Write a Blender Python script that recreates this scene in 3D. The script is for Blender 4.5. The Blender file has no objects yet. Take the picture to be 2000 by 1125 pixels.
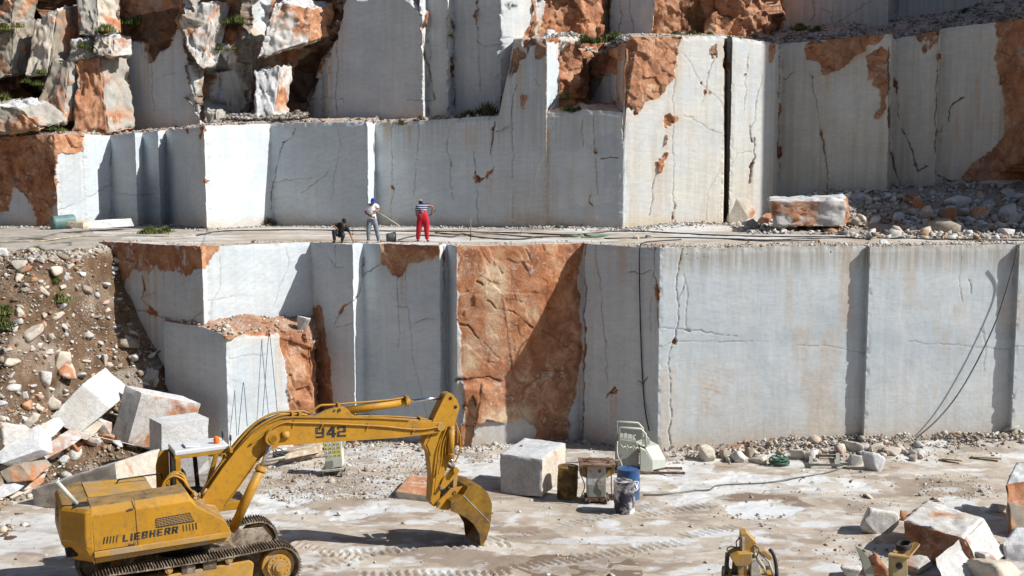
import bpy, bmesh, math, random
import numpy as np
from mathutils import Vector, Matrix, Euler

# ------------------------------------------------------------------ camera, light, exposure
F = 2300.0; CX, CY, YH = 1000.0, 562.5, 315.0
TH = math.atan((CY - YH) / F); H = 11.55
ct, st = math.cos(TH), math.sin(TH)
scn = bpy.context.scene
cam = bpy.data.cameras.new('camera'); camo = bpy.data.objects.new('camera', cam)
scn.collection.objects.link(camo); scn.camera = camo
camo.location = (0, 0, H); camo.rotation_euler = (math.pi / 2 - TH, 0, 0)
cam.sensor_width = 36; cam.lens = 36 * F / 2000; cam.clip_start = 0.5; cam.clip_end = 2000
SUN_EL = math.radians(41); SUN_A = math.radians(14)      # from the right, slightly from behind the camera
w = bpy.data.worlds.new('World'); scn.world = w; w.use_nodes = True
nt = w.node_tree; bg = nt.nodes['Background']
sky = nt.nodes.new('ShaderNodeTexSky'); sky.sky_type = 'NISHITA'; sky.sun_disc = False
sky.sun_elevation = SUN_EL; sky.sun_rotation = math.radians(90) + SUN_A
nt.links.new(sky.outputs[0], bg.inputs[0]); bg.inputs[1].default_value = 0.062
sl = bpy.data.lights.new('sun', 'SUN'); sl.energy = 5.0; sl.angle = math.radians(0.53); sl.color = (1.0, 0.972, 0.915)
so = bpy.data.objects.new('sun', sl); scn.collection.objects.link(so)
LV = Vector((math.cos(SUN_A) * math.cos(SUN_EL), -math.sin(SUN_A) * math.cos(SUN_EL), math.sin(SUN_EL)))
so.rotation_euler = LV.to_track_quat('Z', 'Y').to_euler()
scn.view_settings.view_transform = 'Standard'; scn.view_settings.look = 'None'
scn.view_settings.exposure = 0.45; scn.view_settings.gamma = 1

# ------------------------------------------------------------------ helpers
COL = scn.collection
rnd = random.Random(7)

def proj(P):
    x, y, z = P[..., 0], P[..., 1], P[..., 2] - H
    zc = y * ct - z * st; yc = y * st + z * ct
    zc = np.maximum(zc, 0.5)
    return CX + F * x / zc, CY - F * yc / zc

def unp(u, v, Y):
    a = (CY - v) / F
    d = ((u - CX) / F, ct + a * st, -st + a * ct)
    t = Y / d[1]
    return Vector((d[0] * t, Y, H + d[2] * t))

def _h(ix, iy, iz, seed):
    h = (ix.astype(np.uint32) * np.uint32(374761393) + iy.astype(np.uint32) * np.uint32(668265263)
         + iz.astype(np.uint32) * np.uint32(2246822519) + np.uint32(seed * 3266489917 & 0xffffffff))
    h ^= h >> np.uint32(15); h *= np.uint32(2246822519); h ^= h >> np.uint32(13); h *= np.uint32(3266489917); h ^= h >> np.uint32(16)
    return h.astype(np.float64) / 4294967295.0

def vn(x, y, z, seed=0):
    ix, iy, iz = np.floor(x).astype(np.int64), np.floor(y).astype(np.int64), np.floor(z).astype(np.int64)
    fx, fy, fz = x - ix, y - iy, z - iz
    fx = fx * fx * (3 - 2 * fx); fy = fy * fy * (3 - 2 * fy); fz = fz * fz * (3 - 2 * fz)
    def c(a, b, d): return _h(ix + a, iy + b, iz + d, seed)
    x00 = c(0,0,0) * (1 - fx) + c(1,0,0) * fx; x10 = c(0,1,0) * (1 - fx) + c(1,1,0) * fx
    x01 = c(0,0,1) * (1 - fx) + c(1,0,1) * fx; x11 = c(0,1,1) * (1 - fx) + c(1,1,1) * fx
    return 2 * ((x00 * (1 - fy) + x10 * fy) * (1 - fz) + (x01 * (1 - fy) + x11 * fy) * fz) - 1

def fbm(x, y, z, o=4, seed=0):
    x = np.asarray(x, float); y = np.asarray(y, float) + 0 * x; z = np.asarray(z, float) + 0 * x
    s = 0 * x; a = 1.0; t = 0
    for i in range(o):
        s = s + a * vn(x, y, z, seed + i * 17); t += a; a *= .5; x, y, z = x * 2.03, y * 2.03, z * 2.03
    return s / t

def facets(a, b, cell, seed, slope=.5):
    """blocky broken-rock relief: every cell of a Voronoi net is its own tilted plane"""
    x, y = a / cell, b / cell
    ix, iy = np.floor(x).astype(np.int64), np.floor(y).astype(np.int64)
    best = np.full(x.shape, 9e9); out = np.zeros(x.shape)
    z0 = np.zeros_like(ix)
    for dx in (-1, 0, 1):
        for dy in (-1, 0, 1):
            jx, jy = ix + dx, iy + dy
            px = jx + _h(jx, jy, z0, seed); py = jy + _h(jx, jy, z0, seed + 1)
            d = (x - px) ** 2 + (y - py) ** 2
            v = (_h(jx, jy, z0, seed + 2) - .5) + slope * ((x - px) * (_h(jx, jy, z0, seed + 3) - .5) * 2 + (y - py) * (_h(jx, jy, z0, seed + 4) - .5) * 2)
            m = d < best; best = np.where(m, d, best); out = np.where(m, v, out)
    return out

def sstep(a, b, x):
    t = np.clip((x - a) / (b - a), 0, 1); return t * t * (3 - 2 * t)

def pip(u, v, pts):
    r = np.zeros(u.shape, bool); n = len(pts)
    for i in range(n):
        x1, y1 = pts[i]; x2, y2 = pts[(i + 1) % n]
        if y1 == y2: continue
        c = ((y1 > v) != (y2 > v)) & (u < (x2 - x1) * (v - y1) / (y2 - y1) + x1)
        r ^= c
    return r

def pline(u, v, pts, w):
    out = np.zeros(u.shape)
    xs = [p[0] for p in pts]; ys = [p[1] for p in pts]
    m = (u > min(xs) - w * 3 - 8) & (u < max(xs) + w * 3 + 8) & (v > min(ys) - w * 3 - 8) & (v < max(ys) + w * 3 + 8)
    if not m.any(): return out
    uu, vv = u[m], v[m]; d = np.full(uu.shape, 1e9)
    for (x1, y1), (x2, y2) in zip(pts[:-1], pts[1:]):
        L = max((x2 - x1) ** 2 + (y2 - y1) ** 2, 1e-6)
        t = np.clip(((uu - x1) * (x2 - x1) + (vv - y1) * (y2 - y1)) / L, 0, 1)
        d = np.minimum(d, np.hypot(uu - x1 - t * (x2 - x1), vv - y1 - t * (y2 - y1)))
    lw = np.clip(.35 + .9 * (.5 + vn(uu * .045 + 9, vv * .045, 0 * uu, 5)), 0, 1.2); ww = np.maximum(w * .62 * np.maximum(lw, .35), 1.0)
    al = min(1.0, .16 + .34 * w)
    out[m] = al * np.clip(1.25 - d / ww, 0, 1) * np.clip(lw * 2.6, .5, 1); return out

def tag(o, label=None, cat=None, group=None, kind=None):
    if label: o['label'] = label
    if cat: o['category'] = cat
    if group: o['group'] = group
    if kind: o['kind'] = kind
    return o

def np_mesh(name, V, Fa, mat, attrs=None, smooth=True):
    me = bpy.data.meshes.new(name); V = np.asarray(V, np.float32); Fa = np.asarray(Fa, np.int32)
    k = Fa.shape[1]
    me.vertices.add(len(V)); me.vertices.foreach_set('co', V.ravel())
    me.loops.add(Fa.size); me.loops.foreach_set('vertex_index', Fa.ravel())
    me.polygons.add(len(Fa)); me.polygons.foreach_set('loop_start', np.arange(0, Fa.size, k, dtype=np.int32))
    if smooth: me.polygons.foreach_set('use_smooth', np.ones(len(Fa), bool))
    me.update(calc_edges=True)
    for an, A in (attrs or {}).items():
        at = me.attributes.new(an, 'FLOAT_COLOR', 'POINT')
        B = np.ones((len(V), 4), np.float32); B[:, :A.shape[1]] = A; at.data.foreach_set('color', B.ravel())
    me.materials.append(mat)
    return me

def link(name, me, parent=None):
    o = bpy.data.objects.new(name, me); COL.objects.link(o)
    if parent: o.parent = parent
    return o

def empty(name, loc=(0, 0, 0), rz=0):
    o = bpy.data.objects.new(name, None); COL.objects.link(o); o.location = loc; o.rotation_euler = (0, 0, rz)
    o.empty_display_size = .2
    return o

def grid_faces(nr, nc, off=0):
    i = np.arange(nr * nc).reshape(nr, nc)
    a, b, c, d = i[:-1, :-1], i[:-1, 1:], i[1:, 1:], i[1:, :-1]
    return np.stack([a, b, c, d], -1).reshape(-1, 4) + off

class MB:
    """collects primitives into one mesh"""
    def __init__(s): s.v = []; s.f = []; s.m = []; s.sm = []
    def add(s, V, Fs, m=0, smooth=False):
        o = len(s.v); s.v += [tuple(p) for p in V]
        for f in Fs: s.f.append(tuple(i + o for i in f)); s.m.append(m); s.sm.append(smooth)
    def box(s, c, d, R=None, m=0):
        V = []
        for x in (-.5, .5):
            for y in (-.5, .5):
                for z in (-.5, .5):
                    p = Vector((x * d[0], y * d[1], z * d[2])); p = (R @ p) if R else p
                    V.append(p + Vector(c))
        s.add(V, [(0, 1, 3, 2), (4, 6, 7, 5), (0, 4, 5, 1), (2, 3, 7, 6), (0, 2, 6, 4), (1, 5, 7, 3)], m)
    def bar(s, a, b, wy, wz, m=0):
        a, b = Vector(a), Vector(b); d = b - a; q = d.to_track_quat('X', 'Z').to_matrix()
        s.box((a + b) / 2, (d.length, wy, wz), q, m)
    def tube(s, pts, r, n=8, m=0, cap=True, smooth=True):
        pts = [Vector(p) for p in pts]; k = len(pts); rs = r if isinstance(r, (list, tuple)) else [r] * k
        V = []; up = None
        for i, p in enumerate(pts):
            t = (pts[min(i + 1, k - 1)] - pts[max(i - 1, 0)]).normalized()
            if up is None: up = Vector((0, 0, 1)) if abs(t.z) < .9 else Vector((1, 0, 0))
            sx = t.cross(up)
            if sx.length < 1e-4: sx = t.cross(Vector((0, 1, 0)))
            sx.normalize(); up = sx.cross(t).normalized()
            for j in range(n):
                a = 2 * math.pi * j / n; V.append(p + (sx * math.cos(a) + up * math.sin(a)) * rs[i])
        Fs = [(i * n + j, i * n + (j + 1) % n, (i + 1) * n + (j + 1) % n, (i + 1) * n + j) for i in range(k - 1) for j in range(n)]
        s.add(V, Fs, m, smooth)
        if cap:
            s.add(V[:n], [tuple(range(n))], m); s.add(V[-n:], [tuple(range(n))[::-1]], m)
    def prism(s, outline, y0, y1, m=0, smooth=False):
        n = len(outline); V = [(x, y0, z) for x, z in outline] + [(x, y1, z) for x, z in outline]
        s.add(V, [tuple(range(n)), tuple(range(2 * n - 1, n - 1, -1))], m)
        s.add(V, [(i, i + n, (i + 1) % n + n, (i + 1) % n) for i in range(n)], m, smooth)
    def build(s, name, mats, parent=None, bevel=0, seg=2):
        me = bpy.data.meshes.new(name); me.from_pydata(s.v, [], s.f)
        me.polygons.foreach_set('material_index', s.m); me.polygons.foreach_set('use_smooth', s.sm)
        for mt in (mats if isinstance(mats, (list, tuple)) else [mats]): me.materials.append(mt)
        bm = bmesh.new(); bm.from_mesh(me); bmesh.ops.remove_doubles(bm, verts=bm.verts, dist=1e-5)
        bmesh.ops.recalc_face_normals(bm, faces=bm.faces); bm.to_mesh(me); bm.free()
        o = link(name, me, parent)
        if bevel:
            b = o.modifiers.new('bevel', 'BEVEL'); b.width = bevel; b.segments = seg; b.limit_method = 'ANGLE'; b.angle_limit = .6
        return o

def smoothpath(pts, n=8):
    pts = [Vector(p) for p in pts]; out = []
    for i in range(len(pts) - 1):
        p0, p1, p2, p3 = pts[max(i - 1, 0)], pts[i], pts[i + 1], pts[min(i + 2, len(pts) - 1)]
        for k in range(n):
            t = k / n
            out.append(.5 * ((2 * p1) + (p2 - p0) * t + (2 * p0 - 5 * p1 + 4 * p2 - p3) * t * t + (3 * p1 - p0 - 3 * p2 + p3) * t ** 3))
    return out + [pts[-1]]

# ------------------------------------------------------------------ materials
class NM:
    def __init__(s, name):
        s.m = bpy.data.materials.new(name); s.m.use_nodes = True; s.t = s.m.node_tree
        s.b = s.t.nodes['Principled BSDF']; s.b.inputs['Specular IOR Level'].default_value = .3
    def n(s, ty, **k):
        nd = s.t.nodes.new(ty)
        for a, v in k.items(): setattr(nd, a, v)
        return nd
    def l(s, a, b): s.t.links.new(a, b)
    def attr(s, name):
        a = s.n('ShaderNodeAttribute', attribute_name=name); sp = s.n('ShaderNodeSeparateColor'); s.l(a.outputs['Color'], sp.inputs[0]); return sp.outputs
    def coord(s, kind='Object', scale=(1, 1, 1)):
        c = s.n('ShaderNodeTexCoord'); mp = s.n('ShaderNodeMapping'); mp.inputs['Scale'].default_value = scale
        s.l(c.outputs[kind], mp.inputs[0]); return mp.outputs[0]
    def pos(s, scale=(1, 1, 1)):
        c = s.n('ShaderNodeNewGeometry'); mp = s.n('ShaderNodeMapping'); mp.inputs['Scale'].default_value = scale
        s.l(c.outputs['Position'], mp.inputs[0]); return mp.outputs[0]
    def noise(s, vec, scale, detail=4, rough=.5, dist=0):
        nd = s.n('ShaderNodeTexNoise'); nd.inputs['Scale'].default_value = scale; nd.inputs['Detail'].default_value = detail
        nd.inputs['Roughness'].default_value = rough; nd.inputs['Distortion'].default_value = dist
        s.l(vec, nd.inputs['Vector']); return nd.outputs[0]
    def ramp(s, fac, stops):
        r = s.n('ShaderNodeValToRGB'); e = r.color_ramp.elements
        while len(e) < len(stops): e.new(.5)
        for i, (p, c) in enumerate(stops):
            e[i].position = p; e[i].color = (c, c, c, 1) if not hasattr(c, '__len__') else (*c, 1)
        s.l(fac, r.inputs[0]); return r.outputs[0]
    def mix(s, fac, a, b, mode='MIX'):
        m = s.n('ShaderNodeMix', data_type='RGBA', blend_type=mode)
        for sock, v in ((m.inputs[0], fac), (m.inputs[6], a), (m.inputs[7], b)):
            if hasattr(v, 'links') or hasattr(v, 'node'): s.l(v, sock)
            elif hasattr(v, '__len__'): sock.default_value = (*v, 1)
            else: sock.default_value = v
        return m.outputs[2]
    def mul(s, a, b, op='MULTIPLY'):
        m = s.n('ShaderNodeMath', operation=op, use_clamp=(op in ('MULTIPLY', 'ADD')))
        for sock, v in ((m.inputs[0], a), (m.inputs[1], b)):
            if hasattr(v, 'node'): s.l(v, sock)
            else: sock.default_value = v
        return m.outputs[0]
    def bump(s, h, strength, dist=.02):
        b = s.n('ShaderNodeBump'); b.inputs['Strength'].default_value = strength; b.inputs['Distance'].default_value = dist
        s.l(h, b.inputs['Height']); s.l(b.outputs[0], s.b.inputs['Normal'])
    def done(s, col=None, rough=None, metal=0):
        if col is not None:
            if hasattr(col, 'node'): s.l(col, s.b.inputs['Base Color'])
            else: s.b.inputs['Base Color'].default_value = (*col, 1)
        if rough is not None:
            if hasattr(rough, 'node'): s.l(rough, s.b.inputs['Roughness'])
            else: s.b.inputs['Roughness'].default_value = rough
        s.b.inputs['Metallic'].default_value = metal
        return s.m

def oxide(n, p):
    o = n.ramp(n.noise(p, .9, 7, .62, .6), [(.25, (.10, .034, .012)), (.40, (.28, .095, .036)), (.53, (.45, .19, .085)), (.66, (.55, .33, .20)), (.8, (.60, .48, .37))])
    hue = n.ramp(n.noise(p, .35, 5, .65, .5), [(.35, 0), (.65, 1)])
    o = n.mix(hue, o, n.ramp(n.noise(p, 1.6, 8, .7, .8), [(.3, (.15, .06, .03)), (.5, (.38, .18, .10)), (.62, (.54, .34, .21)), (.75, (.60, .51, .42))]))
    fl = n.ramp(n.noise(p, 3.2, 7, .72, 1.2), [(.55, 0), (.62, 1)])
    pat = n.ramp(n.noise(p, .5, 4, .6), [(.45, .15), (.65, .9)])
    return n.mix(n.mul(fl, pat), o, (.58, .53, .47))

def make_cliff_mat():
    n = NM('quarry marble'); p = n.pos()
    m = n.attr('m'); k = n.attr('n')                  # m: oxide, tan stain, dark   n: warm, grime, vein
    cloud = n.noise(p, .35, 5, .55, .4)
    base = n.ramp(cloud, [(.3, (.46, .52, .57)), (.5, (.53, .585, .625)), (.7, (.595, .64, .66))])
    base = n.mix(k[0], base, (.65, .60, .51))
    vp = n.pos((1, 1, 2.6))
    vein = n.ramp(n.noise(vp, .55, 6, .6, 1.6), [(.44, 0), (.5, 1), (.56, 0)])
    base = n.mix(n.mul(vein, .2), base, (.33, .37, .42))
    tc = n.n('ShaderNodeNewGeometry'); mp = n.n('ShaderNodeMapping'); mp.inputs['Rotation'].default_value = (0, .5, .3); mp.inputs['Scale'].default_value = (.35, .35, 1.5); n.l(tc.outputs['Position'], mp.inputs[0])
    v2 = n.ramp(n.noise(mp.outputs[0], 1.1, 8, .62, 2.2), [(.47, 0), (.5, 1), (.53, 0)])
    base = n.mix(n.mul(v2, .24), base, (.27, .30, .33))
    cl2 = n.ramp(n.noise(mp.outputs[0], .5, 6, .65, 1.2), [(.42, 0), (.62, 1)]); base = n.mix(n.mul(cl2, .2), base, (.36, .41, .46))
    sp3 = n.ramp(n.noise(p, 9, 6, .75), [(.60, 0), (.68, 1)]); base = n.mix(n.mul(sp3, n.mul(n.ramp(n.noise(p, .6, 4), [(.45, 0), (.6, 1)]), .5)), base, (.30, .25, .19))
    wsh = n.ramp(n.noise(n.pos((2.2, 2.2, .22)), 1.3, 6, .65), [(.52, 0), (.72, 1)]); base = n.mix(n.mul(wsh, .4), base, (.66, .67, .66))
    base = n.mix(n.mul(k[2], .55), base, (.36, .42, .48))
    spx = n.pos((3.2, 3.2, .16))
    streak = n.ramp(n.noise(spx, 1.0, 5, .6), [(.46, 0), (.66, 1)])
    base = n.mix(n.mul(streak, n.mul(n.mul(k[0], .35), .14, 'ADD')), base, (.42, .34, .24))
    base = n.mix(n.mul(n.ramp(n.noise(n.pos((5, 5, .2)), 1.2, 4, .6), [(.42, 0), (.58, 1)]), n.mul(k[1], .9)), base, (.25, .245, .225))
    base = n.mix(n.mul(k[1], .5), base, (.40, .38, .34))
    base = n.mix(n.mul(n.ramp(n.noise(p, 6, 5, .7), [(.35, .3), (.6, 1)]), m[1]), base, (.47, .29, .13))
    ox = oxide(n, p)
    nat = n.ramp(n.noise(n.pos((1, 1, .55)), 1.0, 8, .68, .8), [(.28, (.035, .033, .028)), (.42, (.15, .135, .11)), (.54, (.30, .275, .235)), (.68, (.52, .50, .47))])
    ox = n.mix(n.mul(k[1], n.mul(m[0], 1.0)), ox, nat)
    ox = n.mix(n.mul(k[2], n.ramp(n.noise(p, 2.2, 6, .65), [(.35, .2), (.55, 1)])), ox, (.64, .50, .34))
    c = n.mix(m[0], base, ox)
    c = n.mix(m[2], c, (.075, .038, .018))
    fine = n.noise(p, 28, 5, .7)
    big = n.noise(p, 3.0, 8, .65)
    saw = n.noise(n.pos((.6, .6, 9)), 2.0, 3, .6)
    hgt = n.mix(m[0], n.mix(.5, fine, saw), n.mix(.35, big, fine))
    bp = n.n('ShaderNodeBump'); n.l(hgt, bp.inputs['Height'])
    n.l(n.mul(n.mul(m[0], .8), .09, 'ADD'), bp.inputs['Strength']); bp.inputs['Distance'].default_value = .12
    n.l(bp.outputs[0], n.b.inputs['Normal'])
    return n.done(c, .78)

def make_ground_mat():
    n = NM('quarry floor'); p = n.pos(); g = n.attr('m')   # white slurry, mud and darker patches, gravel
    c = n.ramp(n.noise(p, .45, 7, .62, .5), [(.3, (.28, .215, .16)), (.5, (.395, .335, .27)), (.7, (.50, .445, .38))])
    sp = n.pos((.7, 1.15, 1))
    c = n.mix(n.mul(n.ramp(n.noise(sp, .8, 6, .65, .8), [(.5, 0), (.66, 1)]), .6), c, (.56, .53, .48))
    c = n.mix(n.mul(n.ramp(n.noise(sp, 1.1, 6, .6, .5), [(.56, 0), (.7, 1)]), .5), c, (.27, .20, .145))
    c = n.mix(g[1], c, (.19, .13, .09))
    c = n.mix(g[0], c, n.ramp(n.noise(p, 2.5, 5, .6), [(.3, (.53, .55, .57)), (.7, (.64, .645, .65))]))
    cs = n.ramp(n.noise(p, 22, 5, .75), [(.36, .0), (.46, .5), (.6, .5), (.72, 1)])
    c2 = n.mix(cs, n.mix(.45, c, (.1, .08, .06)), n.mix(.45, c, (.66, .64, .61)))
    c = n.mix(n.mul(n.mul(g[2], .55), .18, 'ADD'), c, c2)
    n.bump(n.mix(.5, n.noise(p, 9, 8, .72), n.noise(p, 40, 4, .7)), .55, .07)
    return n.done(c, .85)

def make_soil_mat():
    n = NM('rubble soil'); p = n.pos(); g = n.attr('m')
    c = n.ramp(n.noise(p, 1.1, 8, .68, .4), [(.3, (.065, .036, .02)), (.5, (.145, .088, .052)), (.64, (.225, .155, .10)), (.8, (.36, .29, .22))])
    st_ = n.ramp(n.noise(p, 13, 5, .7), [(.52, 0), (.57, 1)])
    c = n.mix(n.mul(n.mul(st_, n.ramp(n.noise(p, .7, 4), [(.45, 0), (.7, 1)])), .6), c, n.ramp(n.noise(p, 5, 2), [(.4, (.32, .26, .2)), (.6, (.52, .49, .45))]))
    c = n.mix(g[0], c, n.ramp(n.noise(p, .8, 6, .6), [(.35, (.33, .285, .235)), (.65, (.48, .445, .40))]))
    c = n.mix(g[2], c, (.045, .04, .02))
    n.bump(n.mix(.5, n.noise(p, 5, 8, .75), n.noise(p, 16, 6, .7)), .9, .16)
    return n.done(c, .92)

def make_stone_mat():
    n = NM('loose stone'); a = n.n('ShaderNodeAttribute', attribute_name='col'); p = n.pos()
    v = n.ramp(n.noise(p, 7, 6, .7), [(.3, .45), (.6, .82)])
    c = n.mix(1.0, a.outputs['Color'], v, 'MULTIPLY')
    n.bump(n.noise(p, 14, 6, .7), .6, .04)
    return n.done(c, .85)

def make_rock_mat(name, ox_lo, ox_hi, base=(.56, .55, .53), warm=.3):
    """natural or sawn boulder: pale marble with rust-coloured joint faces"""
    n = NM(name); p = n.coord('Object'); oi = n.n('ShaderNodeObjectInfo')
    ad = n.n('ShaderNodeVectorMath', operation='ADD'); n.l(p, ad.inputs[0])
    cb = n.n('ShaderNodeCombineXYZ'); rr = n.mul(oi.outputs['Random'], 40.0); rr.node.use_clamp = False
    n.l(rr, cb.inputs[0]); n.l(cb.outputs[0], ad.inputs[1]); p = ad.outputs[0]
    b = n.ramp(n.noise(p, 1.3, 6, .6, .5), [(.3, tuple(x * .78 for x in base)), (.55, base), (.75, tuple(min(.7, x * 1.12) for x in base))])
    b = n.mix(n.mul(n.ramp(n.noise(p, 1.0, 4, .6), [(.45, 0), (.7, 1)]), warm), b, (.42, .33, .235))
    b = n.mix(n.mul(n.ramp(n.noise(p, 3.0, 7, .7, 1.0), [(.48, 0), (.52, 1), (.56, 0)]), .5), b, (.22, .2, .18))
    c = n.mix(n.ramp(n.noise(p, .55, 6, .6, .8), [(ox_lo, 0), (ox_hi, 1)]), b, oxide(n, p))
    n.bump(n.mix(.5, n.noise(p, 4, 8, .7), n.noise(p, 22, 4, .7)), .5, .07)
    return n.done(c, .82)

def plain(name, col, rough=.6, metal=0, var=.25, dirt=None, dscale=2.0, dfac=.5, bump=0):
    n = NM(name); p = n.coord('Object')
    v = n.ramp(n.noise(p, 3.0, 6, .65), [(.3, 1 - var), (.65, 1.0)])
    c = n.mix(1.0, col, v, 'MULTIPLY')
    if dirt: c = n.mix(n.mul(n.ramp(n.noise(p, dscale, 8, .7, .3), [(.46, 0), (.62, 1)]), dfac), c, dirt)
    if bump: n.bump(n.noise(p, 12, 5, .7), bump, .02)
    return n.done(c, rough, metal)

def make_yellow():
    n = NM('worn yellow paint'); p = n.coord('Object')
    c = n.ramp(n.noise(p, .8, 6, .6), [(.3, (.33, .165, .012)), (.6, (.43, .215, .014)), (.75, (.46, .245, .024))])
    c = n.mix(n.mul(n.ramp(n.noise(p, 6, 8, .75, .4), [(.50, 0), (.64, 1)]), .7), c, (.22, .125, .04))
    c = n.mix(n.mul(n.ramp(n.noise(p, 2.2, 8, .75, .4), [(.66, 0), (.72, 1)]), .8), c, (.10, .06, .03))
    g = n.n('ShaderNodeNewGeometry'); sp = n.n('ShaderNodeSeparateXYZ'); n.l(g.outputs['Normal'], sp.inputs[0])
    up = n.ramp(sp.outputs[2], [(.55, 0), (.9, 1)])
    dust = n.ramp(n.noise(p, 2.5, 8, .72, .5), [(.35, .25), (.58, .95)])
    c = n.mix(n.mul(up, dust), c, n.ramp(n.noise(p, 3, 7, .75), [(.4, (.10, .075, .045)), (.6, (.26, .20, .13))]))
    n.bump(n.noise(p, 9, 5, .7), .12, .02)
    return n.done(c, n.ramp(n.noise(p, 4, 5, .6), [(.3, .42), (.7, .68)]))

M = {}
M['cliff'] = make_cliff_mat(); M['ground'] = make_ground_mat(); M['soil'] = make_soil_mat(); M['stone'] = make_stone_mat()
M['white'] = make_rock_mat('white marble block', .70, .76, (.55, .56, .575), .15)
M['grey'] = make_rock_mat('grey marble and shaded sides', .72, .8, (.47, .47, .46), .3)  # also colours the shaded sides of white blocks darker
M['mixed'] = make_rock_mat('rust and white rock', .50, .60)
M['patch'] = make_rock_mat('white rock with rust patches', .58, .66)
M['rust'] = make_rock_mat('rust coloured rock', .34, .42)
M['brown'] = make_rock_mat('brown weathered rock', .52, .62, (.25, .225, .185), .4)
M['cream'] = make_rock_mat('cream rock', .60, .68, (.53, .475, .40), .5)
M['weather'] = make_rock_mat('weathered cliff rock', .54, .64, (.36, .345, .315), .35)
M['yellow'] = make_yellow()
M['bucket'] = plain('scoured bucket steel', (.30, .165, .025), .5, .3, .5, (.10, .07, .045), 1.3, 1.0, .5)
M['black'] = plain('black steel', (.02, .02, .022), .55, 0, .4, (.12, .1, .08))
M['rubber'] = plain('black rubber cable', (.035, .035, .038), .7, 0, .3, (.2, .18, .15))
M['hose'] = plain('grey hose', (.10, .105, .10), .7, 0, .3, (.3, .28, .25), 1.0)
M['rope'] = plain('pale rope', (.62, .6, .56), .8)
M['green'] = plain('green hose', (.04, .13, .085), .6, 0, .3, (.3, .3, .26))
M['steel'] = plain('bright chrome rod', (.62, .65, .7), .16, 1, .1)
M['track'] = plain('muddy track steel', (.17, .125, .09), .7, .3, .5, (.43, .37, .30), 2.5, .9, .6)
M['dirtyyellow'] = plain('muddy yellow steel', (.45, .25, .045), .7, 0, .3, (.30, .23, .16), 2.2, .95, .5)
M['teal'] = plain('faded teal drum', (.10, .22, .22), .5, 0, .3, (.2, .2, .18))
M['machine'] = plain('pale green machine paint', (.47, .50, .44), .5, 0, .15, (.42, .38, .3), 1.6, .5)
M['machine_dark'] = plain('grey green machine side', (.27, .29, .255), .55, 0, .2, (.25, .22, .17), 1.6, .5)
M['blue'] = plain('blue drum paint', (.02, .10, .30), .45, 0, .3, (.10, .07, .05), 3, .7)
M['darkdrum'] = plain('burnt drum', (.035, .035, .06), .6, 0, .5, (.66, .64, .62), 2.2, .95, .3)
M['rustdrum'] = plain('rusty drum', (.12, .075, .035), .75, .2, .5, (.42, .27, .06), 1.6, .8, .5)
M['cabinet'] = plain('stained pale cabinet', (.52, .53, .50), .55, 0, .25, (.22, .14, .08), 2.5, .8)
M['rusty'] = plain('rusty steel', (.17, .09, .05), .85, .2, .5, (.38, .3, .24), 3, .7, .5)
M['wood'] = plain('weathered timber', (.42, .33, .23), .85, 0, .4, (.6, .55, .47), 3, .6, .5)
M['glass'] = NM('cab glass').done((.75, .8, .8), .05); g = M['glass'].node_tree.nodes['Principled BSDF']; g.inputs['Alpha'].default_value = .30
M['orange'] = plain('orange beacon lens', (.85, .16, .02), .3, 0, .1)
M['whitepaint'] = plain('white roof paint', (.60, .62, .64), .4, 0, .1, (.5, .48, .44), 1.6, .35)
M['lettering'] = plain('black lettering', (.02, .02, .022), .6, 0, .3, (.10, .10, .09), 5, .6)
M['label_yellow'] = plain('yellow sticker', (.75, .68, .08), .5); M['label_white'] = plain('white sticker', (.8, .8, .78), .5)
M['leaf'] = NM('grass leaf'); _n = M['leaf']; _p = _n.pos()
M['leaf'] = _n.done(_n.ramp(_n.noise(_p, 1.6, 3), [(.35, (.035, .06, .012)), (.5, (.09, .12, .028)), (.65, (.22, .21, .075))]), .7)
M['dryleaf'] = plain('dry brown weed', (.13, .105, .05), .85, 0, .4)
# ------------------------------------------------------------------ the quarry: cliffs, bench, floor, talus
def world_x(px, Y, z):                       # x of a point at picture column px, depth Y, height z
    return (px - CX) * (Y * ct - (z - H) * st) / F

def bench_z(X, Y):
    X = np.asarray(X, float); Y = np.asarray(Y, float)
    z = 8.2 + .05 * fbm(X * .5, Y * .5, 3.1, 3, 5) + .0 * Y
    z = z + 1.75 * sstep(54, 62.5, Y) * sstep(11.5, 17, X) + .5 * sstep(17, 26, X) * sstep(50, 60, Y) * (1 + .6 * fbm(X * .6, Y * .6, 0, 3, 6))
    z = z + .28 * sstep(57, 60, Y) * sstep(-1, 5, X) * (1 - sstep(9, 13, X))
    z = z - 0.35 * sstep(47.5, 44, Y) * sstep(-15.5, -18, X)
    return z

def Zof(pts):
    """(px, py, Y) list -> interpolation px -> height"""
    xs = [p[0] for p in pts]; zs = [unp(p[0], p[1], p[2]).z for p in pts]
    return lambda px: np.interp(px, xs, zs)

def blur(a, r):
    for ax in (0, 1):
        for _ in (0, 1):
            p_ = np.pad(a, [(r + 1, r) if i == ax else (0, 0) for i in (0, 1)], 'edge'); c = np.cumsum(p_, ax); n = a.shape[ax]
            a = (np.take(c, range(2 * r + 1, 2 * r + 1 + n), ax) - np.take(c, range(0, n), ax)) / (2 * r + 1)
    return a

class Wall:
    pass

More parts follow.
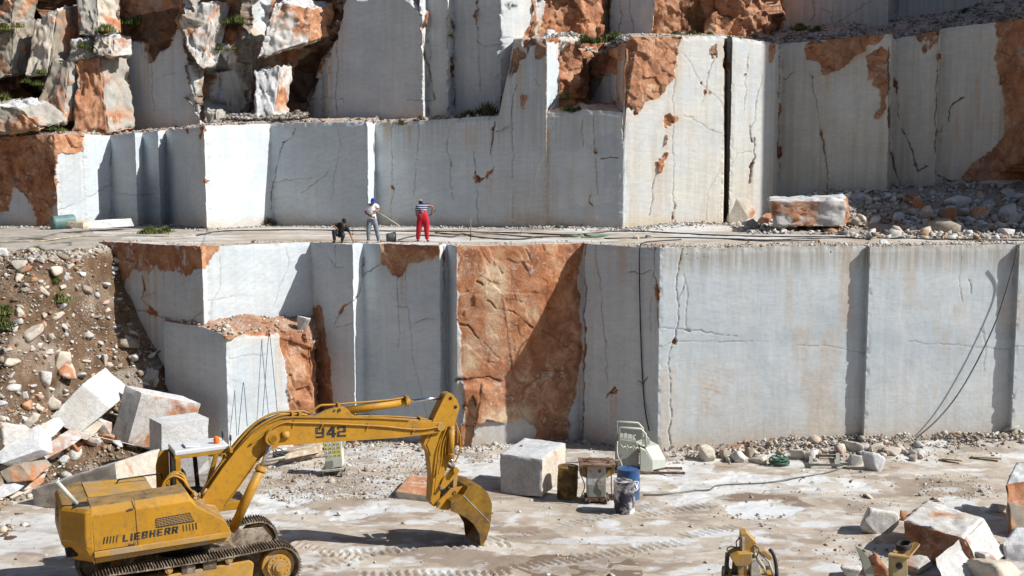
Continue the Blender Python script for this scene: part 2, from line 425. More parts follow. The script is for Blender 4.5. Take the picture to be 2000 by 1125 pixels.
def wall(name, corners, ztop, zbot, step, paint, rough_amp=.10, chip=.05, cap=2.5, cap_rise=.3, caprows=14, zref=None, cap_ox=.2, seed=1, mat=None):
    """corners: (picture column, depth) of every edge of the sawn face; ztop/zbot: functions of column"""
    cs = []; pxs = []; nrm = []
    for i in range(len(corners) - 1):
        (u0, Y0), (u1, Y1) = corners[i], corners[i + 1]
        zr = zref if zref is not None else 4
        A = np.array([world_x(u0, Y0, zr), Y0]); B = np.array([world_x(u1, Y1, zr), Y1])
        L = np.linalg.norm(B - A); n = max(2, int(L / step))
        if max(u0, u1) < -120 or min(u0, u1) > 2120: n = max(2, n // 4)
        t = np.arange(n) / n; cs.append(A[None] * (1 - t)[:, None] + B[None] * t[:, None]); pxs.append(u0 + (u1 - u0) * t)
        d = (B - A) / max(L, 1e-6); nn = np.array([d[1], -d[0]]); nrm.append(np.repeat(nn[None], n, 0))
    cs.append(np.array([[world_x(*corners[-1], zr), corners[-1][1]]])); pxs.append(np.array([corners[-1][0]])); nrm.append(nrm[-1][-1:])
    C = np.concatenate(cs); U = np.concatenate(pxs); N = np.concatenate(nrm)
    N2 = N.copy(); N2[1:-1] = (N[:-2] + N[1:-1] * 2 + N[2:]) / 4; N2 /= np.linalg.norm(N2, axis=1)[:, None]
    nc = len(C); zt = ztop(U) if callable(ztop) else np.full(nc, ztop); zb = zbot(U) if callable(zbot) else np.full(nc, zbot)
    jag = .035 * fbm(C[:, 0] * 3, C[:, 1] * 3, 0, 4, seed) ; zt = zt + jag
    nr = int((np.max(zt) - np.min(zb)) / step) + 2
    t = np.linspace(0, 1, nr)[:, None]
    Z = zb[None] * (1 - t) + zt[None] * t
    X = np.repeat(C[:, 0][None], nr, 0); Y = np.repeat(C[:, 1][None], nr, 0)
    P = np.stack([X, Y, Z], -1)
    u, v = proj(P)
    jit = 1.0
    ju = u + jit * (5 * fbm(X * 1.3, Y * 1.3, Z * 1.3, 3, seed + 3) + 3.0 * fbm(X * 5, Y * 5, Z * 5, 3, seed + 5))
    jv = v + jit * (5 * fbm(X * 1.3, Y * 1.3, Z * 1.3, 3, seed + 4) + 3.0 * fbm(X * 5, Y * 5, Z * 5, 3, seed + 6))
    m = {k: np.zeros(u.shape) for k in ('ox', 'tan', 'dark', 'warm', 'grime', 'vein', 'push')}
    paint(m, u, v, ju, jv, P)
    # ragged joints, rust bleeding off them and running down the face
    pk = blur(m['dark'], 1) > .12; pn = fbm(X * .9 + 7, Y * .9, Z * .9, 4, seed + 45)
    m['ox'] = mx(m['ox'], 1.0 * pk * (pn > .20)); m['ox'] = mx(m['ox'], (blur(m['dark'], 3) > .10) * (pn > .36) * 1.0)
    if name in ('lower_cliff', 'middle_cliff'):
        arc = np.abs((np.hypot(u - 1150, v - 1500) / 11.0) % 1 - .5) * 2; m['vein'] = mx(m['vein'], .38 * (m['ox'] < .3) * (arc > .78) * sstep(.05, .3, fbm(X * .35, Y * .35, Z * .35, 3, seed + 46)))
    o0 = m['ox']; b1 = blur(o0, 2); n1 = 1.0 * fbm(X * 3.2, Y * 3.2, Z * 1.7, 5, seed + 40) + .8 * fbm(X * 8, Y * 8, Z * 4, 4, seed + 44)
    m['ox'] = sstep(.44, .56, b1 + .62 * n1 * sstep(0, .08, b1) * sstep(1, .92, b1))
    pat = sstep(-.3, .35, fbm(X * .8, Y * .8, Z * .8, 4, seed + 41))
    m['tan'] = mx(m['tan'], .75 * (blur(o0, 9) * 1.5).clip(0, 1) * pat * (1 - m['ox']))
    dr = m['ox'].copy(); dd = blur(m['dark'], 1).clip(0, 1) * (m['ox'] < .5); k_ = step / .04
    for r_ in range(nr - 2, -1, -1): dr[r_] = np.maximum(dr[r_], dr[r_ + 1] * (1 - .012 * k_)); dd[r_] = np.maximum(dd[r_], dd[r_ + 1] * (1 - .035 * k_))
    stk = sstep(.05, .45, fbm(X * 4.5, Y * 4.5, Z * .12, 4, seed + 42)); stk2 = sstep(.0, .4, fbm(X * 6, Y * 6, Z * .2, 3, seed + 43))
    m['tan'] = mx(m['tan'], .75 * dr * stk * (1 - m['ox'])); m['tan'] = mx(m['tan'], .7 * dd * stk2); m['tan'] = mx(m['tan'], .8 * blur(m['dark'], 2).clip(0, .6) * pat)
    s_ = np.cumsum(np.r_[0, np.hypot(*np.diff(C, axis=0).T)]); S = np.repeat(s_[None], nr, 0)
    D = .012 * fbm(X * 1.0, Y * 1.0, Z * 1.0, 4, seed + 8) + .003 * fbm(X * 9, Y * 9, Z * 3, 2, seed + 9)
    rk = rough_amp * (1.0 * facets(S + .3 * Z, Z * .7, 2.1, seed + 20, .8) + .55 * facets(S, Z + .2 * S, .55, seed + 30, .8)) + rough_amp * .9 * fbm(X * 1.1, Y * 1.1, Z * 1.1, 5, seed + 11)
    ox = np.clip(m['ox'], 0, 1)
    D = D + ox * (rk - .03) - .05 * np.clip(m['dark'], 0, 1) + m['push']
    tedge = np.clip(1 - (zt[None] - Z) / .22, 0, 1)
    cn = np.zeros(nc); cn[1:] = np.linalg.norm(np.diff(N, axis=0), axis=1); cn = (cn > .25) * 1.0; cm = np.zeros(nc)
    for o_ in range(-4, 5): cm = np.maximum(cm, np.roll(cn, o_) * (1 - abs(o_) / 5))
    D = D - (.03 + chip * .5) * cm[None] * (.15 + 1.5 * fbm(X * 3, Y * 3, Z * 3.5, 5, seed + 47)).clip(0, 1)
    D = D - chip * tedge * (.5 + .8 * fbm(X * 4, Y * 4, Z * 4, 4, seed + 12).clip(-.6, 1))
    P[..., 0] += N2[None, :, 0] * D; P[..., 1] += N2[None, :, 1] * D
    A1 = np.stack([m['ox'], m['tan'], m['dark']], -1); A2 = np.stack([m['warm'], m['grime'], m['vein']], -1)
    V = [P.reshape(-1, 3)]; a1 = [A1.reshape(-1, 3)]; a2 = [A2.reshape(-1, 3)]; Fa = [grid_faces(nr, nc)]
    if cap:
        tt = np.linspace(0, 1, caprows)[1:, None] ** 1.4
        top = P[-1]
        cx = top[None, :, 0] + 0 * tt; cy = top[None, :, 1] + cap * tt
        cr = cap_rise(U)[None] if callable(cap_rise) else cap_rise; cz = top[None, :, 2] + cr * tt ** 1.0 + (.10 * fbm(cx * 1.7, cy * 1.7, 0, 4, seed + 13) + .05) * sstep(0, .15, tt)
        CP = np.stack([cx, cy, cz], -1)
        CP = np.concatenate([top[None], CP], 0)
        V.append(CP.reshape(-1, 3)); n0 = len(V[0]); Fa.append(grid_faces(caprows, nc, n0))
        co = np.clip(cap_ox + .5 * fbm(CP[..., 0] * 1.2, CP[..., 1] * 1.2, 0, 4, seed + 14), 0, 1)
        cd = np.clip(.5 * fbm(CP[..., 0] * 2, CP[..., 1] * 2, 9, 4, seed + 15), 0, .6); cd[0] = 0; co[0] = A1[-1, :, 0]
        a1.append(np.stack([co, .2 + 0 * co, cd], -1).reshape(-1, 3)); a2.append(np.stack([.3 + 0 * co, .3 + 0 * co, 0 * co], -1).reshape(-1, 3))
    me = np_mesh(name, np.concatenate(V), np.concatenate(Fa), mat or M['cliff'], {'m': np.clip(np.concatenate(a1), 0, 1), 'n': np.clip(np.concatenate(a2), 0, 1)})
    # sharp sawn edges: mark by normals left smooth on the very dense grid
    o = link(name, me); tag(o, kind='structure')
    W = Wall(); W.C = C; W.U = U; W.zt = zt; W.top = P[-1]; W.o = o
    return W

def mx(a, b): return np.maximum(a, b)

def base_grime(m, u, v, P, z0, hgt=1.2):
    m['tan'] = mx(m['tan'], .55 * sstep(z0 + hgt, z0, P[..., 2] + .5 * fbm(P[..., 0] * .7, P[..., 1] * .7, P[..., 2], 3, 77)))

# ---- lower face, floor to bench
def cracks(m, ju, jv, L, key='dark'):
    for w_, pts in L: m[key] = mx(m[key], pline(ju, jv, pts, w_))

LOWC = [(200, 49.6), (325, 47.5), (400, 46.2), (408, 46.5), (610, 49.2), (612, 49.1), (692, 47.5), (697, 47.9), (712, 48.3), (735, 47.9), (860, 46.9),
        (864, 47.2), (874, 47.6), (892, 46.55), (930, 46.7), (1050, 47.35), (1136, 48.15), (1141, 47.75), (1286, 45.5), (1340, 45.7), (1688, 46.8), (1692, 46.5),
        (1800, 46.85), (1978, 47.4), (1982, 47.1), (2150, 47.6), (2700, 49.6)]
def paint_low(m, u, v, ju, jv, P):
    X, Y, Z = P[..., 0], P[..., 1], P[..., 2]
    fb = fbm(X * .8, Y * .8, Z * .8, 4, 41)
    m['ox'] = mx(m['ox'], pip(ju, jv, [(893, 440), (1110, 440), (1142, 470), (1128, 540), (1132, 600), (1136, 640), (1134, 700), (1128, 760), (1118, 800), (1112, 880), (1048, 890), (1046, 832), (1020, 820), (985, 826), (950, 818), (925, 834), (915, 900), (885, 900), (900, 800), (896, 640)]) * 1.0)
    m['ox'] *= 1 - .0 * u
    m['ox'] = mx(m['ox'], pip(ju, jv, [(748, 440), (862, 440), (856, 500), (820, 510), (795, 516), (784, 532), (775, 538), (762, 536), (752, 518), (738, 516), (742, 495)]) * 1.)
    m['ox'] = mx(m['ox'], pip(ju, jv, [(180, 440), (436, 440), (430, 490), (412, 498), (405, 528), (385, 522), (360, 545), (345, 532), (325, 528), (262, 532), (245, 550), (238, 575), (225, 590), (180, 620)]) * .85)
    m['ox'] = mx(m['ox'], pip(ju, jv, [(608, 600), (628, 596), (630, 640), (645, 700), (652, 800), (600, 880), (560, 880), (590, 690), (606, 640)]) * .9)
    m['ox'] = mx(m['ox'], pip(ju, jv, [(1100, 440), (1140, 440), (1138, 480), (1118, 520), (1108, 500)]) * .8)
    wp = pip(ju, jv, [(880, 730), (905, 750), (908, 790), (893, 800), (884, 780)]); m['ox'] *= 1 - .8 * wp
    cracks(m, ju, jv, [
        (1.6, [(1334, 483), (1328, 500), (1320, 535), (1319, 560), (1322, 583), (1324, 600), (1322, 640), (1316, 665), (1310, 690), (1306, 720), (1307, 760), (1310, 800), (1307, 850), (1312, 875)]),
        (.9, [(1335, 535), (1340, 550), (1343, 575), (1340, 610), (1338, 645)]), (.9, [(1322, 590), (1332, 570), (1340, 545)]),
        (1.0, [(1287, 640), (1340, 643), (1400, 652), (1440, 658)]), (2.6, [(1334, 643), (1345, 647)]), (.6, [(1287, 677), (1315, 668), (1350, 665), (1400, 668), (1470, 668)]),
        (1.8, [(1277, 478), (1278, 510), (1275, 535), (1283, 560), (1284, 640), (1287, 642)]), (1.6, [(1225, 532), (1250, 535), (1272, 527)]), (.8, [(1272, 580), (1268, 620), (1270, 645)]),
        (1.0, [(1164, 478), (1168, 530), (1175, 590), (1182, 660), (1185, 700), (1188, 745)]), (3.0, [(1183, 775), (1192, 768), (1200, 755)]), (2.0, [(1192, 768), (1206, 762)]), (2.4, [(1246, 742), (1254, 748), (1262, 735)]),
        (2.2, [(1142, 474), (1142, 600), (1140, 740), (1138, 870)]),
        (1.8, [(738, 516), (713, 541), (699, 577), (691, 590), (671, 600), (660, 620), (650, 634)]), (1.0, [(653, 640), (690, 634)]), (1.8, [(713, 541), (709, 500)]),
        (.8, [(774, 536), (778, 600), (778, 680)]), (.6, [(790, 520), (797, 610), (808, 700), (823, 770), (835, 830)]), (1.2, [(774, 600), (795, 600)]), (1.2, [(806, 632), (830, 622), (853, 620)]),
        (1.7, [(866, 480), (868, 560), (865, 640), (868, 740)]), (1.0, [(640, 500), (655, 520), (672, 522)]), (.8, [(652, 480), (655, 520)]),
        (1.5, [(225, 590), (260, 603), (300, 610), (330, 625), (350, 632), (372, 634), (395, 645)]), (1.2, [(275, 580), (290, 598), (305, 611)]), (.9, [(330, 622), (325, 640)]), (.9, [(275, 580), (300, 572)]), (2.5, [(280, 540), (284, 565), (276, 580)]), (1.0, [(372, 634), (380, 620), (395, 612)]),
        (.45, [(560, 480), (565, 510), (545, 560), (535, 600)]), (.45, [(400, 590), (430, 583), (455, 578), (490, 577)]), (.45, [(430, 500), (430, 560), (410, 600)]),
        (.6, [(1880, 500), (1872, 545), (1878, 590)]), (1.2, [(1895, 545), (1897, 575)]), (.5, [(1770, 670), (1850, 672), (1900, 678), (1960, 683), (2000, 678)]), (.6, [(1695, 690), (1640, 680), (1560, 675)]),
        (.5, [(1920, 640), (1925, 670), (1920, 730)]), (1.5, [(1915, 645), (1920, 655)]),
        (2.4, [(1620, 491), (1621, 493)]),
    ])
    for q in ((1340, 497), (1343, 508), (1361, 506), (1360, 495), (1373, 498), (1373, 503), (1381, 504)): m['dark'] = mx(m['dark'], pline(u, v, [q, (q[0] + 1, q[1])], 1.1))
    # oxide face relief cracks
    cracks(m, ju, jv, [(2.6, [(940, 482), (945, 500), (955, 515)]), (2.0, [(972, 520), (985, 535)]), (2.8, [(932, 548), (945, 560)]), (3.2, [(953, 585), (965, 600), (985, 607), (1003, 610), (1020, 625), (1040, 640)]),
                       (3.2, [(898, 632), (918, 638), (935, 660)]), (1.6, [(945, 670), (975, 700)]), (1.6, [(1028, 490), (1045, 520)]), (1.6, [(1002, 570), (1008, 590)]), (4.2, [(890, 742), (925, 738), (955, 735), (980, 745)]), (3.4, [(940, 750), (932, 790), (925, 830), (905, 880)]), (1.5, [(1060, 645), (1085, 660), (1120, 690)])])
    m['dark'] = mx(m['dark'], .85 * pip(ju, jv, [(908, 790), (925, 770), (930, 800), (922, 830), (925, 850), (912, 893), (902, 893)]))
    m['vein'] = mx(m['vein'], (.9 * np.exp(-((Z - 4.6 + .15 * fb) / .35) ** 2) * sstep(1290, 1400, u) * (.6 + fb)).clip(0, 1))
    m['vein'] = mx(m['vein'], .8 * pline(ju, jv, [(1470, 665), (1540, 668), (1556, 662), (1545, 656), (1530, 660)], 2.0))
    m['grime'] = mx(m['grime'], sstep(6.8, 8.0, Z) * sstep(1286, 1300, u))
    for x0, x1, y0, y1, s in ((1642, 1665, 485, 640, .5), (1535, 1548, 540, 620, .3), (1550, 1580, 640, 700, .35), (370, 384, 620, 730, .55), (352, 360, 640, 700, .5), (1600, 1640, 800, 860, .3), (375, 395, 560, 640, .3), (1208, 1222, 480, 520, .7), (1290, 1320, 720, 890, .4)):
        m['tan'] = mx(m['tan'], s * sstep(x0 - 8, x0 + 4, u) * sstep(x1 + 8, x1 - 4, u) * sstep(y0 - 15, y0 + 10, v) * sstep(y1 + 60, y1 - 30, v) * (1 + fbm(X * 3, Y * 3, Z * .5, 3, 9)).clip(0, 1))
    for pp in ([(948, 512), (985, 518), (992, 545), (975, 590), (968, 680), (948, 650), (955, 600), (938, 555)], [(1008, 578), (1040, 590), (1052, 628), (1022, 612)], [(905, 655), (935, 660), (930, 720), (905, 730)], [(940, 800), (1040, 790), (1046, 830), (940, 835)]): m['vein'] = mx(m['vein'], .9 * blur(pip(ju, jv, pp) * 1.0, 4))
    base_grime(m, u, v, P, 0, 1.6)
    m['warm'] = mx(m['warm'], .3 * sstep(1286, 1292, u) * sstep(4.5, .5, Z))
    g = sstep(1143, 1150, u) * sstep(1286, 1280, u); m['warm'] = mx(m['warm'], .15 * g)
    # chisel rows on the right face
    ring = np.abs(((np.hypot(u - 1350, v - 900) / 9.0) % 1) - .5) * 2
    ge = np.exp(-((u - 1402) / 48) ** 2 - ((v - 762) / 52) ** 2) * sstep(-.5, .3, fbm(X * 2.2, Y * 2.2, Z * 2.2, 5, 97)); m['tan'] = mx(m['tan'], .75 * ge * (.45 + .55 * (ring > .55)))
    ge = np.exp(-((u - 1690 + (v - 600) * .1) / 160) ** 2 - ((v - 560) / 120) ** 2) * sstep(0, .5, fbm(X * 1.2, Y * 1.2, Z * .5, 5, 98)); m['tan'] = mx(m['tan'], .35 * ge)
    m['tan'] = mx(m['tan'], .4 * sstep(.15, .5, fbm(X * 1.1, Y * 1.1, Z * .35, 5, 99)) * sstep(1290, 1340, u))
    # lower part of the wall that bulges: oxide joint
    m['push'] += .25 * m['ox'] * sstep(1000, 940, u) * sstep(885, 900, u) * sstep(740, 760, v)
LOW = wall('lower_cliff', LOWC, lambda U: bench_z(np.interp(U, [c[0] for c in LOWC], [world_x(*c, 8) for c in LOWC]), np.interp(U, [c[0] for c in LOWC], [c[1] for c in LOWC])), -.3,
           .036, paint_low, rough_amp=.06, cap=0, seed=2, zref=4.2)

# protruding sawn block in front of the left part of the face
def paint_blk(m, u, v, ju, jv, P):
    X, Y, Z = P[..., 0], P[..., 1], P[..., 2]
    m['ox'] = mx(m['ox'], pip(ju, jv, [(545, 640), (610, 640), (660, 700), (660, 880), (575, 880), (560, 780), (555, 700), (546, 680)]))
    m['ox'] = mx(m['ox'], pip(ju, jv, [(430, 630), (560, 610), (640, 640), (600, 665), (540, 652), (480, 656), (440, 664)]))
    base_grime(m, u, v, P, 0, 1.0); m['tan'] = mx(m['tan'], .45 * sstep(325, 335, u) * sstep(440, 420, u) * sstep(700, 850, v))
    cracks(m, ju, jv, [(.6, [(452, 745), (470, 742)]), (.5, [(450, 700), (520, 690)])])
BLK = wall('cliff_step', [(322, 47.25), (443, 45.3), (560, 46.9), (612, 47.5), (622, 48.6)], Zof([(322, 628, 47.2), (400, 640, 45.9), (443, 655, 45.3), (500, 651, 46.1), (560, 650, 46.9), (600, 652, 47.4), (622, 690, 48)]), -.3,
           .036, paint_blk, rough_amp=.20, cap=3.0, cap_rise=.75, cap_ox=.95, seed=5, zref=3)

# ---- middle face, bench to ledge, with the tall lit tower and the shaded right-hand faces
MIDC = [(-900, 52), (-300, 60), (0, 61.5), (108, 60.2), (112, 60.4), (165, 61.4), (216, 63.0), (219, 62.9), (265, 61.6), (268, 61.9), (279, 62.9), (310, 61.9), (313, 62.2), (324, 63.0), (400, 58.2), (404, 58.5), (528, 61.9), (531, 61.9),
        (719, 60.0), (722, 60.3), (733, 61.9), (765, 61.5), (975, 59.9), (1067, 59.1), (1068, 59.2), (1218, 58.1), (1223, 58.2), (1316, 59.3), (1414, 60.6), (1417, 61.6), (1423, 61.7), (1426, 60.8), (1510, 62.2), (1519, 64.2), (1523, 64.2),
        (1734, 61.6), (1740, 63.4), (1828, 62.2), (1832, 62.8), (1948, 61.2), (1960, 60.7), (2030, 58.5), (2150, 56), (2330, 52.5), (2500, 50.8)]
MIDT = [(-900, 262, 52), (-300, 268, 60), (0, 268, 61.5), (108, 262, 60.2), (165, 262, 61.4), (216, 265, 63), (219, 264, 63), (300, 256, 62), (400, 246, 58.2), (528, 242, 61.9), (531, 241, 61.9), (719, 238, 60), (765, 239, 61.5), (973, 226, 59.9),
        (975, 220, 59.9), (990, 150, 59.9), (1003, 78, 59.8), (1060, 74, 59.1), (1067, 78, 59.1), (1067.5, 220, 59.2), (1120, 222, 58.8), (1140, 214, 58.6), (1214, 219, 58.1), (1217, 222, 58.1), (1219, 205, 58.1), (1222, 90, 58.2), (1235, 72, 58.3), (1414, 70, 60.6), (1417, 72, 61.6), (1426, 72, 60.8), (1506, 84, 62.2), (1519, 88, 64.2),
        (1524, 86, 64.2), (1734, 66, 61.6), (1741, 76, 63.4), (1828, 58, 62.2), (1833, 55, 62.8), (1948, 42, 61.2), (2000, 37, 60), (2150, 10, 56), (2330, -60, 52.5), (2500, -200, 50.8)]
def paint_mid(m, u, v, ju, jv, P):
    X, Y, Z = P[..., 0], P[..., 1], P[..., 2]; fb = fbm(X * .8, Y * .8, Z * .8, 4, 43)
    ox = lambda pts, a=1.0: m.__setitem__('ox', mx(m['ox'], a * pip(ju, jv, pts)))
    ox([(-400, 200), (165, 200), (166, 297), (112, 300), (109, 390), (100, 438), (78, 442), (62, 402), (45, 375), (25, 360), (18, 412), (-400, 430)])
    ox([(393, 240), (400, 240), (399, 262), (391, 275)]); ox([(400, 348), (408, 350), (402, 366)])
    ox([(1140, 60), (1332, 60), (1322, 108), (1318, 150), (1300, 168), (1297, 185), (1262, 198), (1240, 232), (1232, 205), (1150, 210)])
    ox([(1140, 60), (1330, 60), (1316, 118), (1290, 190), (1240, 205), (1200, 205)])
    ox([(1295, 222), (1310, 222), (1330, 228), (1322, 236), (1305, 243), (1302, 290), (1296, 310), (1292, 330), (1282, 342), (1282, 320), (1297, 300), (1297, 245)])
    ox([(1388, 90), (1402, 84), (1398, 110), (1390, 125)], .9); ox([(1502, 90), (1514, 70), (1514, 115), (1500, 130)])
    ox([(1568, 85), (1600, 78), (1735, 66), (1700, 92), (1672, 112), (1650, 132), (1608, 148), (1600, 120), (1570, 115)])
    ox([(1690, 106), (1725, 92), (1732, 96), (1734, 170), (1730, 215), (1712, 240), (1705, 226), (1720, 212), (1715, 175), (1700, 158), (1695, 140)])
    ox([(1945, 30), (2600, -300), (2600, 600), (1990, 350), (1900, 356), (1880, 350), (1905, 318), (1945, 285), (1962, 265), (1960, 200), (1946, 120)])
    ox([(1755, 60), (1830, 50), (1828, 85), (1805, 105), (1790, 80)], .6)
    ox([(1055, 75), (1068, 75), (1068, 100), (1048, 118), (1040, 110)], .9); ox([(1015, 185), (1036, 182), (1028, 200), (1014, 222)], .9); ox([(985, 140), (1020, 76), (1062, 76), (1040, 90), (1010, 130), (995, 160)], .75)
    ox([(880, 250), (895, 252), (893, 270), (880, 265)], .0)
    cracks(m, ju, jv, [
        (1.8, [(577, 250), (570, 265), (555, 275), (549, 292), (545, 320), (535, 360), (530, 390), (529, 412)]), (.7, [(535, 360), (560, 352), (610, 350)]), (.8, [(645, 332), (625, 352), (590, 375)]), (.5, [(660, 250), (664, 280), (655, 330), (647, 390)]),
        (.8, [(817, 245), (818, 290), (810, 350), (810, 380)]), (1.0, [(765, 240), (765, 430)]), (.9, [(876, 240), (875, 290), (880, 340), (885, 390)]), (1.3, [(925, 295), (930, 350), (935, 440)]), (3.2, [(967, 235), (963, 270), (957, 300)]), (2.2, [(970, 255), (985, 253), (1000, 246)]),
        (1.8, [(940, 350), (958, 340), (965, 325)]), (4.5, [(933, 345), (937, 358)]), (.9, [(1003, 230), (1001, 330), (1002, 436)]), (1.1, [(1158, 225), (1160, 290), (1165, 340), (1166, 380)]), (2.6, [(1180, 309), (1195, 305), (1207, 309)]), (2.0, [(1150, 380), (1147, 395), (1155, 403)]), (1.0, [(1135, 235), (1138, 285)]),
        (1.2, [(1316, 120), (1315, 440)]), (1.4, [(1403, 100), (1390, 130), (1382, 165), (1374, 195), (1370, 202)]), (.7, [(1335, 100), (1352, 130), (1372, 165), (1410, 200)]), (.8, [(1335, 222), (1345, 228), (1380, 250), (1410, 262)]), (1.6, [(1280, 345), (1273, 370), (1275, 395), (1270, 420)]), (.6, [(1407, 330), (1385, 370), (1378, 430)]),
        (.9, [(1462, 105), (1456, 140), (1456, 190), (1453, 215)]), (1.4, [(1490, 150), (1480, 190), (1478, 230), (1468, 250)]), (2.4, [(1464, 247), (1470, 275)]), (3.4, [(1474, 270), (1473, 300), (1466, 330), (1463, 360)]), (.8, [(1425, 325), (1440, 300), (1465, 295)]),
        (1.4, [(1583, 140), (1590, 180), (1597, 210), (1602, 245)]), (3.4, [(1602, 245), (1608, 280), (1611, 300)]), (2.2, [(1611, 300), (1614, 330), (1618, 374)]), (1.6, [(1530, 150), (1534, 155), (1548, 142)]),
        (3.0, [(1734, 90), (1736, 200), (1736, 290), (1742, 320), (1760, 360)]), (2.0, [(1745, 152), (1750, 185), (1754, 220), (1758, 232)]), (4.0, [(1763, 248), (1775, 280), (1786, 310), (1790, 325)]), (2.4, [(1784, 320), (1795, 335), (1812, 325)]),
        (2.2, [(1830, 60), (1829, 180), (1826, 280), (1825, 340)]), (3.0, [(1880, 190), (1868, 200), (1856, 210), (1854, 235)]), (1.4, [(1842, 246), (1840, 256), (1826, 258)]), (2.2, [(1828, 340), (1850, 352), (1872, 354)]), (1.8, [(1523, 90), (1522, 240), (1520, 350)]),
        (1.0, [(218, 290), (217, 430)]), (.7, [(110, 410), (160, 395), (215, 360)]), (.8, [(225, 375), (260, 382), (300, 380)]), (1.0, [(365, 250), (368, 262)]), (1.3, [(1005, 165), (1000, 210), (1003, 235)]), (1.0, [(1045, 155), (1055, 170)]),
        (2.6, [(1070, 180), (1080, 176), (1090, 178)])])
    m['dark'] = mx(m['dark'], .9 * sstep(1414, 1416, u) * sstep(1423, 1420, u) * (v > 75))
    m['push'] -= .0
    for x0, x1, y0, y1, s in ((1066, 1074, 255, 350, 1.0), (1058, 1070, 330, 430, .5), (750, 763, 240, 262, .7), (795, 803, 240, 262, .6), (1110, 1120, 330, 430, .25), (1866, 1872, 225, 260, .6), (1905, 1912, 150, 230, .5), (1840, 1850, 325, 345, .6), (905, 930, 250, 275, .35), (1140, 1160, 400, 430, .4), (1528, 1533, 150, 300, .4)):
        m['tan'] = mx(m['tan'], s * sstep(x0 - 5, x0 + 3, u) * sstep(x1 + 5, x1 - 3, u) * sstep(y0 - 10, y0 + 6, v) * sstep(y1 + 40, y1 - 20, v) * (1 + fbm(X * 3, Y * 3, Z * .5, 3, 9)).clip(0, 1))
    m['warm'] = mx(m['warm'], (.75 * sstep(1218, 1226, u) * (.55 + .45 * sstep(150, 420, v) + .5 * fb) + .35 * sstep(1500, 1530, u) + .35 * sstep(900, 1000, u) * sstep(1218, 1216, u) * sstep(230, 420, v)).clip(0, 1))
    m['grime'] = mx(m['grime'], .22 * sstep(1520, 1530, u) * sstep(1950, 1930, u) * (.5 + fb).clip(0, 1))
    m['grime'] = mx(m['grime'], .35 * sstep(722, 760, u) * sstep(1215, 1200, u) * sstep(330, 235, v))
    m['vein'] = mx(m['vein'], (.8 * (fb > .1) * sstep(1080, 1150, u) * sstep(1225, 1200, u)))
    base_grime(m, u, v, P, 8.2, .9)
    m['push'] -= 1.3 * pip(ju, jv, [(1950, 340), (2060, 260), (2600, 300), (2600, 600), (1960, 460)])
MID = wall('middle_cliff', MIDC, Zof(MIDT), lambda U: 8.0 + .8 * sstep(1440, 1530, U), .046, paint_mid, rough_amp=.17, chip=.09, cap=7.0, cap_rise=lambda U: .5 + .3 * sstep(1000, 1100, U) + .55 * sstep(1500, 1540, U), cap_ox=.45, caprows=26, seed=11, zref=12)

# ---- hollow of broken rust rock between the shaded face and the tower
def paint_hol(m, u, v, ju, jv, P):
    m['ox'][:] = 1; m['ox'] *= 1 - pip(u, v, [(1060, 80), (1091, 84), (1092, 240), (1060, 240)])
    m['ox'] *= 1 - .8 * pip(ju, jv, [(1092, 60), (1140, 60), (1140, 88), (1112, 84), (1098, 105), (1092, 110)])
    m['dark'] = mx(m['dark'], .55 * pip(ju, jv, [(1150, 80), (1200, 90), (1190, 130), (1160, 190), (1125, 200), (1130, 160), (1145, 120)]))
    m['ox'] *= 1 - .85 * pip(ju, jv, [(1150, 160), (1185, 140), (1215, 150), (1215, 200), (1150, 205)])
HOL = wall('rust_hollow', [(1068, 60.0), (1091, 61.9), (1094, 61.9), (1141, 62.7), (1148, 64.6), (1190, 63.6), (1212, 61.2), (1226, 58.9)], Zof([(1068, 78, 60), (1091, 72, 62), (1125, 70, 62.3), (1141, 78, 62.7), (1146, 100, 64), (1170, 105, 63.8), (1200, 92, 62), (1226, 80, 59)]), 13.4,
           .055, paint_hol, rough_amp=.42, chip=.15, cap=4.0, cap_rise=.6, cap_ox=.8, seed=17, zref=15)

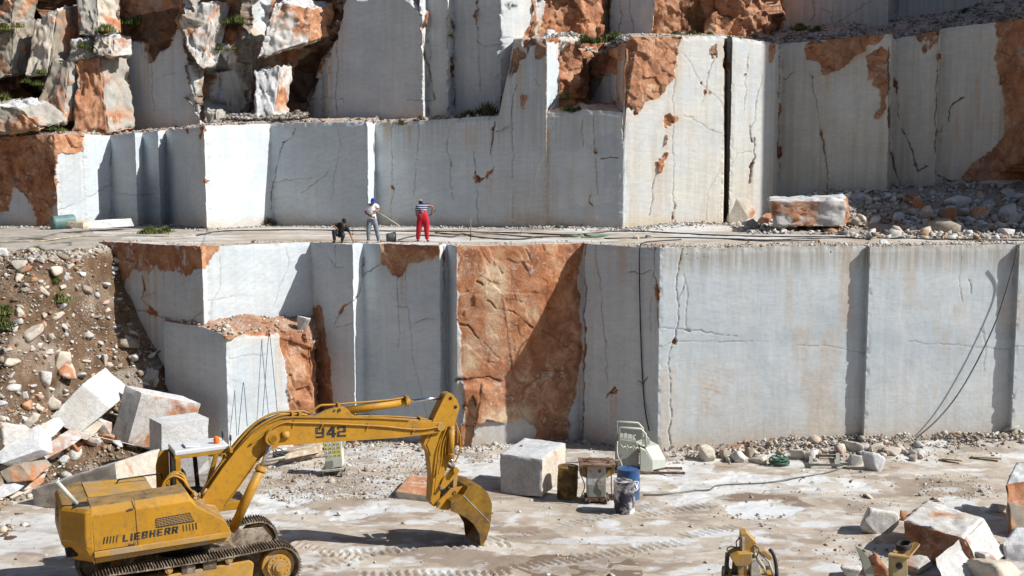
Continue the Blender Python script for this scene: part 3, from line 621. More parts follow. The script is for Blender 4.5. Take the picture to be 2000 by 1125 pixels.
# ---- upper tier above the ledge
UPC = [(-900, 54), (-300, 63), (-60, 66), (0, 67), (40, 66.2), (60, 67.4), (130, 66), (150, 67.6), (208, 66.4), (224, 67.8), (240, 66.4), (388, 64.6), (398, 65.8), (430, 66.4), (488, 65.3), (496, 66.1), (525, 66.9), (600, 68), (628, 67.3), (640, 66.3), (826, 63.9),
       (834, 64.8), (876, 64.2), (884, 64.9), (978, 63.2), (1000, 63.6), (1046, 64.6), (1100, 66)]
def paint_up(m, u, v, ju, jv, P):
    X, Y, Z = P[..., 0], P[..., 1], P[..., 2]; fb = fbm(X * .6, Y * .6, Z * .3, 4, 47)
    m['ox'] = mx(m['ox'], 1.0 * (u < 218)); bump = m['ox'] * 1.0
    m['ox'] = mx(m['ox'], pip(ju, jv, [(376, -60), (655, -60), (668, 30), (650, 90), (620, 160), (585, 240), (490, 240), (440, 240), (392, 235), (378, 150), (362, 90), (345, 40)]))
    rough = m['ox'].copy()
    m['ox'] = mx(m['ox'], pip(ju, jv, [(972, 235), (985, 180), (1010, 100), (1045, 20), (1060, -60), (1300, -60), (1100, 240)]))
    m['ox'] = mx(m['ox'], pip(ju, jv, [(218, -60), (380, -60), (352, 40), (335, 90), (315, 100), (296, 118), (288, 112), (286, 80), (262, 78), (240, 84), (222, 70)]))
    grey = ((u < 218) | ((u > 380) & (u < 660) & (v > 100))) & (fb > -.15)
    m['ox'] = np.where(grey, m['ox'] * .999, m['ox'])
    m['grime'] = mx(m['grime'], sstep(.25, -.2, fb) * m['ox'] * .95)
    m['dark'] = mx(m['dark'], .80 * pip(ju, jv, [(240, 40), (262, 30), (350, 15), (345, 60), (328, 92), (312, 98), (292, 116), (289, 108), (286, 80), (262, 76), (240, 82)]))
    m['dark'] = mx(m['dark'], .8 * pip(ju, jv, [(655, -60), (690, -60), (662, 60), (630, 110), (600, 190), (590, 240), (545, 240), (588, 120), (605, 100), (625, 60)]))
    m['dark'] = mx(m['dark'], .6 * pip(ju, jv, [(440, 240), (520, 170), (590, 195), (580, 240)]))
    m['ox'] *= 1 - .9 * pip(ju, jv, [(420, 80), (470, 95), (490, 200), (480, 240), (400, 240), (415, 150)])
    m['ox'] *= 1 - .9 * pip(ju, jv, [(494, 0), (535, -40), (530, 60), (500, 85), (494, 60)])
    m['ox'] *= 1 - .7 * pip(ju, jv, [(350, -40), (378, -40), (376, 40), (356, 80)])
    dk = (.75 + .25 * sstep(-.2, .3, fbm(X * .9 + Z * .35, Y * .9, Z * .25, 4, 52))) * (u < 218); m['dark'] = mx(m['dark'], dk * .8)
    m['push'] += (-.5 + 1.1 * facets(X + .35 * Z, Z, 1.7, 61, .9) + .9 * facets(X + .35 * Z, Z * .4, 1.2, 62, .9)) * sstep(222, 205, u)
    mid = pip(u, v, [(376, -60), (655, -60), (668, 30), (650, 90), (620, 160), (585, 240), (392, 235), (378, 150), (362, 90), (345, 40)])
    m['push'] += .75 * facets(X + .3 * Z, Z, 1.5, 71, 1.0) * mid
    cracks(m, ju, jv, [(1.1, [(657, 70), (659, 150), (657, 235)]), (2.6, [(832, 30), (828, 60), (827, 100), (835, 130), (843, 165), (848, 195)]), (2.2, [(883, 40), (884, 100), (885, 205)]), (2.0, [(931, 0), (931, 60), (934, 85)]), (.8, [(934, 85), (937, 130), (940, 175)]), (1.2, [(934, 82), (950, 90), (975, 86), (990, 85)]),
                       (1.4, [(600, 196), (635, 190), (672, 193), (675, 200)]), (1.0, [(793, 193), (825, 198), (847, 196)]), (.9, [(238, 60), (237, 100)]), (.8, [(277, 75), (277, 108)]), (1.3, [(293, 120), (296, 145), (297, 165), (300, 215)]), (.8, [(315, 148), (340, 143)]), (1.5, [(378, 170), (383, 220)]), (1.2, [(487, 10), (486, 150)]), (2.0, [(984, 76), (1000, 72)])])
    m['tan'] = mx(m['tan'], .6 * sstep(868, 874, u) * sstep(882, 878, u) * sstep(20, 30, v) * sstep(90, 60, v))
    m['warm'] = mx(m['warm'], .25 * sstep(700, 800, u)); base_grime(m, u, v, P, 13.4, 1.2)
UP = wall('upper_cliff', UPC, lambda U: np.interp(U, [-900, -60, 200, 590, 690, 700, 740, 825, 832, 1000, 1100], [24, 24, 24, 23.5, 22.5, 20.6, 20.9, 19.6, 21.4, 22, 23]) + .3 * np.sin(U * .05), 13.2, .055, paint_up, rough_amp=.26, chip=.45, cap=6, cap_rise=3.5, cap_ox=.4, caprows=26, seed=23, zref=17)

# ---- upper right tier
URC = [(1040, 64.4), (1060, 64.8), (1118, 65.6), (1135, 65.4), (1178, 66.4), (1186, 67.4), (1192, 67.2), (1276, 65.8), (1282, 66), (1350, 66.6), (1360, 67.2), (1400, 66.4), (1506, 67.6), (1520, 71), (1536, 71), (1735, 68.5), (1745, 71), (1756, 70.8), (1990, 68), (2300, 64)]
def paint_ur(m, u, v, ju, jv, P):
    X, Y, Z = P[..., 0], P[..., 1], P[..., 2]
    m['ox'] = mx(m['ox'], ((u < 1183) | ((u > 1276) & (u < 1530))) * 1.0)
    m['ox'] *= 1 - .7 * pip(ju, jv, [(1040, -20), (1075, -20), (1060, 40), (1050, 80), (1040, 80)])
    m['push'] += .5 * facets(X, Z, 1.3, 81, 1.0) * (u > 1330) * (u < 1530)
    m['dark'] = mx(m['dark'], .85 * sstep(1178, 1182, u) * sstep(1192, 1188, u))
    m['dark'] = mx(m['dark'], .6 * pip(ju, jv, [(1340, 0), (1370, 0), (1375, 70), (1335, 70)]))
    cracks(m, ju, jv, [(1.6, [(1210, 0), (1215, 30), (1208, 60), (1216, 70)]), (1.2, [(1232, 0), (1232, 30), (1238, 66)]), (1.6, [(1130, 0), (1136, 40), (1140, 66)]), (1.2, [(1590, 0), (1590, 25), (1575, 45)]), (1.4, [(1605, 18), (1620, 25), (1626, 50)]), (1.0, [(1625, 52), (1680, 12), (1700, 0)]), (3, [(1400, 10), (1410, 28), (1450, 40)])])
    m['warm'] = mx(m['warm'], .4 * (u > 1530)); m['grime'] = mx(m['grime'], .4 * (u > 1530))
UR = wall('upper_right_cliff', URC, lambda U: 23.5 + .4 * np.sin(U * .03), 17.0, .06, paint_ur, rough_amp=.3, chip=.2, cap=6, cap_rise=3, cap_ox=.6, caprows=20, seed=29, zref=20)

# tall side of the quarry just outside the picture on the right: it shades the right-hand faces
cy = np.linspace(57.7, 82, 90); cz = np.linspace(6, 34, 100); CY_, CZ_ = np.meshgrid(cy, cz); CX_ = 29.6 + (CY_ - 57.7) * .22 + .5 * fbm(CY_ * .6, CZ_ * .6, 0, 4, 95) * (CY_ > 58)
P = np.stack([CX_, CY_, CZ_], -1).reshape(-1, 3); P2 = P.copy().reshape(100, 90, 3)[:, 0]; P2 = np.stack([P2 + np.array([t * 40, t * 4, 0]) for t in np.linspace(0, 1, 30)], 1)
P3 = np.stack([np.stack([CX_[-1], cy, cz[-1] + 0 * cy], -1) + np.array([t * 40, 0, t * 3]) for t in np.linspace(0, 1, 20)], 0)
Vs = np.concatenate([P, P2.reshape(-1, 3), P3.reshape(-1, 3)]); Fs_ = np.concatenate([grid_faces(100, 90), grid_faces(100, 30, 9000), grid_faces(20, 90, 12000)])
A1 = np.stack([sstep(-.1, .2, fbm(Vs[:, 1] * .3, Vs[:, 2] * .3, Vs[:, 0] * .3, 4, 96)), 0 * Vs[:, 0], 0 * Vs[:, 0]], -1)
tag(link('side_cliff', np_mesh('side_cliff', Vs, Fs_, M['cliff'], {'m': A1, 'n': A1 * 0})), kind='structure')

# hillside that closes the quarry behind the upper tiers
gx = np.linspace(-90, 90, 120); gy = np.linspace(70, 150, 60); GX, GY = np.meshgrid(gx, gy)
GZ = 18.5 + (GY - 70) * .42 + 2.2 * fbm(GX * .12, GY * .12, 0, 5, 90)
V = np.stack([GX, GY, GZ], -1).reshape(-1, 3); A = np.stack([.1 + 0 * GX, 0 * GX, sstep(-.1, .4, fbm(GX * .2, GY * .2, 4, 4, 91))], -1).reshape(-1, 3)
tag(link('hillside', np_mesh('hillside', V, grid_faces(60, 120), M['soil'], {'m': A})), kind='structure')

# unseen slopes added behind the camera and to the left to block sky light
gx = np.linspace(-140, 110, 110); gy = np.linspace(-130, -9, 60); GX, GY = np.meshgrid(gx, gy)
GZ = np.interp(-GY, [9, 12, 70, 130], [-.5, 1.5, 44, 52]) * np.interp(GX, [-140, 20, 60, 110], [1.1, 1, .55, .3]) + 1.5 * fbm(GX * .15, GY * .15, 0, 4, 92)
V = np.stack([GX, GY, GZ], -1).reshape(-1, 3); A = np.stack([0 * GX, 0 * GX, .75 + 0 * GX], -1).reshape(-1, 3)
tag(link('hillside', np_mesh('hillside', V, grid_faces(60, 110), M['soil'], {'m': A})), kind='structure')
gx = np.linspace(-130, -38, 60); gy = np.linspace(-10, 75, 60); GX, GY = np.meshgrid(gx, gy)
GZ = np.interp(-GX, [38, 42, 90, 130], [-.5, 2, 34, 42]) + 1.5 * fbm(GX * .15, GY * .15, 0, 4, 93)
V = np.stack([GX, GY, GZ], -1).reshape(-1, 3)
tag(link('hillside', np_mesh('hillside', V, grid_faces(60, 60), M['soil'], {'m': np.stack([0 * GX, 0 * GX, .75 + 0 * GX], -1).reshape(-1, 3)})), kind='structure')

# ---- bench surface
sel = np.arange(0, len(LOW.C), 2); top = LOW.top[sel]
tt = np.linspace(0, 1, 150)[:, None] ** 1.15
bx = top[None, :, 0] * (1 + .0 * tt); by = top[None, :, 1] + (68 - top[None, :, 1]) * tt
bx = bx * (1 + .42 * tt * (np.abs(bx) > 0)); bz = bench_z(bx, by) + .03 * fbm(bx * 2, by * 2, 0, 4, 33) * sstep(0, .03, tt)
bz[0] = top[:, 2]
tal = sstep(11, 14.5, bx) * sstep(52.5, 55, by)
bz += tal * .18 * fbm(bx * 1.2, by * 1.2, 1, 5, 34)
BP = np.stack([bx, by, bz], -1); bu, bv = proj(BP)
whi = sstep(-.05, .25, fbm(bx * .35, by * .9, 2, 4, 35)) * .7
whi = mx(whi, .9 * pip(bu, bv, [(1085, 447), (1205, 438), (1215, 446), (1130, 452)]) * 1.0)
mud = sstep(.1, .35, fbm(bx * .5, by * .8, 5, 4, 36)) * .5
gr = mx(tal, sstep(50.5, 47.2, by) * sstep(5.5, 7.5, bx)); gr = mx(gr, sstep(58.4, 60, by) * .9)
BA = np.stack([whi * (1 - .8 * gr), mx(mud, .75 * tal), gr], -1)
tag(link('bench', np_mesh('bench', BP.reshape(-1, 3), grid_faces(*bx.shape), M['ground'], {'m': BA.reshape(-1, 3).clip(0, 1)})), kind='structure')

# ---- rubble slope on the left
def talus_z(X, Y):
    X = np.asarray(X, float); Y = np.asarray(Y, float)
    sh = 5.4 * sstep(-18.2, -15.9, X) + .9 * (X + 15.9) * (X > -15.9)
    sh = sh * sstep(51.5, 49.3, Y)
    y = Y - sh - .6 * fbm(X * .25, Y * .25, 0, 3, 60)
    z = np.interp(y, [35.6, 37.8, 39, 41.2, 43.4, 44.6, 45.6, 47.5, 49, 52, 75], [-.25, .35, 1.2, 3.8, 6.6, 7.6, 7.95, 8.1, 8.17, 8.19, 8.19])
    a = sstep(7.9, 6.8, z)
    z = z + a * (.30 * fbm(X * .7, Y * .7, z * .3, 4, 61) + .16 * fbm(X * 2.4, Y * 2.4, 0, 4, 62)) + .02 * fbm(X * 3, Y * 3, 0, 3, 63)
    return z
gx = np.r_[np.linspace(-60, -24, 40)[:-1], np.arange(-24, -12.5, .06)]; gy = np.r_[np.arange(35, 52, .06), np.linspace(52, 70, 50)]
TX, TY = np.meshgrid(gx, gy); TZ = talus_z(TX, TY); TP = np.stack([TX, TY, TZ], -1); tu, tv = proj(TP)
flat = sstep(7.7, 7.95, TZ)
TA = np.stack([mx(flat, .5 * sstep(.1, .4, fbm(TX * .6, TY * .6, TZ, 4, 64))), 0 * TX, .8 * sstep(.25, .4, fbm(TX * .9, TY * .9, TZ, 4, 65)) * (tu < 140)], -1)
tag(link('rubble_slope', np_mesh('rubble_slope', TP.reshape(-1, 3), grid_faces(*TX.shape), M['soil'], {'m': TA.reshape(-1, 3)})), kind='structure')

# ---- quarry floor
def floor_z(X, Y):
    X = np.asarray(X, float); Y = np.asarray(Y, float)
    z = .06 * fbm(X * .25, Y * .25, 0, 3, 70) + .05 * fbm(X * 1.1, Y * 1.6, 0, 5, 71)
    z = z + (.14 + .3 * sstep(5, 7, X)) * sstep(44.2, 46.4, Y) * sstep(-7, -4, X) * (1 + .5 * fbm(X * .8, Y * .8, 0, 3, 72)) * (1 - .5 * sstep(-1, 3, X) + .2 * sstep(7, 14, X))
    return z
gx = np.r_[-300, -120, -60, -40, -30, np.arange(-24, 24, .065), 30, 40, 60, 120, 300]; gy = np.r_[-120, -40, 0, 15, 24, np.arange(28, 47.9, .065), 52, 60, 80]
GX, GY = np.meshgrid(gx, gy); GZ = floor_z(GX, GY)
GP = np.stack([GX, GY, GZ], -1); u, v = proj(GP)
ju = u + 22 * fbm(GX * .9, GY * 1.6, 0, 5, 73); jv = v + 9 * fbm(GX * .9, GY * 1.6, 3, 5, 74)
W_ = np.zeros(GX.shape)
for a, pts in ((1., [(470, 985), (500, 968), (600, 958), (640, 970), (590, 985), (620, 995), (560, 1005), (480, 1012)]), (.95, [(630, 1000), (690, 985), (750, 985), (760, 1000), (690, 1015), (640, 1015)]), (1., [(1395, 985), (1440, 978), (1520, 982), (1575, 992), (1545, 1008), (1440, 1010)]),
               (.9, [(1300, 905), (1400, 920), (1560, 930), (1700, 945), (1640, 960), (1540, 965), (1440, 960), (1330, 985), (1270, 975), (1330, 950), (1290, 930)]), (.9, [(890, 890), (1000, 895), (1000, 945), (880, 930)]), (.8, [(640, 905), (760, 870), (870, 880), (860, 905), (700, 915)]),
               (.8, [(1330, 970), (1400, 960), (1440, 970), (1360, 985)]), (.75, [(20, 1010), (180, 1000), (240, 1060), (120, 1090), (-40, 1060)]), (.7, [(1220, 920), (1420, 890), (1380, 930), (1290, 950)]), (.8, [(1130, 985), (1190, 975), (1200, 990), (1140, 1000)]), (.7, [(1160, 885), (1210, 890), (1200, 905), (1130, 900)])):
    W_ = mx(W_, a * pip(ju, jv, pts))
Mu = np.zeros(GX.shape)
for a, pts in ((1., [(1385, 975), (1440, 962), (1550, 970), (1590, 988), (1565, 992), (1520, 980), (1440, 977)]), (.7, [(740, 1035), (900, 1045), (900, 1070), (760, 1060)]), (.6, [(1600, 1030), (1700, 1020), (1680, 1040)]), (.7, [(650, 1045), (820, 1060), (1000, 1085), (1200, 1095), (1190, 1125), (900, 1110), (700, 1080)]), (.6, [(540, 920), (720, 925), (760, 960), (640, 968), (540, 960)]), (.6, [(1720, 930), (1900, 940), (1900, 975), (1760, 968)]), (.5, [(1230, 985), (1400, 990), (1390, 1005), (1240, 1000)]), (.6, [(950, 1020), (1050, 1030), (1200, 1070), (1000, 1060)])):  # mud, plus darker patches left of the bucket and of the round boulder
    Mu = mx(Mu, a * pip(ju, jv, pts))
Gv = .45 * sstep(.05, .3, fbm(GX * .5, GY * .8, 6, 4, 75)); Gv = mx(Gv, .9 * pip(ju, jv, [(530, 915), (880, 900), (860, 975), (600, 975)])); Gv = mx(Gv, sstep(44.6, 45.6, GY) * .9)
hl = sstep(-.35, .05, fbm(GX * 1.6, GY * 2.6, 8, 5, 78)); W_ = mx(W_ * (.25 + .75 * hl), 1.0 * pip(ju, jv, [(1430, 990), (1450, 982), (1520, 982), (1572, 992), (1545, 1008), (1440, 1010)]))
W_ = mx(W_, .85 * sstep(.2, .34, fbm(GX * .65, GY * 1.2, 11, 6, 79))); W_ = mx(W_, .5 * sstep(.22, .3, fbm(GX * 2.2, GY * 3.2, 12, 5, 80)))
Mu = mx(Mu, .55 * sstep(.12, .3, fbm(GX * .7, GY * 1.8, 14, 6, 81)))
GZ -= .03 * W_ * (W_ > .85)
# track prints pressed in the floor: rows of cleat marks
def prints(A, B, w_, pitch=.22, depth=.035):
    global GZ, Mu
    A = np.array(unp(*A, 1.)[:]) if len(A) == 3 else A
def ground_pt(u_, v_):
    a = (CY - v_) / F; d = ((u_ - CX) / F, ct + a * st, -st + a * ct); t = -H / d[2]; return Vector((d[0] * t, d[1] * t, 0))
for a, b, wd in (((930, 1060), (1290, 985), .55), ((620, 1083), (1000, 1062), .5), ((1000, 1110), (1330, 1060), .55), ((700, 1120), (1000, 1118), .5), ((560, 1060), (700, 1090), .45), ((1330, 1050), (1440, 1030), .5), ((1240, 1010), (1400, 985), .5), ((600, 1110), (760, 1075), .4)):
    A = ground_pt(*a); B = ground_pt(*b); d = B - A; L = d.length; d /= L
    s1 = (GX - A.x) * d.x + (GY - A.y) * d.y; s2 = -(GX - A.x) * d.y + (GY - A.y) * d.x
    inn = (s1 > 0) & (s1 < L) & (np.abs(s2) < wd / 2) & (fbm(GX * .8, GY * .8, 0, 2, 76) > -.25)
    cl = (np.abs(((s1 + .25 * s2) / .24) % 1 - .5) < .2)
    GZ = GZ - .05 * inn * cl; GZ = GZ + .02 * inn * (~cl); Mu = mx(Mu, .35 * inn * cl)
GP = np.stack([GX, GY, GZ], -1)
GA = np.stack([W_ * (1 - .5 * Mu), Mu, Gv], -1)
tag(link('quarry_floor', np_mesh('quarry_floor', GP.reshape(-1, 3), grid_faces(*GX.shape), M['ground'], {'m': GA.reshape(-1, 3).clip(0, 1)})), kind='structure')

# muddy puddle at the bottom of the picture and a milky one by the stones
def puddle(pts, mat):
    c = [ground_pt(*p) for p in pts]; c = smoothpath(c + [c[0]], 6)[:-1]
    V = [(p.x + .07 * rnd.uniform(-1, 1), p.y + .07 * rnd.uniform(-1, 1), .0) for p in c]; mid = sum((Vector(q) for q in V), Vector()) / len(V)
    me = bpy.data.meshes.new('puddle'); me.from_pydata(V + [tuple(mid)], [], [(i, (i + 1) % len(V), len(V)) for i in range(len(V))]); me.materials.append(mat)
    tag(link('puddle', me), kind='structure')
pm = NM('muddy water'); pm.b.inputs['Specular IOR Level'].default_value = .5; PUD = pm.done((.17, .13, .095), .3)
puddle([(980, 1100), (1060, 1084), (1190, 1082), (1250, 1105), (1230, 1140), (1080, 1150), (970, 1130)], PUD)

# surface heights for everything that stands on something
def hit(o_, d_):
    pass
def surf_z(kind, X, Y):
    return float({'floor': floor_z, 'bench': bench_z, 'slope': talus_z}[kind](np.array(X), np.array(Y)))
def place(kind, u_, v_):
    """the point of a surface seen at picture position (u_, v_)"""
    a = (CY - v_) / F; d = Vector(((u_ - CX) / F, ct + a * st, -st + a * ct)); lo, hi = 15.0, 72.0
    t = np.arange(lo, hi, .04); fn = {'floor': floor_z, 'bench': bench_z, 'slope': talus_z}[kind]
    for i0 in (0, 12):
        tc = t[::24] if i0 == 0 else t[max(k0 - 26, 0):k0 + 26]
        zz = H + d.z * tc - fn(d.x * tc, d.y * tc); neg = np.nonzero((zz[1:] <= 0) & (zz[:-1] > 0))[0]
        if not len(neg): break
        k0 = (neg[0] + 1) * 24 if i0 == 0 else k0
        if i0: return Vector((0, 0, H)) + d * float(tc[neg[0] + 1])
    return Vector((0, 0, H)) + d * 46
# ------------------------------------------------------------------ loose rock
def finish_rock(bm, name, mats, smooth_ang=.38):
    for f in bm.faces: f.smooth = True
    for e in bm.edges:
        if len(e.link_faces) == 2 and e.calc_face_angle(0) > smooth_ang: e.smooth = False
    me = bpy.data.meshes.new(name); bm.to_mesh(me); bm.free()
    for m_ in (mats if isinstance(mats, (list, tuple)) else [mats]): me.materials.append(m_)
    return me

def rock_mesh(name, dims, seed, mat, planes=11, sub=4, noise=.05):
    bm = bmesh.new(); bmesh.ops.create_icosphere(bm, subdivisions=sub, radius=1)
    D = np.array([v.co[:] for v in bm.verts]); D /= np.linalg.norm(D, axis=1)[:, None]
    rs = np.random.RandomState(seed); r = np.full(len(D), 9.0)
    Nn = rs.normal(size=(planes, 3)); Nn[0] = (0, 0, -1); Nn[1] = (.1, .1, 1); Nn /= np.linalg.norm(Nn, axis=1)[:, None]
    for n_, o_ in zip(Nn, rs.uniform(.34, .72, planes)):
        q = D @ n_; r = np.where(q > .05, np.minimum(r, o_ / np.maximum(q, .05)), r)
    r = np.minimum(r, 1.7)
    P = D * r[:, None]; P *= 1 + noise * fbm(P[:, 0] * 2 + seed, P[:, 1] * 2, P[:, 2] * 2, 4, seed)[:, None] * 1.6
    P -= (P.max(0) + P.min(0)) / 2; P /= (P.max(0) - P.min(0)); P *= np.array(dims)
    for v, p in zip(bm.verts, P): v.co = p
    return finish_rock(bm, name, mat)

def rock(label, u_, v_, wpx, hpx, kind, mat, seed, rot=None, depth=.8, name='boulder', cat='boulder', group=None, sink=.12, lift=0, sub=4):
    p = place(kind, u_, v_); s_ = F / (p.y * ct - (p.z - H) * st); W_, H_ = wpx / s_, hpx / s_
    me = rock_mesh(name, (W_, W_ * depth, H_ * 1.05), seed, M[mat], sub=sub)
    o = link(name, me); o.location = (p.x, p.y + W_ * depth * .45, p.z + H_ * (.5 - sink) + lift)
    if rot is not None: o.rotation_euler = (0, rot, 0)
    return tag(o, label, cat, group)

def hexa(name, label, cat, quad, ext, mats, seed=1, n=14, chip=.03, noise=.012, group=None, rough=0, fit=None):
    """sawn or broken block: four front corners (picture column, row, depth) and the vector to the back face"""
    if fit:
        dY = min(min(place(k_, c[0], c[1]).y for k_ in fit) - c[2] for c in sorted(quad, key=lambda c: -c[1])[:3]) + .12; quad = [(c[0], c[1], c[2] + dY) for c in quad]
    q = [unp(*c) for c in quad]; e = Vector(ext); P8 = q + [c + e for c in q]
    cen = sum(P8, Vector()) / 8
    fl = [(0, 1, 2, 3), (5, 4, 7, 6), (4, 5, 1, 0), (3, 2, 6, 7), (4, 0, 3, 7), (1, 5, 6, 2)]   # front back top bottom left right
    bm = bmesh.new()
    for fi, f in enumerate(fl):
        A, B, C_, D_ = [P8[i] - cen for i in f]
        g = [[bm.verts.new((A.lerp(B, i / n)).lerp(D_.lerp(C_, i / n), j / n)) for i in range(n + 1)] for j in range(n + 1)]
        for j in range(n):
            for i in range(n):
                ff = bm.faces.new((g[j][i], g[j][i + 1], g[j + 1][i + 1], g[j + 1][i])); ff.material_index = fi if isinstance(mats, (list, tuple)) else 0
    bmesh.ops.remove_doubles(bm, verts=bm.verts, dist=1e-4); bmesh.ops.recalc_face_normals(bm, faces=bm.faces); bm.normal_update()
    co = np.array([v.co[:] for v in bm.verts]); no = np.array([v.normal[:] for v in bm.verts])
    edge = np.array([1.0 if any(ff.normal.dot(v.link_faces[0].normal) < .6 for ff in v.link_faces) else 0.0 for v in bm.verts])
    a = fbm(co[:, 0] * 3.5 + seed, co[:, 1] * 3.5, co[:, 2] * 3.5, 4, seed); b = fbm(co[:, 0] * 1.2 + seed, co[:, 1] * 1.2, co[:, 2] * 1.2, 3, seed + 1)
    a3 = facets(co[:, 0] + co[:, 1] * .7 + seed, co[:, 2] * .6, .55, seed + 5, 1.0) if rough > .15 else 0; d = noise * a + rough * (b + .35 * a + .55 * a3) - edge * chip * (.6 + 1.3 * a).clip(0, 2)
    co += no * d[:, None]
    for v, p in zip(bm.verts, co): v.co = p
    me = finish_rock(bm, name, [M[m_] for m_ in mats] if isinstance(mats, (list, tuple)) else M[mats], .5)
    o = link(name, me); o.location = cen
    return tag(o, label, cat, group)

WW = 'white'
# --- blocks and slabs at the foot of the slope, left
hexa('marble_block', 'pale marble block leaning on its corner, leftmost of the sawn blocks on the rubble', 'block', [(160, 750, 42.6), (215, 798, 43.0), (150, 851, 42.0), (95, 817, 41.7)], (.45, 1.3, .42), ['grey', WW, WW, WW, 'grey', WW], 3, 16, .05, fit=('slope', 'floor'))  # front and left toned grey for their shade
hexa('marble_block', 'tilted marble block with an orange and yellow broken side, behind the square block', 'block', [(243, 751, 44.3), (277, 767, 43.9), (249, 868, 43.6), (214, 860, 44.0)], (2.0, .9, -.62), ['grey', WW, WW, 'rust', WW, 'mixed'], 9, 16, .05, fit=('slope', 'floor'))  # shade of the front face put in as greyer marble
hexa('marble_block', 'upright square white marble block just behind the cab of the excavator', 'block', [(315, 828, 41.9), (408, 816, 42.9), (407, 946, 42.9), (316, 952, 41.9)], (-.74, .95, .02), [WW, WW, WW, WW, 'grey', WW], 11, 14, .03)  # white cube; its shaded left face is coloured grey
hexa('marble_slab', 'long brown fronted marble slab lying slantwise behind the rear of the excavator', 'slab', [(60, 955, 40.2), (224, 903, 39.2), (236, 1004, 38.9), (66, 991, 40.0)], (1.05, 1.5, .12), ['cream', WW, WW, WW, 'grey', 'cream'], 14, 22, .06, .02, fit=('slope', 'floor'))
hexa('marble_slab', 'tilted flat white slab sliding down at the left edge beside an orange boulder', 'slab', [(-18, 884, 41.0), (74, 826, 43.0), (77, 876, 41.2), (0, 906, 40.4)], (.2, .7, -.35), WW, 16, 14, .05, .02, fit=('slope', 'floor'))
hexa('marble_block', 'small white block resting on the tilted flat slab at left', 'block', [(62, 842, 42.0), (84, 828, 42.4), (99, 845, 42.2), (78, 868, 41.7)], (.3, .7, .15), WW, 19, 8, .06, .03, fit=('slope', 'floor'))
hexa('marble_slab', 'cream wedge of marble below the leaning block', 'slab', [(124, 850, 41.9), (145, 829, 42.3), (184, 850, 42.0), (170, 860, 41.7)], (.1, .8, .25), 'cream', 21, 9, .05, .03, fit=('slope', 'floor'))
hexa('marble_slab', 'jagged white slab with rust patches lying above the long brown slab', 'slab', [(40, 902, 40.6), (110, 855, 41.9), (152, 862, 41.8), (60, 915, 40.4)], (.15, .9, .12), 'mixed', 24, 12, .08, .05, fit=('slope', 'floor'))
hexa('marble_block', 'grey brown layered block at the left edge under the flat slab', 'block', [(-12, 908, 39.8), (40, 908, 39.9), (66, 940, 39.7), (12, 946, 39.5)], (.2, 1.2, .25), 'brown', 26, 12, .08, .05, fit=('slope', 'floor'))
hexa('marble_block', 'low white block at the left edge on the quarry floor', 'block', [(-15, 955, 39.2), (24, 946, 39.5), (32, 962, 39.2), (-10, 980, 38.8)], (.1, .8, .1), WW, 28, 10, .06, .03, fit=('slope', 'floor'))
hexa('marble_block', 'white pointed stone between the low block and the long brown slab', 'block', [(40, 950, 39.4), (70, 938, 39.8), (62, 960, 39.5), (36, 976, 39.1)], (.15, .7, .12), 'cream', 29, 10, .08, .04, fit=('slope', 'floor'))
for i_, (u_, v_, w__, h__, mt_, lb_) in enumerate(((20, 935, 46, 26, 'patch', 'white stone in the pile at the left edge below the flat slab'), (95, 905, 40, 26, 'mixed', 'rusty pale stone between the jagged slab and the long brown slab'), (140, 890, 34, 22, 'brown', 'brown stone above the long brown slab'), (175, 880, 36, 20, 'mixed', 'pinkish stone above the right part of the long brown slab'),
        (118, 915, 30, 18, 'white', 'small white stone just above the long brown slab'), (208, 872, 30, 16, 'rust', 'flat rusty stone below the tilted orange block'), (255, 884, 26, 18, 'cream', 'cream stone left of the upright square block'), (80, 928, 26, 20, 'white', 'white chip at the upper left end of the long brown slab'), (155, 868, 28, 16, 'cream', 'cream stone by the end of the pale rope'), (228, 880, 22, 14, 'white', 'white chip between the long brown slab and the square block'), (25, 985, 30, 16, 'cream', 'cream stone on the floor left of the long brown slab'))):
    rock(lb_, u_, v_, w__, h__, 'slope', mt_, 400 + i_, lift=.15)
# --- big block on the floor in the middle
hexa('marble_block', 'large grey fronted marble block with two steel cylinders on top, centre of the floor', 'block', [(975, 885, 40.6), (1060, 897, 39.7), (1058, 971, 39.4), (976, 967, 40.2)], (.9, 1.75, .16), ['grey', WW, WW, WW, 'grey', 'cream'], 31, 20, .06, .03)
hexa('rock_slab', 'flat rust red rock slab behind the excavator arm', 'slab', [(772, 958, 39.6), (845, 968, 39.3), (846, 990, 39.2), (770, 982, 39.5)], (.35, 1.9, .06), ['brown', 'rust', 'rust', 'rust', 'brown', 'rust'], 33, 14, .06, .04)
hexa('rock_slab', 'small reddish slab lying behind the flat red slab', 'slab', [(806, 920, 43.4), (846, 924, 43.2), (846, 933, 43.1), (806, 930, 43.3)], (.1, .9, .03), ['brown', 'mixed', 'mixed', 'rust', 'brown', 'rust'], 35, 8, .04, .03)
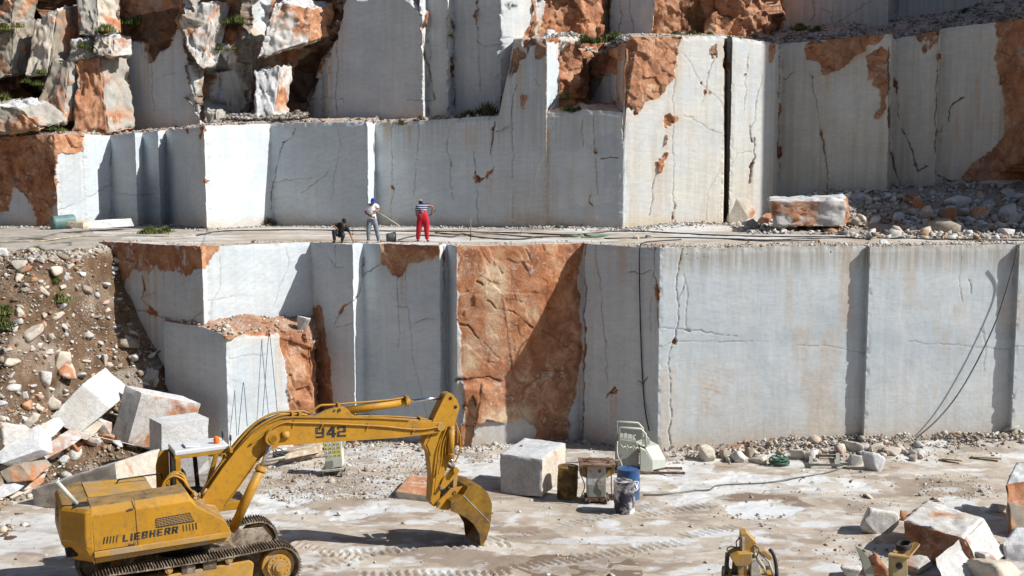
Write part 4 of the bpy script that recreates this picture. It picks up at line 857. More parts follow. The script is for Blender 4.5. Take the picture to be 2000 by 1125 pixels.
# --- boulders at right front
rock('round white boulder with a dark red broken patch, alone left of the big rust boulder', 1724, 1050, 86, 64, 'floor', 'patch', 103, sub=5)
hexa('boulder', 'biggest boulder, rust red front and bluish white top, lower right', 'boulder', [(1762, 1014, 34.0), (1884, 1050, 32.4), (1926, 1128, 31.9), (1764, 1082, 33.5)], (1.35, 1.9, .02), ['rust', 'mixed', 'patch', 'rust', 'rust', 'mixed'], 37, 24, .16, .05, rough=.10)
hexa('boulder', 'tall grey and rust slab standing at the right edge above the biggest boulder', 'boulder', [(1962, 944, 36.6), (2030, 940, 36.6), (2050, 1080, 34.6), (1974, 1082, 34.8)], (1.0, 1.6, .3), ['brown', 'rust', WW, 'rust', 'rust', 'brown'], 39, 18, .12, .05, rough=.08)
hexa('boulder', 'angular white boulder at the bottom edge in front of the biggest boulder', 'boulder', [(1830, 1092, 31.4), (1845, 1082, 31.9), (1910, 1140, 31.6), (1850, 1190, 30.6)], (1.1, 1.2, .15), ['grey', WW, WW, WW, 'grey', WW], 41, 14, .08, .04, rough=.05)
hexa('boulder', 'smooth white boulder at the right edge below the standing slab', 'boulder', [(1956, 1062, 33.6), (2020, 1066, 33.4), (2020, 1118, 32.9), (1958, 1094, 33.4)], (.8, 1.0, .2), ['white', WW, WW, 'cream', 'grey', WW], 43, 12, .1, .04, rough=.05)
rock('rust and white boulder at the bottom edge behind the small yellow drill frame', 1716, 1128, 52, 46, 'floor', 'rust', 107)
rock('cream jagged boulder in the bottom right corner', 1965, 1150, 110, 50, 'floor', 'cream', 109)
rock('low pinkish boulder at the bottom edge between the two yellow rigs', 1664, 1128, 46, 24, 'floor', 'mixed', 111)
rock('pale boulder between the biggest boulder and the angular white one', 1800, 1126, 70, 40, 'floor', 'patch', 183)
rock('white boulder in the corner right of the angular white boulder', 1925, 1120, 60, 44, 'floor', 'patch', 185)
rock('grey white stone behind the standing slab at right', 1900, 1004, 34, 16, 'floor', 'patch', 187)
rock('little white stone tucked against the standing slab at right', 1952, 1003, 30, 20, 'floor', WW, 113)
rock('flat pale stone behind the top of the biggest boulder', 1836, 1010, 50, 18, 'floor', 'cream', 115)
rock('small orange stone between the round boulder and the biggest boulder', 1768, 1018, 18, 22, 'floor', 'rust', 117)
# --- stones along the right wall
for a in (('round cream stone at the wall foot, leftmost of the row beside the saw machine', 1382, 903, 32, 36, 'cream', 121), ('pinkish cubic stone, front of the pile left of the green hose coil', 1446, 905, 38, 26, 'mixed', 123),
          ('small reddish stone on top of the pile left of the hose coil', 1443, 884, 26, 16, 'rust', 125), ('brown stone leaning right in the pile left of the hose coil', 1468, 895, 24, 22, 'brown', 127),
          ('low pale stone just left of the hose coil', 1483, 908, 36, 19, 'cream', 129), ('brown stone at the left of the pile left of the hose coil', 1420, 898, 28, 20, 'brown', 131),
          ('tan split stone just right of the hose coil', 1557, 900, 32, 25, 'cream', 133), ('light grey pyramid stone behind the steel frame', 1668, 888, 40, 28, 'grey', 135),
          ('grey pyramid stone right of the steel frame', 1674, 910, 30, 26, 'grey', 137), ('large pointed white stone at the right end of the wall pile', 1708, 921, 46, 42, 'white', 139),
          ('round white stone by the foot of the slanting cables', 1714, 884, 30, 18, 'cream', 141), ('cream stone at the anchor of the slanting cables', 1745, 892, 36, 18, 'cream', 143), ('squarish tan stone alone on the open floor at right', 1700, 976, 16, 11, 'cream', 145),
          ('little round grey stone on the open floor at right', 1800, 970, 12, 8, 'grey', 147)):
    rock(a[0], a[1], a[2], a[3], a[4], 'floor', a[5], a[6], sub=4)
# --- rocks on the bench
rock('rounded cream block at the foot of the tall lit tower on the bench', 1453, 440, 72, 60, 'bench', 'cream', 151, sub=5, depth=.9)
hexa('boulder', 'long low white and orange rock on the bench right of the rounded block', 'boulder', [(1500, 391, 55.6), (1655, 390, 55.0), (1652, 444, 54.6), (1512, 443, 55.2)], (.6, 2.4, .1), ['mixed', WW, WW, 'mixed', 'mixed', 'rust'], 45, 20, .14, .05, rough=.16)
rock('small pale rock filling between the rounded block and the long rock', 1494, 440, 34, 26, 'bench', 'mixed', 153)
for a in (('white topped tan rock, highest of the bench boulders at right', 1802, 410, 32, 28, 'mixed', 155), ('egg shaped tan boulder on the bench scree at right', 1818, 432, 40, 34, 'cream', 157), ('grey rounded boulder right of the egg shaped one on the bench scree', 1856, 434, 34, 32, 'brown', 159),
          ('reddish boulder on the shaded bench scree', 1916, 426, 36, 26, 'rust', 161), ('pale rock near the cables at the middle of the bench scree', 1757, 462, 36, 24, 'cream', 163), ('white angular rock at the far right front of the bench', 1970, 460, 36, 16, 'white', 165),
          ('grey slab rock at the right edge on the bench scree', 1986, 440, 34, 28, 'grey', 167), ('pale round rock at the right end of the long rock', 1688, 438, 28, 22, 'cream', 169), ('white stone lying by the hoses on the bench', 1268, 466, 18, 8, 'white', 171), ('small tan stone beside the white stone on the bench', 1243, 467, 12, 8, 'cream', 173),
          ('pale rock in the shade at the foot of the orange cliff on the bench', 1972, 388, 28, 22, 'grey', 175), ('white stone at the front right edge of the bench', 1728, 476, 20, 10, 'white', 177)):
    rock(a[0], a[1], a[2], a[3], a[4], 'bench', a[5], a[6])
hexa('marble_slab', 'flat white slab on the bench beside the teal drum', 'slab', [(150, 433, 56.6), (190, 430, 57.2), (196, 446, 56.6), (160, 447, 56.2)], (1.2, 1.4, .03), WW, 47, 10, .04, .02)
hexa('timber', 'short brown timber baulk beside the teal drum on the bench', 'timber', [(129, 433, 55.8), (162, 435, 55.4), (163, 447, 55.2), (129, 442, 55.6)], (.1, .5, .02), 'wood', 48, 8, .02, .01)
# --- natural columns of rock at upper left
for q, e, mt, sd, lb in (
    ([(150, 112, 63.6), (196, 108, 63.8), (212, 260, 62.8), (140, 258, 62.6)], (.8, 2.0, .3), ['rust', 'rust', WW, 'rust', 'brown', 'weather'], 51, 'tall orange rock column with a pale edge above the ledge at upper left'),
    ([(68, 36, 64.2), (112, 18, 64.2), (92, 150, 63.2), (48, 152, 63.2)], (1.0, 1.6, .6), ['cream', 'brown', WW, 'brown', 'brown', 'brown'], 52, 'tall grey tan rock column leaning right near the upper left corner'),
    ([(104, 118, 63.4), (138, 112, 63.4), (122, 240, 62.6), (52, 245, 62.4)], (.9, 1.4, .4), ['brown', 'brown', 'mixed', 'brown', 'brown', 'weather'], 53, 'dark brown rock column left of the orange column'),
    ([(150, -15, 64.6), (190, -15, 64.6), (192, 72, 64.0), (152, 70, 64.0)], (.8, 1.4, .3), ['weather', 'brown', WW, 'brown', 'brown', 'cream'], 54, 'grey rock column at the top edge above the orange column'),
    ([(184, 72, 63.6), (222, 74, 63.6), (220, 112, 63.2), (180, 104, 63.2)], (.6, 1.2, .2), ['cream', WW, WW, 'brown', 'brown', 'mixed'], 55, 'white capped rock above and right of the orange column'),
    ([(136, 80, 63.8), (166, 78, 63.8), (166, 118, 63.4), (134, 122, 63.4)], (.6, 1.2, .3), ['weather', WW, WW, 'brown', 'brown', 'weather'], 56, 'pale rock wedged above the dark brown column'),
    ([(0, 10, 65), (30, -15, 65), (20, 50, 64.6), (-20, 60, 64.6)], (.8, 1.2, .4), ['brown', 'brown', 'brown', 'brown', 'brown', 'brown'], 57, 'weathered grey rock in the upper left corner'),
    ([(-20, 44, 64.4), (24, 44, 64.4), (22, 150, 63.8), (-25, 160, 63.8)], (.8, 1.2, .4), ['brown', 'brown', 'weather', 'brown', 'brown', 'brown'], 58, 'dark weathered rock at the left edge below the corner'),
    ([(-20, 200, 60.9), (35, 212, 60.8), (78, 250, 60.5), (-20, 262, 60.5)], (.8, 2.0, .4), ['brown', 'weather', WW, 'brown', 'brown', 'weather'], 59, 'broad pale rock on the ledge above the rust face at the left edge'),
    ([(498, 140, 64.4), (548, 130, 64.6), (536, 236, 63.8), (500, 238, 63.6)], (.35, 1.4, .2), ['white', WW, WW, 'brown', WW, 'mixed'], 79, 'white pointed rock under the bulging orange and white rock'),
    ([(398, 218, 62.4), (424, 218, 62.4), (424, 242, 62.2), (396, 242, 62.2)], (.2, .7, .05), 'weather', 60, 'small white rock sitting in the grass on the ledge'),
    ([(535, 4, 64.5), (612, 18, 65.5), (602, 84, 65), (500, 116, 64.1)], (1.0, 1.5, .5), ['mixed', WW, WW, 'brown', WW, 'rust'], 61, 'big white and orange rock bulging above the dark gully at upper left'),
    ([(356, 18, 64.6), (420, 4, 65.0), (392, 140, 64.2), (362, 90, 64.2)], (.6, 1.4, .3), ['mixed', WW, WW, 'brown', WW, 'mixed'], 62, 'white rock with rust stains beside the grassy gully at upper left')):
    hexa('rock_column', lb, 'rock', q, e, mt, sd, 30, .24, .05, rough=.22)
for a in (('block of pale rock on the slope behind the persons', 0, 0),): pass

# --- medium stones on the slope
grp = 'stones on the rubble slope'
for a in (('large pale angular boulder in the middle of the rubble slope', 112, 728, 42, 46, 'cream', 201, 0), ('long log shaped pale stone slanting on the rubble slope', 47, 668, 58, 30, 'cream', 203, -.5), ('white stone just above the leaning sawn block', 80, 752, 36, 30, 'mixed', 205, 0),
          ('whitish round stone with a dark underside low on the slope at left', 47, 782, 18, 18, 'white', 207, 0), ('upright white stone low on the slope at left', 46, 836, 20, 26, 'white', 208, .2), ('pinkish flat stone behind the leaning sawn block', 95, 798, 44, 24, 'cream', 209, 0),
          ('stone with a shaded left side at the foot of the slope near the leaning block', 50, 838, 40, 36, 'cream', 210, .3), ('orange topped white boulder at the left edge of the slope foot', 8, 872, 66, 52, 'mixed', 211, 0), ('white cubic stone high on the slope', 127, 547, 17, 17, 'white', 213, .3),
          ('white stone near the top of the slope', 150, 512, 16, 15, 'white', 215, 0), ('pale stone near the shadow edge on the slope', 196, 711, 22, 22, 'cream', 217, 0), ('cream flat stone near the top of the slope at left', 32, 528, 34, 22, 'cream', 219, 0), ('cubic tan stone at the left high on the slope', 33, 552, 22, 20, 'cream', 221, 0),
          ('white slab stone at the top left edge of the slope', 3, 502, 22, 20, 'white', 223, 0), ('dark round stone at the top of the slope', 262, 500, 18, 14, 'brown', 225, 0), ('pale stone in the deep shade beside the sawn face', 290, 752, 34, 34, 'grey', 227, 0), ('rust and white rock standing beside the leaning sawn block', 200, 856, 30, 44, 'mixed', 229, 0)):
    rock(a[0], a[1], a[2], a[3], a[4], 'slope', a[5], a[6], rot=a[7])
rs = np.random.RandomState(5); protos = [rock_mesh('slope_stone', (.55, .38, .26), 300 + i, M[['cream', 'grey', 'mixed', 'white', 'brown', 'cream'][i % 6]], sub=3) for i in range(6)]
k = 0
while k < 150:
    u_, v_ = rs.uniform(0, 330), rs.uniform(500, 900)
    if (u_ > 215 and v_ < 640 and u_ > 240) or v_ < 490 + (300 - u_) * .06 or (u_ > 130 and v_ > 830) or (u_ > 230 and v_ > 760): continue
    p = place('slope', u_, v_); o = link('slope_stone', protos[k % 6]); s_ = float(np.exp(rs.normal(-.55, .42))); o.scale = (s_, s_ * rs.uniform(.7, 1.2), s_ * rs.uniform(.6, 1.2))
    o.location = (p.x, p.y, p.z + .08 * s_); o.rotation_euler = (rs.uniform(-.6, .6), rs.uniform(-.6, .6), rs.uniform(0, 6)); k += 1
    tag(o, 'small broken stone lying loose on the brown rubble slope at left', 'stone', grp)
protos2 = [rock_mesh('wall_stone', (.5, .42, .34), 320 + i, M[['cream', 'mixed', 'grey', 'cream'][i % 4]], sub=3) for i in range(4)]
for k in range(46):
    u_ = rs.choice([rs.uniform(1570, 1730), rs.uniform(1400, 1500), rs.uniform(1720, 1840)], p=[.7, .12, .18]); v_ = rs.uniform(868 + 14 * (u_ < 1600), 902)
    p = place('floor', u_, v_); o = link('wall_stone', protos2[k % 4]); s_ = float(np.exp(rs.normal(-.5, .4))); o.scale = (s_, s_, s_ * rs.uniform(.7, 1.2)); o.location = (p.x, p.y, p.z + .1 * s_); o.rotation_euler = (rs.uniform(-.5, .5), rs.uniform(-.5, .5), rs.uniform(0, 6))
    tag(o, 'small broken stone in the heap along the foot of the right wall', 'stone', 'stones heaped along the right wall')
protos3 = [rock_mesh('bench_stone', (.5, .42, .34), 340 + i, M[['cream', 'white', 'grey', 'brown'][i % 4]], sub=3) for i in range(4)]
for k in range(120):
    u_ = rs.uniform(1640, 2000); v_ = rs.uniform(385, 458) if u_ > 1690 else rs.uniform(380, 392)
    p = place('bench', u_, v_); o = link('bench_stone', protos3[k % 4]); s_ = float(np.exp(rs.normal(-.25, .45))); o.scale = (s_, s_, s_ * rs.uniform(.7, 1.2)); o.location = (p.x, p.y, p.z + .08 * s_); o.rotation_euler = (rs.uniform(-.5, .5), rs.uniform(-.5, .5), rs.uniform(0, 6))
    tag(o, 'small broken stone on the scree at the right end of the bench', 'stone', 'stones on the bench scree')

# --- rubble nobody could count, one mesh per place
def scatter(name, pts, sizes, seed, palette):
    rs = np.random.RandomState(seed); n = len(pts)
    bm = bmesh.new(); bmesh.ops.create_icosphere(bm, subdivisions=1, radius=1)
    base = np.array([v.co[:] for v in bm.verts]); fa = np.array([[v.index for v in f.verts] for f in bm.faces]); bm.free()
    V = np.empty((n, 12, 3))
    jit = base[None] * rs.uniform(.4, 1.4, (n, 12, 1)); sc = rs.uniform(.45, 1.25, (n, 1, 3)); sc[..., 2] *= .65
    V = jit * sc * np.asarray(sizes)[:, None, None] * .5
    a = rs.uniform(0, 6.28, n); c_, s_ = np.cos(a), np.sin(a); x = V[..., 0] * c_[:, None] - V[..., 1] * s_[:, None]; y = V[..., 0] * s_[:, None] + V[..., 1] * c_[:, None]
    b = rs.uniform(-.7, .7, n); c2, s2 = np.cos(b)[:, None], np.sin(b)[:, None]; z = V[..., 2] * c2 + x * s2; x = x * c2 - V[..., 2] * s2
    V = np.stack([x, y, z], -1) + np.asarray(pts)[:, None, :]
    Fa = (fa[None] + (np.arange(n) * 12)[:, None, None]).reshape(-1, 3)
    pal = np.array(palette); col = pal[rs.randint(0, len(pal), n)] * rs.uniform(.75, 1.1, (n, 1)); col = np.repeat(col[:, None], 12, 1).reshape(-1, 3).clip(0, .85)
    o = link(name, np_mesh(name, V.reshape(-1, 3), Fa, M['stone'], {'col': col}, smooth=False))
    return tag(o, kind='stuff')
PAL = [(.70, .68, .64), (.76, .74, .70), (.58, .52, .45), (.62, .52, .40), (.45, .38, .30), (.50, .30, .17), (.36, .29, .22), (.72, .68, .62)]
PALW = [(.74, .74, .74), (.7, .7, .68), (.62, .6, .56), (.5, .46, .4), (.78, .77, .74)]
PALD = [(.30, .26, .22), (.40, .36, .32), (.22, .17, .13), (.55, .53, .5)]
def jitter_z(X, Y, Z, s): return np.stack([X, Y, Z + s * .12], -1)
rs = np.random.RandomState(11)
# slope
n = 24000; X = rs.uniform(-23.5, -13.3, n); Y = rs.uniform(36, 50, n); Z = talus_z(X, Y); ok = (Z < 8.0) & (fbm(X * .8, Y * .8, Z * .8, 3, 101) + rs.uniform(-.5, .5, n) > -.1)
s = np.exp(rs.normal(-2.45, .62, n)); X, Y, Z, s = X[ok], Y[ok], Z[ok], s[ok]; scatter('slope_rubble', jitter_z(X, Y, Z, s), s, 1, PAL + [(.30, .22, .15)] * 3)
# floor gravel patches
uu = rs.uniform(0, 2000, 52000); vv = rs.uniform(870, 1125, 52000)
def inpoly(pts, dens): return pip(uu, vv, pts) & (rs.uniform(0, 1, len(uu)) < dens)
ok = inpoly([(480, 890), (640, 880), (900, 900), (870, 970), (760, 975), (560, 980), (490, 960)], .95) | inpoly([(700, 860), (900, 872), (900, 912), (690, 905)], .7) | inpoly([(900, 860), (1120, 860), (1100, 900), (900, 905)], .7) | inpoly([(1260, 880), (1560, 885), (1700, 880), (1960, 875), (1960, 895), (1740, 905), (1600, 905), (1300, 892)], .5) | (rs.uniform(0, 1, len(uu)) < .012 + .05 * (vn(uu * .012, vv * .03, 0 * uu, 3) > .3)) \
    | inpoly([(1780, 930), (1900, 925), (1960, 970), (1820, 985)], .45) | inpoly([(1380, 1004), (1560, 1006), (1500, 1018), (1390, 1014)], .6) | inpoly([(1600, 1030), (1700, 1040), (1800, 1120), (1600, 1100)], .12) | inpoly([(1660, 900), (1760, 990), (1690, 1000), (1620, 960)], .1)
a = (CY - vv[ok]) / F; t = -H / (-st + a * ct); X = (uu[ok] - CX) / F * t; Y = (ct + a * st) * t; ok2 = Y < 48.4; X, Y = X[ok2], Y[ok2]
s = np.exp(rs.normal(-2.95, .55, len(X))); scatter('floor_gravel', jitter_z(X, Y, floor_z(X, Y), s), s, 2, PAL)
# along the foot of the lower wall
i = rs.randint(0, len(LOW.C), 9000); d = np.abs(rs.normal(0, .55, 9000)); X = LOW.C[i, 0]; Y = LOW.C[i, 1] - d - .02; k = (X > -9) & (rs.uniform(0, 1, 9000) < .22 + .15 * (X > 6) + .6 * ((X > 11) & (X < 15)) + .25 * (vn(X * .6, 0 * X, 0 * X, 8) > .2)); X, Y, d = X[k], Y[k], d[k]
s = np.exp(rs.normal(-2.3, .5, len(X))); scatter('wall_foot_rubble', jitter_z(X, Y, floor_z(X, Y) + .22 * np.exp(-d * 2.2) * (X > 6), s), s, 3, PAL)
# bench: foot of the middle wall, scree at the right, front lip
i = rs.randint(0, len(MID.C), 16000); d = np.abs(rs.normal(0, .7, 16000)); X = MID.C[i, 0]; Y = MID.C[i, 1] - d; k = (np.abs(X) < 30); X, Y = X[k], Y[k]
s = np.exp(rs.normal(-2.35, .5, len(X))); zz = np.where(X < -16, talus_z(X, Y), bench_z(X, Y)); scatter('bench_foot_rubble', jitter_z(X, Y, zz, s * .6), s * .6, 4, PALD + PALW[2:])
n = 17000; X = rs.uniform(11, 30, n); Y = rs.uniform(51, 63, n); k = (X > 11 + (Y < 54) * 4) & (fbm(X * .7, Y * .7, 0, 3, 102) + rs.uniform(-.6, .6, n) > -.15); X, Y = X[k], Y[k]; s = np.exp(rs.normal(-2.0, .6, len(X)))
scatter('scree_rubble', jitter_z(X, Y, bench_z(X, Y), s), s, 5, PAL + PALW)
i = rs.randint(0, len(LOW.C), 5200); X = LOW.top[i, 0]; Y = LOW.top[i, 1] + np.abs(rs.normal(.3, .9, 5200)) ; k = (X > 5.0) | (rs.uniform(0, 1, 5200) < .14); k &= (Y > LOW.top[i, 1] + .08); X, Y = X[k], Y[k]; s = np.exp(rs.normal(-2.7, .45, len(X)))
scatter('bench_edge_gravel', jitter_z(X, Y, bench_z(X, Y), s), s, 6, PAL)
# ledges
def ledge(W, n, seed, depth, rise, pal, xr, ms=-2.1):
    rs = np.random.RandomState(seed); i = rs.randint(0, len(W.C), n); k = (W.U[i] > xr[0]) & (W.U[i] < xr[1]); i = i[k]; t = rs.uniform(0.02, 1, len(i)) ** 1.5
    X = W.top[i, 0]; Y = W.top[i, 1] + depth * t; Z = W.top[i, 2] + rise * t; s = np.exp(rs.normal(ms, .5, len(i))); return scatter('ledge_rubble', np.stack([X, Y, Z + .06], -1), s, seed, pal)
ledge(MID, 5000, 7, 7.0, .5, PALD + PALW[2:4], (-50, 990), -2.3); ledge(MID, 12000, 8, 7.0, 1.35, PALD + PALW[3:4], (1500, 2100)); ledge(MID, 2500, 9, 7.0, .8, PALW[2:], (1220, 1510), -2.3); ledge(BLK, 500, 10, 2.4, .6, [(.5, .28, .13), (.68, .6, .5), (.55, .38, .22), (.74, .7, .64)], (322, 622), -2.2)
ledge(HOL, 1500, 12, 2.5, .4, PALD + PALW, (1068, 1226))
# broken stone tumbled out of the hollow and the gullies
n = 1300; X = rs.uniform(world_x(440, 65, 14), world_x(600, 65, 14), n); t = rs.uniform(0, 1, n); Y = 62.3 + 3.6 * t; Z = 13.75 + .45 * t + rs.uniform(0, .05, n); s = np.exp(rs.normal(-1.9, .5, n)); scatter('gully_rubble', np.stack([X, Y, Z], -1), s, 13, PALD)
rock('white stone balanced on the step of the protruding sawn block', 594, 643, 26, 28, 'floor', 'white', 181)
o_ = bpy.data.objects[-1] if False else [o for o in COL.objects if o.get('label', '').startswith('white stone balanced')][0]; q = unp(594, 632, 47.6); o_.location = q; o_.scale = (1.1, 1.1, 1.1)

# ------------------------------------------------------------------ grass and weeds
def tuft_mesh(seed, h=.5, r=.35, n=70, mat=None, droop=.9):
    rs = np.random.RandomState(seed); V = [(0, 0, -.12)]; Fs = []
    for i in range(n):
        a = rs.uniform(0, 6.28); rr = r * abs(rs.normal(0, .55)); hh = h * rs.uniform(.2, 1.0) * math.exp(-rr / r * .7); b = rs.uniform(0, 6.28); ln = rs.uniform(.1, droop) * hh
        x, y = rr * math.cos(a), rr * math.sin(a); dx, dy = math.cos(b), math.sin(b); w_ = .012 + .008 * rs.rand(); k = len(V)
        V += [(x - dy * w_, y + dx * w_, -.05), (x + dy * w_, y - dx * w_, -.05), (x + dx * ln * .4 + dy * w_, y + dy * ln * .4 - dx * w_, hh * .6), (x + dx * ln * .4 - dy * w_, y + dy * ln * .4 + dx * w_, hh * .6), (x + dx * ln, y + dy * ln, hh)]
        Fs += [(k, k + 1, k + 2, k + 3), (k + 3, k + 2, k + 4), (0, k + 1, k)]
    me = bpy.data.meshes.new('grass_tuft'); me.from_pydata(V, [], Fs); me.materials.append(mat or M['leaf']); return me
tufts = [tuft_mesh(i, .42 + .08 * i, .5, 260) for i in range(3)]; dry = [tuft_mesh(9 + i, .75, .6, 240, M['dryleaf'], 1.1) for i in range(2)]
def tuft(px, py, Y, sc=1.0, d=False, n=1, spread=0, label='green grass tuft growing on the rock ledge', group='grass tufts on the ledges'):
    for j in range(n):
        p = unp(px + rnd.uniform(-spread, spread), py + rnd.uniform(-1, 7), Y + rnd.uniform(-.1, .5)); o = link('grass_tuft', (dry if d else tufts)[rnd.randrange(2)]); o.location = p; o.rotation_euler = (0, 0, rnd.uniform(0, 6)); s_ = sc * rnd.uniform(.35, .85); o.scale = (s_, s_, s_)
        tag(o, label, 'grass', group)
tuft(430, 244, 62.7, .8, n=6, spread=30); tuft(118, 254, 61, .8, n=2, spread=10); tuft(105, 252, 61.4, .9, n=2, spread=10); tuft(25, 50, 63.8, 1.4, n=3, spread=20); tuft(60, 160, 62.8, 1.0, n=2, spread=25); tuft(10, 200, 62.2, 1.6, n=3, spread=20)
tuft(205, 60, 63.4, 1.3, n=3, spread=12); tuft(260, 40, 66, 1.4, n=4, spread=30); tuft(455, 42, 65.2, 1.5, n=3, spread=18); tuft(445, 95, 65.2, 1.2, n=3, spread=25); tuft(170, 92, 63.4, 1.0, n=2, spread=14); tuft(85, 140, 63, 1.2, n=2, spread=8)
tuft(1145, 78, 62.6, 1.5, n=6, spread=26); tuft(1118, 214, 59.4, 1.0, n=4, spread=18); tuft(1108, 190, 60, .8, n=1); tuft(1350, 68, 62, 1.1, n=5, spread=36); tuft(1190, 70, 63, 1.1, n=2, spread=14); tuft(1580, 55, 66.5, 1.2, n=3, spread=20); tuft(1930, 18, 67, 1.5, n=6, spread=55); tuft(998, 8, 63.5, 1.2, n=2, spread=6)
tuft(698, 230, 61.6, .8, n=2, spread=6); tuft(905, 232, 61, 1.2, True, n=7, spread=40, label='dark dry weed tuft in the shade of the ledge', group='dry weeds on the ledge'); tuft(942, 226, 61, 1.9, True, n=3, spread=12, label='dark dry weed tuft in the shade of the ledge', group='dry weeds on the ledge'); tuft(800, 236, 61, .6, True, n=3, spread=30, label='dark dry weed tuft in the shade of the ledge', group='dry weeds on the ledge')
tuft(545, 228, 64, .9, True, n=3, spread=40, label='dark dry weed tuft in the shade of the ledge', group='dry weeds on the ledge'); tuft(880, 70, 64, .4, n=1)
def ptuft(kind, px, py, sc, lab, d=False, n=1, spread=0, group=None):
    for j in range(n):
        p = place(kind, px + rnd.uniform(-spread, spread), py + rnd.uniform(-2, 2)); o = link('grass_tuft', (dry if d else tufts)[rnd.randrange(2)]); o.location = p; o.rotation_euler = (0, 0, rnd.uniform(0, 6)); o.scale = (sc, sc, sc); tag(o, lab, 'grass', group)
ptuft('slope', 305, 455, .8, 'yellow green weed at the foot of the fluted wall on the bench', n=6, spread=22, group='weeds at the foot of the fluted wall')
ptuft('slope', 70, 492, .6, 'small green plant on the bench rim at left', n=2, spread=5, group='plants on the bench rim'); ptuft('slope', 118, 588, .9, 'green plant in the middle of the rubble slope', n=2, spread=4, group='plants mid slope'); ptuft('slope', 4, 640, 1.0, 'bright green plant at the left edge of the slope', n=3, spread=8, group='plants at the left edge of the slope'); ptuft('slope', 5, 610, .8, 'olive plant above the bright green one at the left edge', n=2, spread=8, group='olive plants at the left edge'); ptuft('slope', 110, 548, .5, 'low green plant high on the slope', n=2, spread=8, group='low plants high on the slope')
ptuft('slope', 308, 508, .8, 'green weed hanging under the bench edge near the rubble', n=2, spread=5, group='weeds under the bench edge')
ptuft('bench', 550, 440, .8, 'brown dry brush piled at the foot of the middle wall', True, n=12, spread=42, group='dry brush at the foot of the middle wall')
ptuft('bench', 1092, 447, .35, 'low yellow green grass by the hoses on the bench', n=4, spread=18, group='grass by the hoses')
# ------------------------------------------------------------------ writing
GL = {'L': [(0, 0, 1.8, 7), (0, 0, 4.5, 1.5)], 'I': [(0, 0, 1.8, 7)], 'E': [(0, 0, 1.8, 7), (0, 0, 4.7, 1.4), (0, 2.8, 4.3, 4.2), (0, 5.6, 4.7, 7)],
      'B': [(0, 0, 1.8, 7), (0, 0, 4.5, 1.4), (0, 2.8, 4.4, 4.2), (0, 5.6, 4.5, 7), (3.1, .5, 5, 3.2), (3.1, 3.8, 4.9, 6.5)], 'H': [(0, 0, 1.8, 7), (3.2, 0, 5, 7), (0, 2.8, 5, 4.2)],
      'R': [(0, 0, 1.8, 7), (0, 5.6, 4.5, 7), (0, 2.7, 4.5, 4.1), (3.1, 3.3, 5, 6.5), [(2.0, 2.9), (3.4, 0), (5.4, 0), (4.0, 2.9)]],
      '9': [(0, 3, 1.5, 6.6), (.4, 5.8, 4.6, 7), (3.5, .4, 5, 6.6), (.4, 2.6, 4, 3.8), (.2, 0, 4.6, 1.2)],
      '4': [(3.0, 0, 4.7, 7), (0, 1.5, 5.5, 2.9), [(0, 2.8), (0, 2.0), (1.8, 2.8), (3.2, 4.9), (3.2, 7), (2.7, 7)]], '2': [(0, 0, 5, 1.3), (.4, 5.8, 4.6, 7), (3.5, 3.4, 5, 6.6), (.6, 2.9, 4.6, 4.1), (0, .8, 1.5, 3.6), (0, 5, 1.5, 6.4)]}
def block_text(body, cellw=6.0):
    """heavy block lettering in the unit square, x to the right, y up"""
    b = MB(); x = 0; W_ = sum((2.9 if c == 'I' else cellw) for c in body) - 1.0; k = 0
    for c in body:
        for g in GL[c]:
            pts = [(g[0], g[1]), (g[2], g[1]), (g[2], g[3]), (g[0], g[3])] if not isinstance(g, list) else g; k += 1
            b.add([((x + p) / W_, q / 7, -.0002 * (k % 7)) for p, q in pts], [tuple(range(len(pts)))])
        x += 2.9 if c == 'I' else cellw
    me = bpy.data.meshes.new('lettering'); me.from_pydata(b.v, [], b.f); me.materials.append(M['lettering']); return me
def text_mesh(body, size, thick=.012, bold=.02, align='LEFT'):
    cu = bpy.data.curves.new('lettering', 'FONT'); cu.body = body; cu.size = size; cu.extrude = thick; cu.offset = bold * size; cu.align_x = align
    cu.resolution_u = 4; o = bpy.data.objects.new('lettering', cu); COL.objects.link(o)
    dg = bpy.context.evaluated_depsgraph_get(); me = bpy.data.meshes.new_from_object(o.evaluated_get(dg)); bpy.data.objects.remove(o); bpy.data.curves.remove(cu)
    me.materials.clear(); me.materials.append(M['lettering']); return me

def part(name, mb, mat, parent, bevel=0, **k): return mb.build(name, mat, parent, bevel, **k)

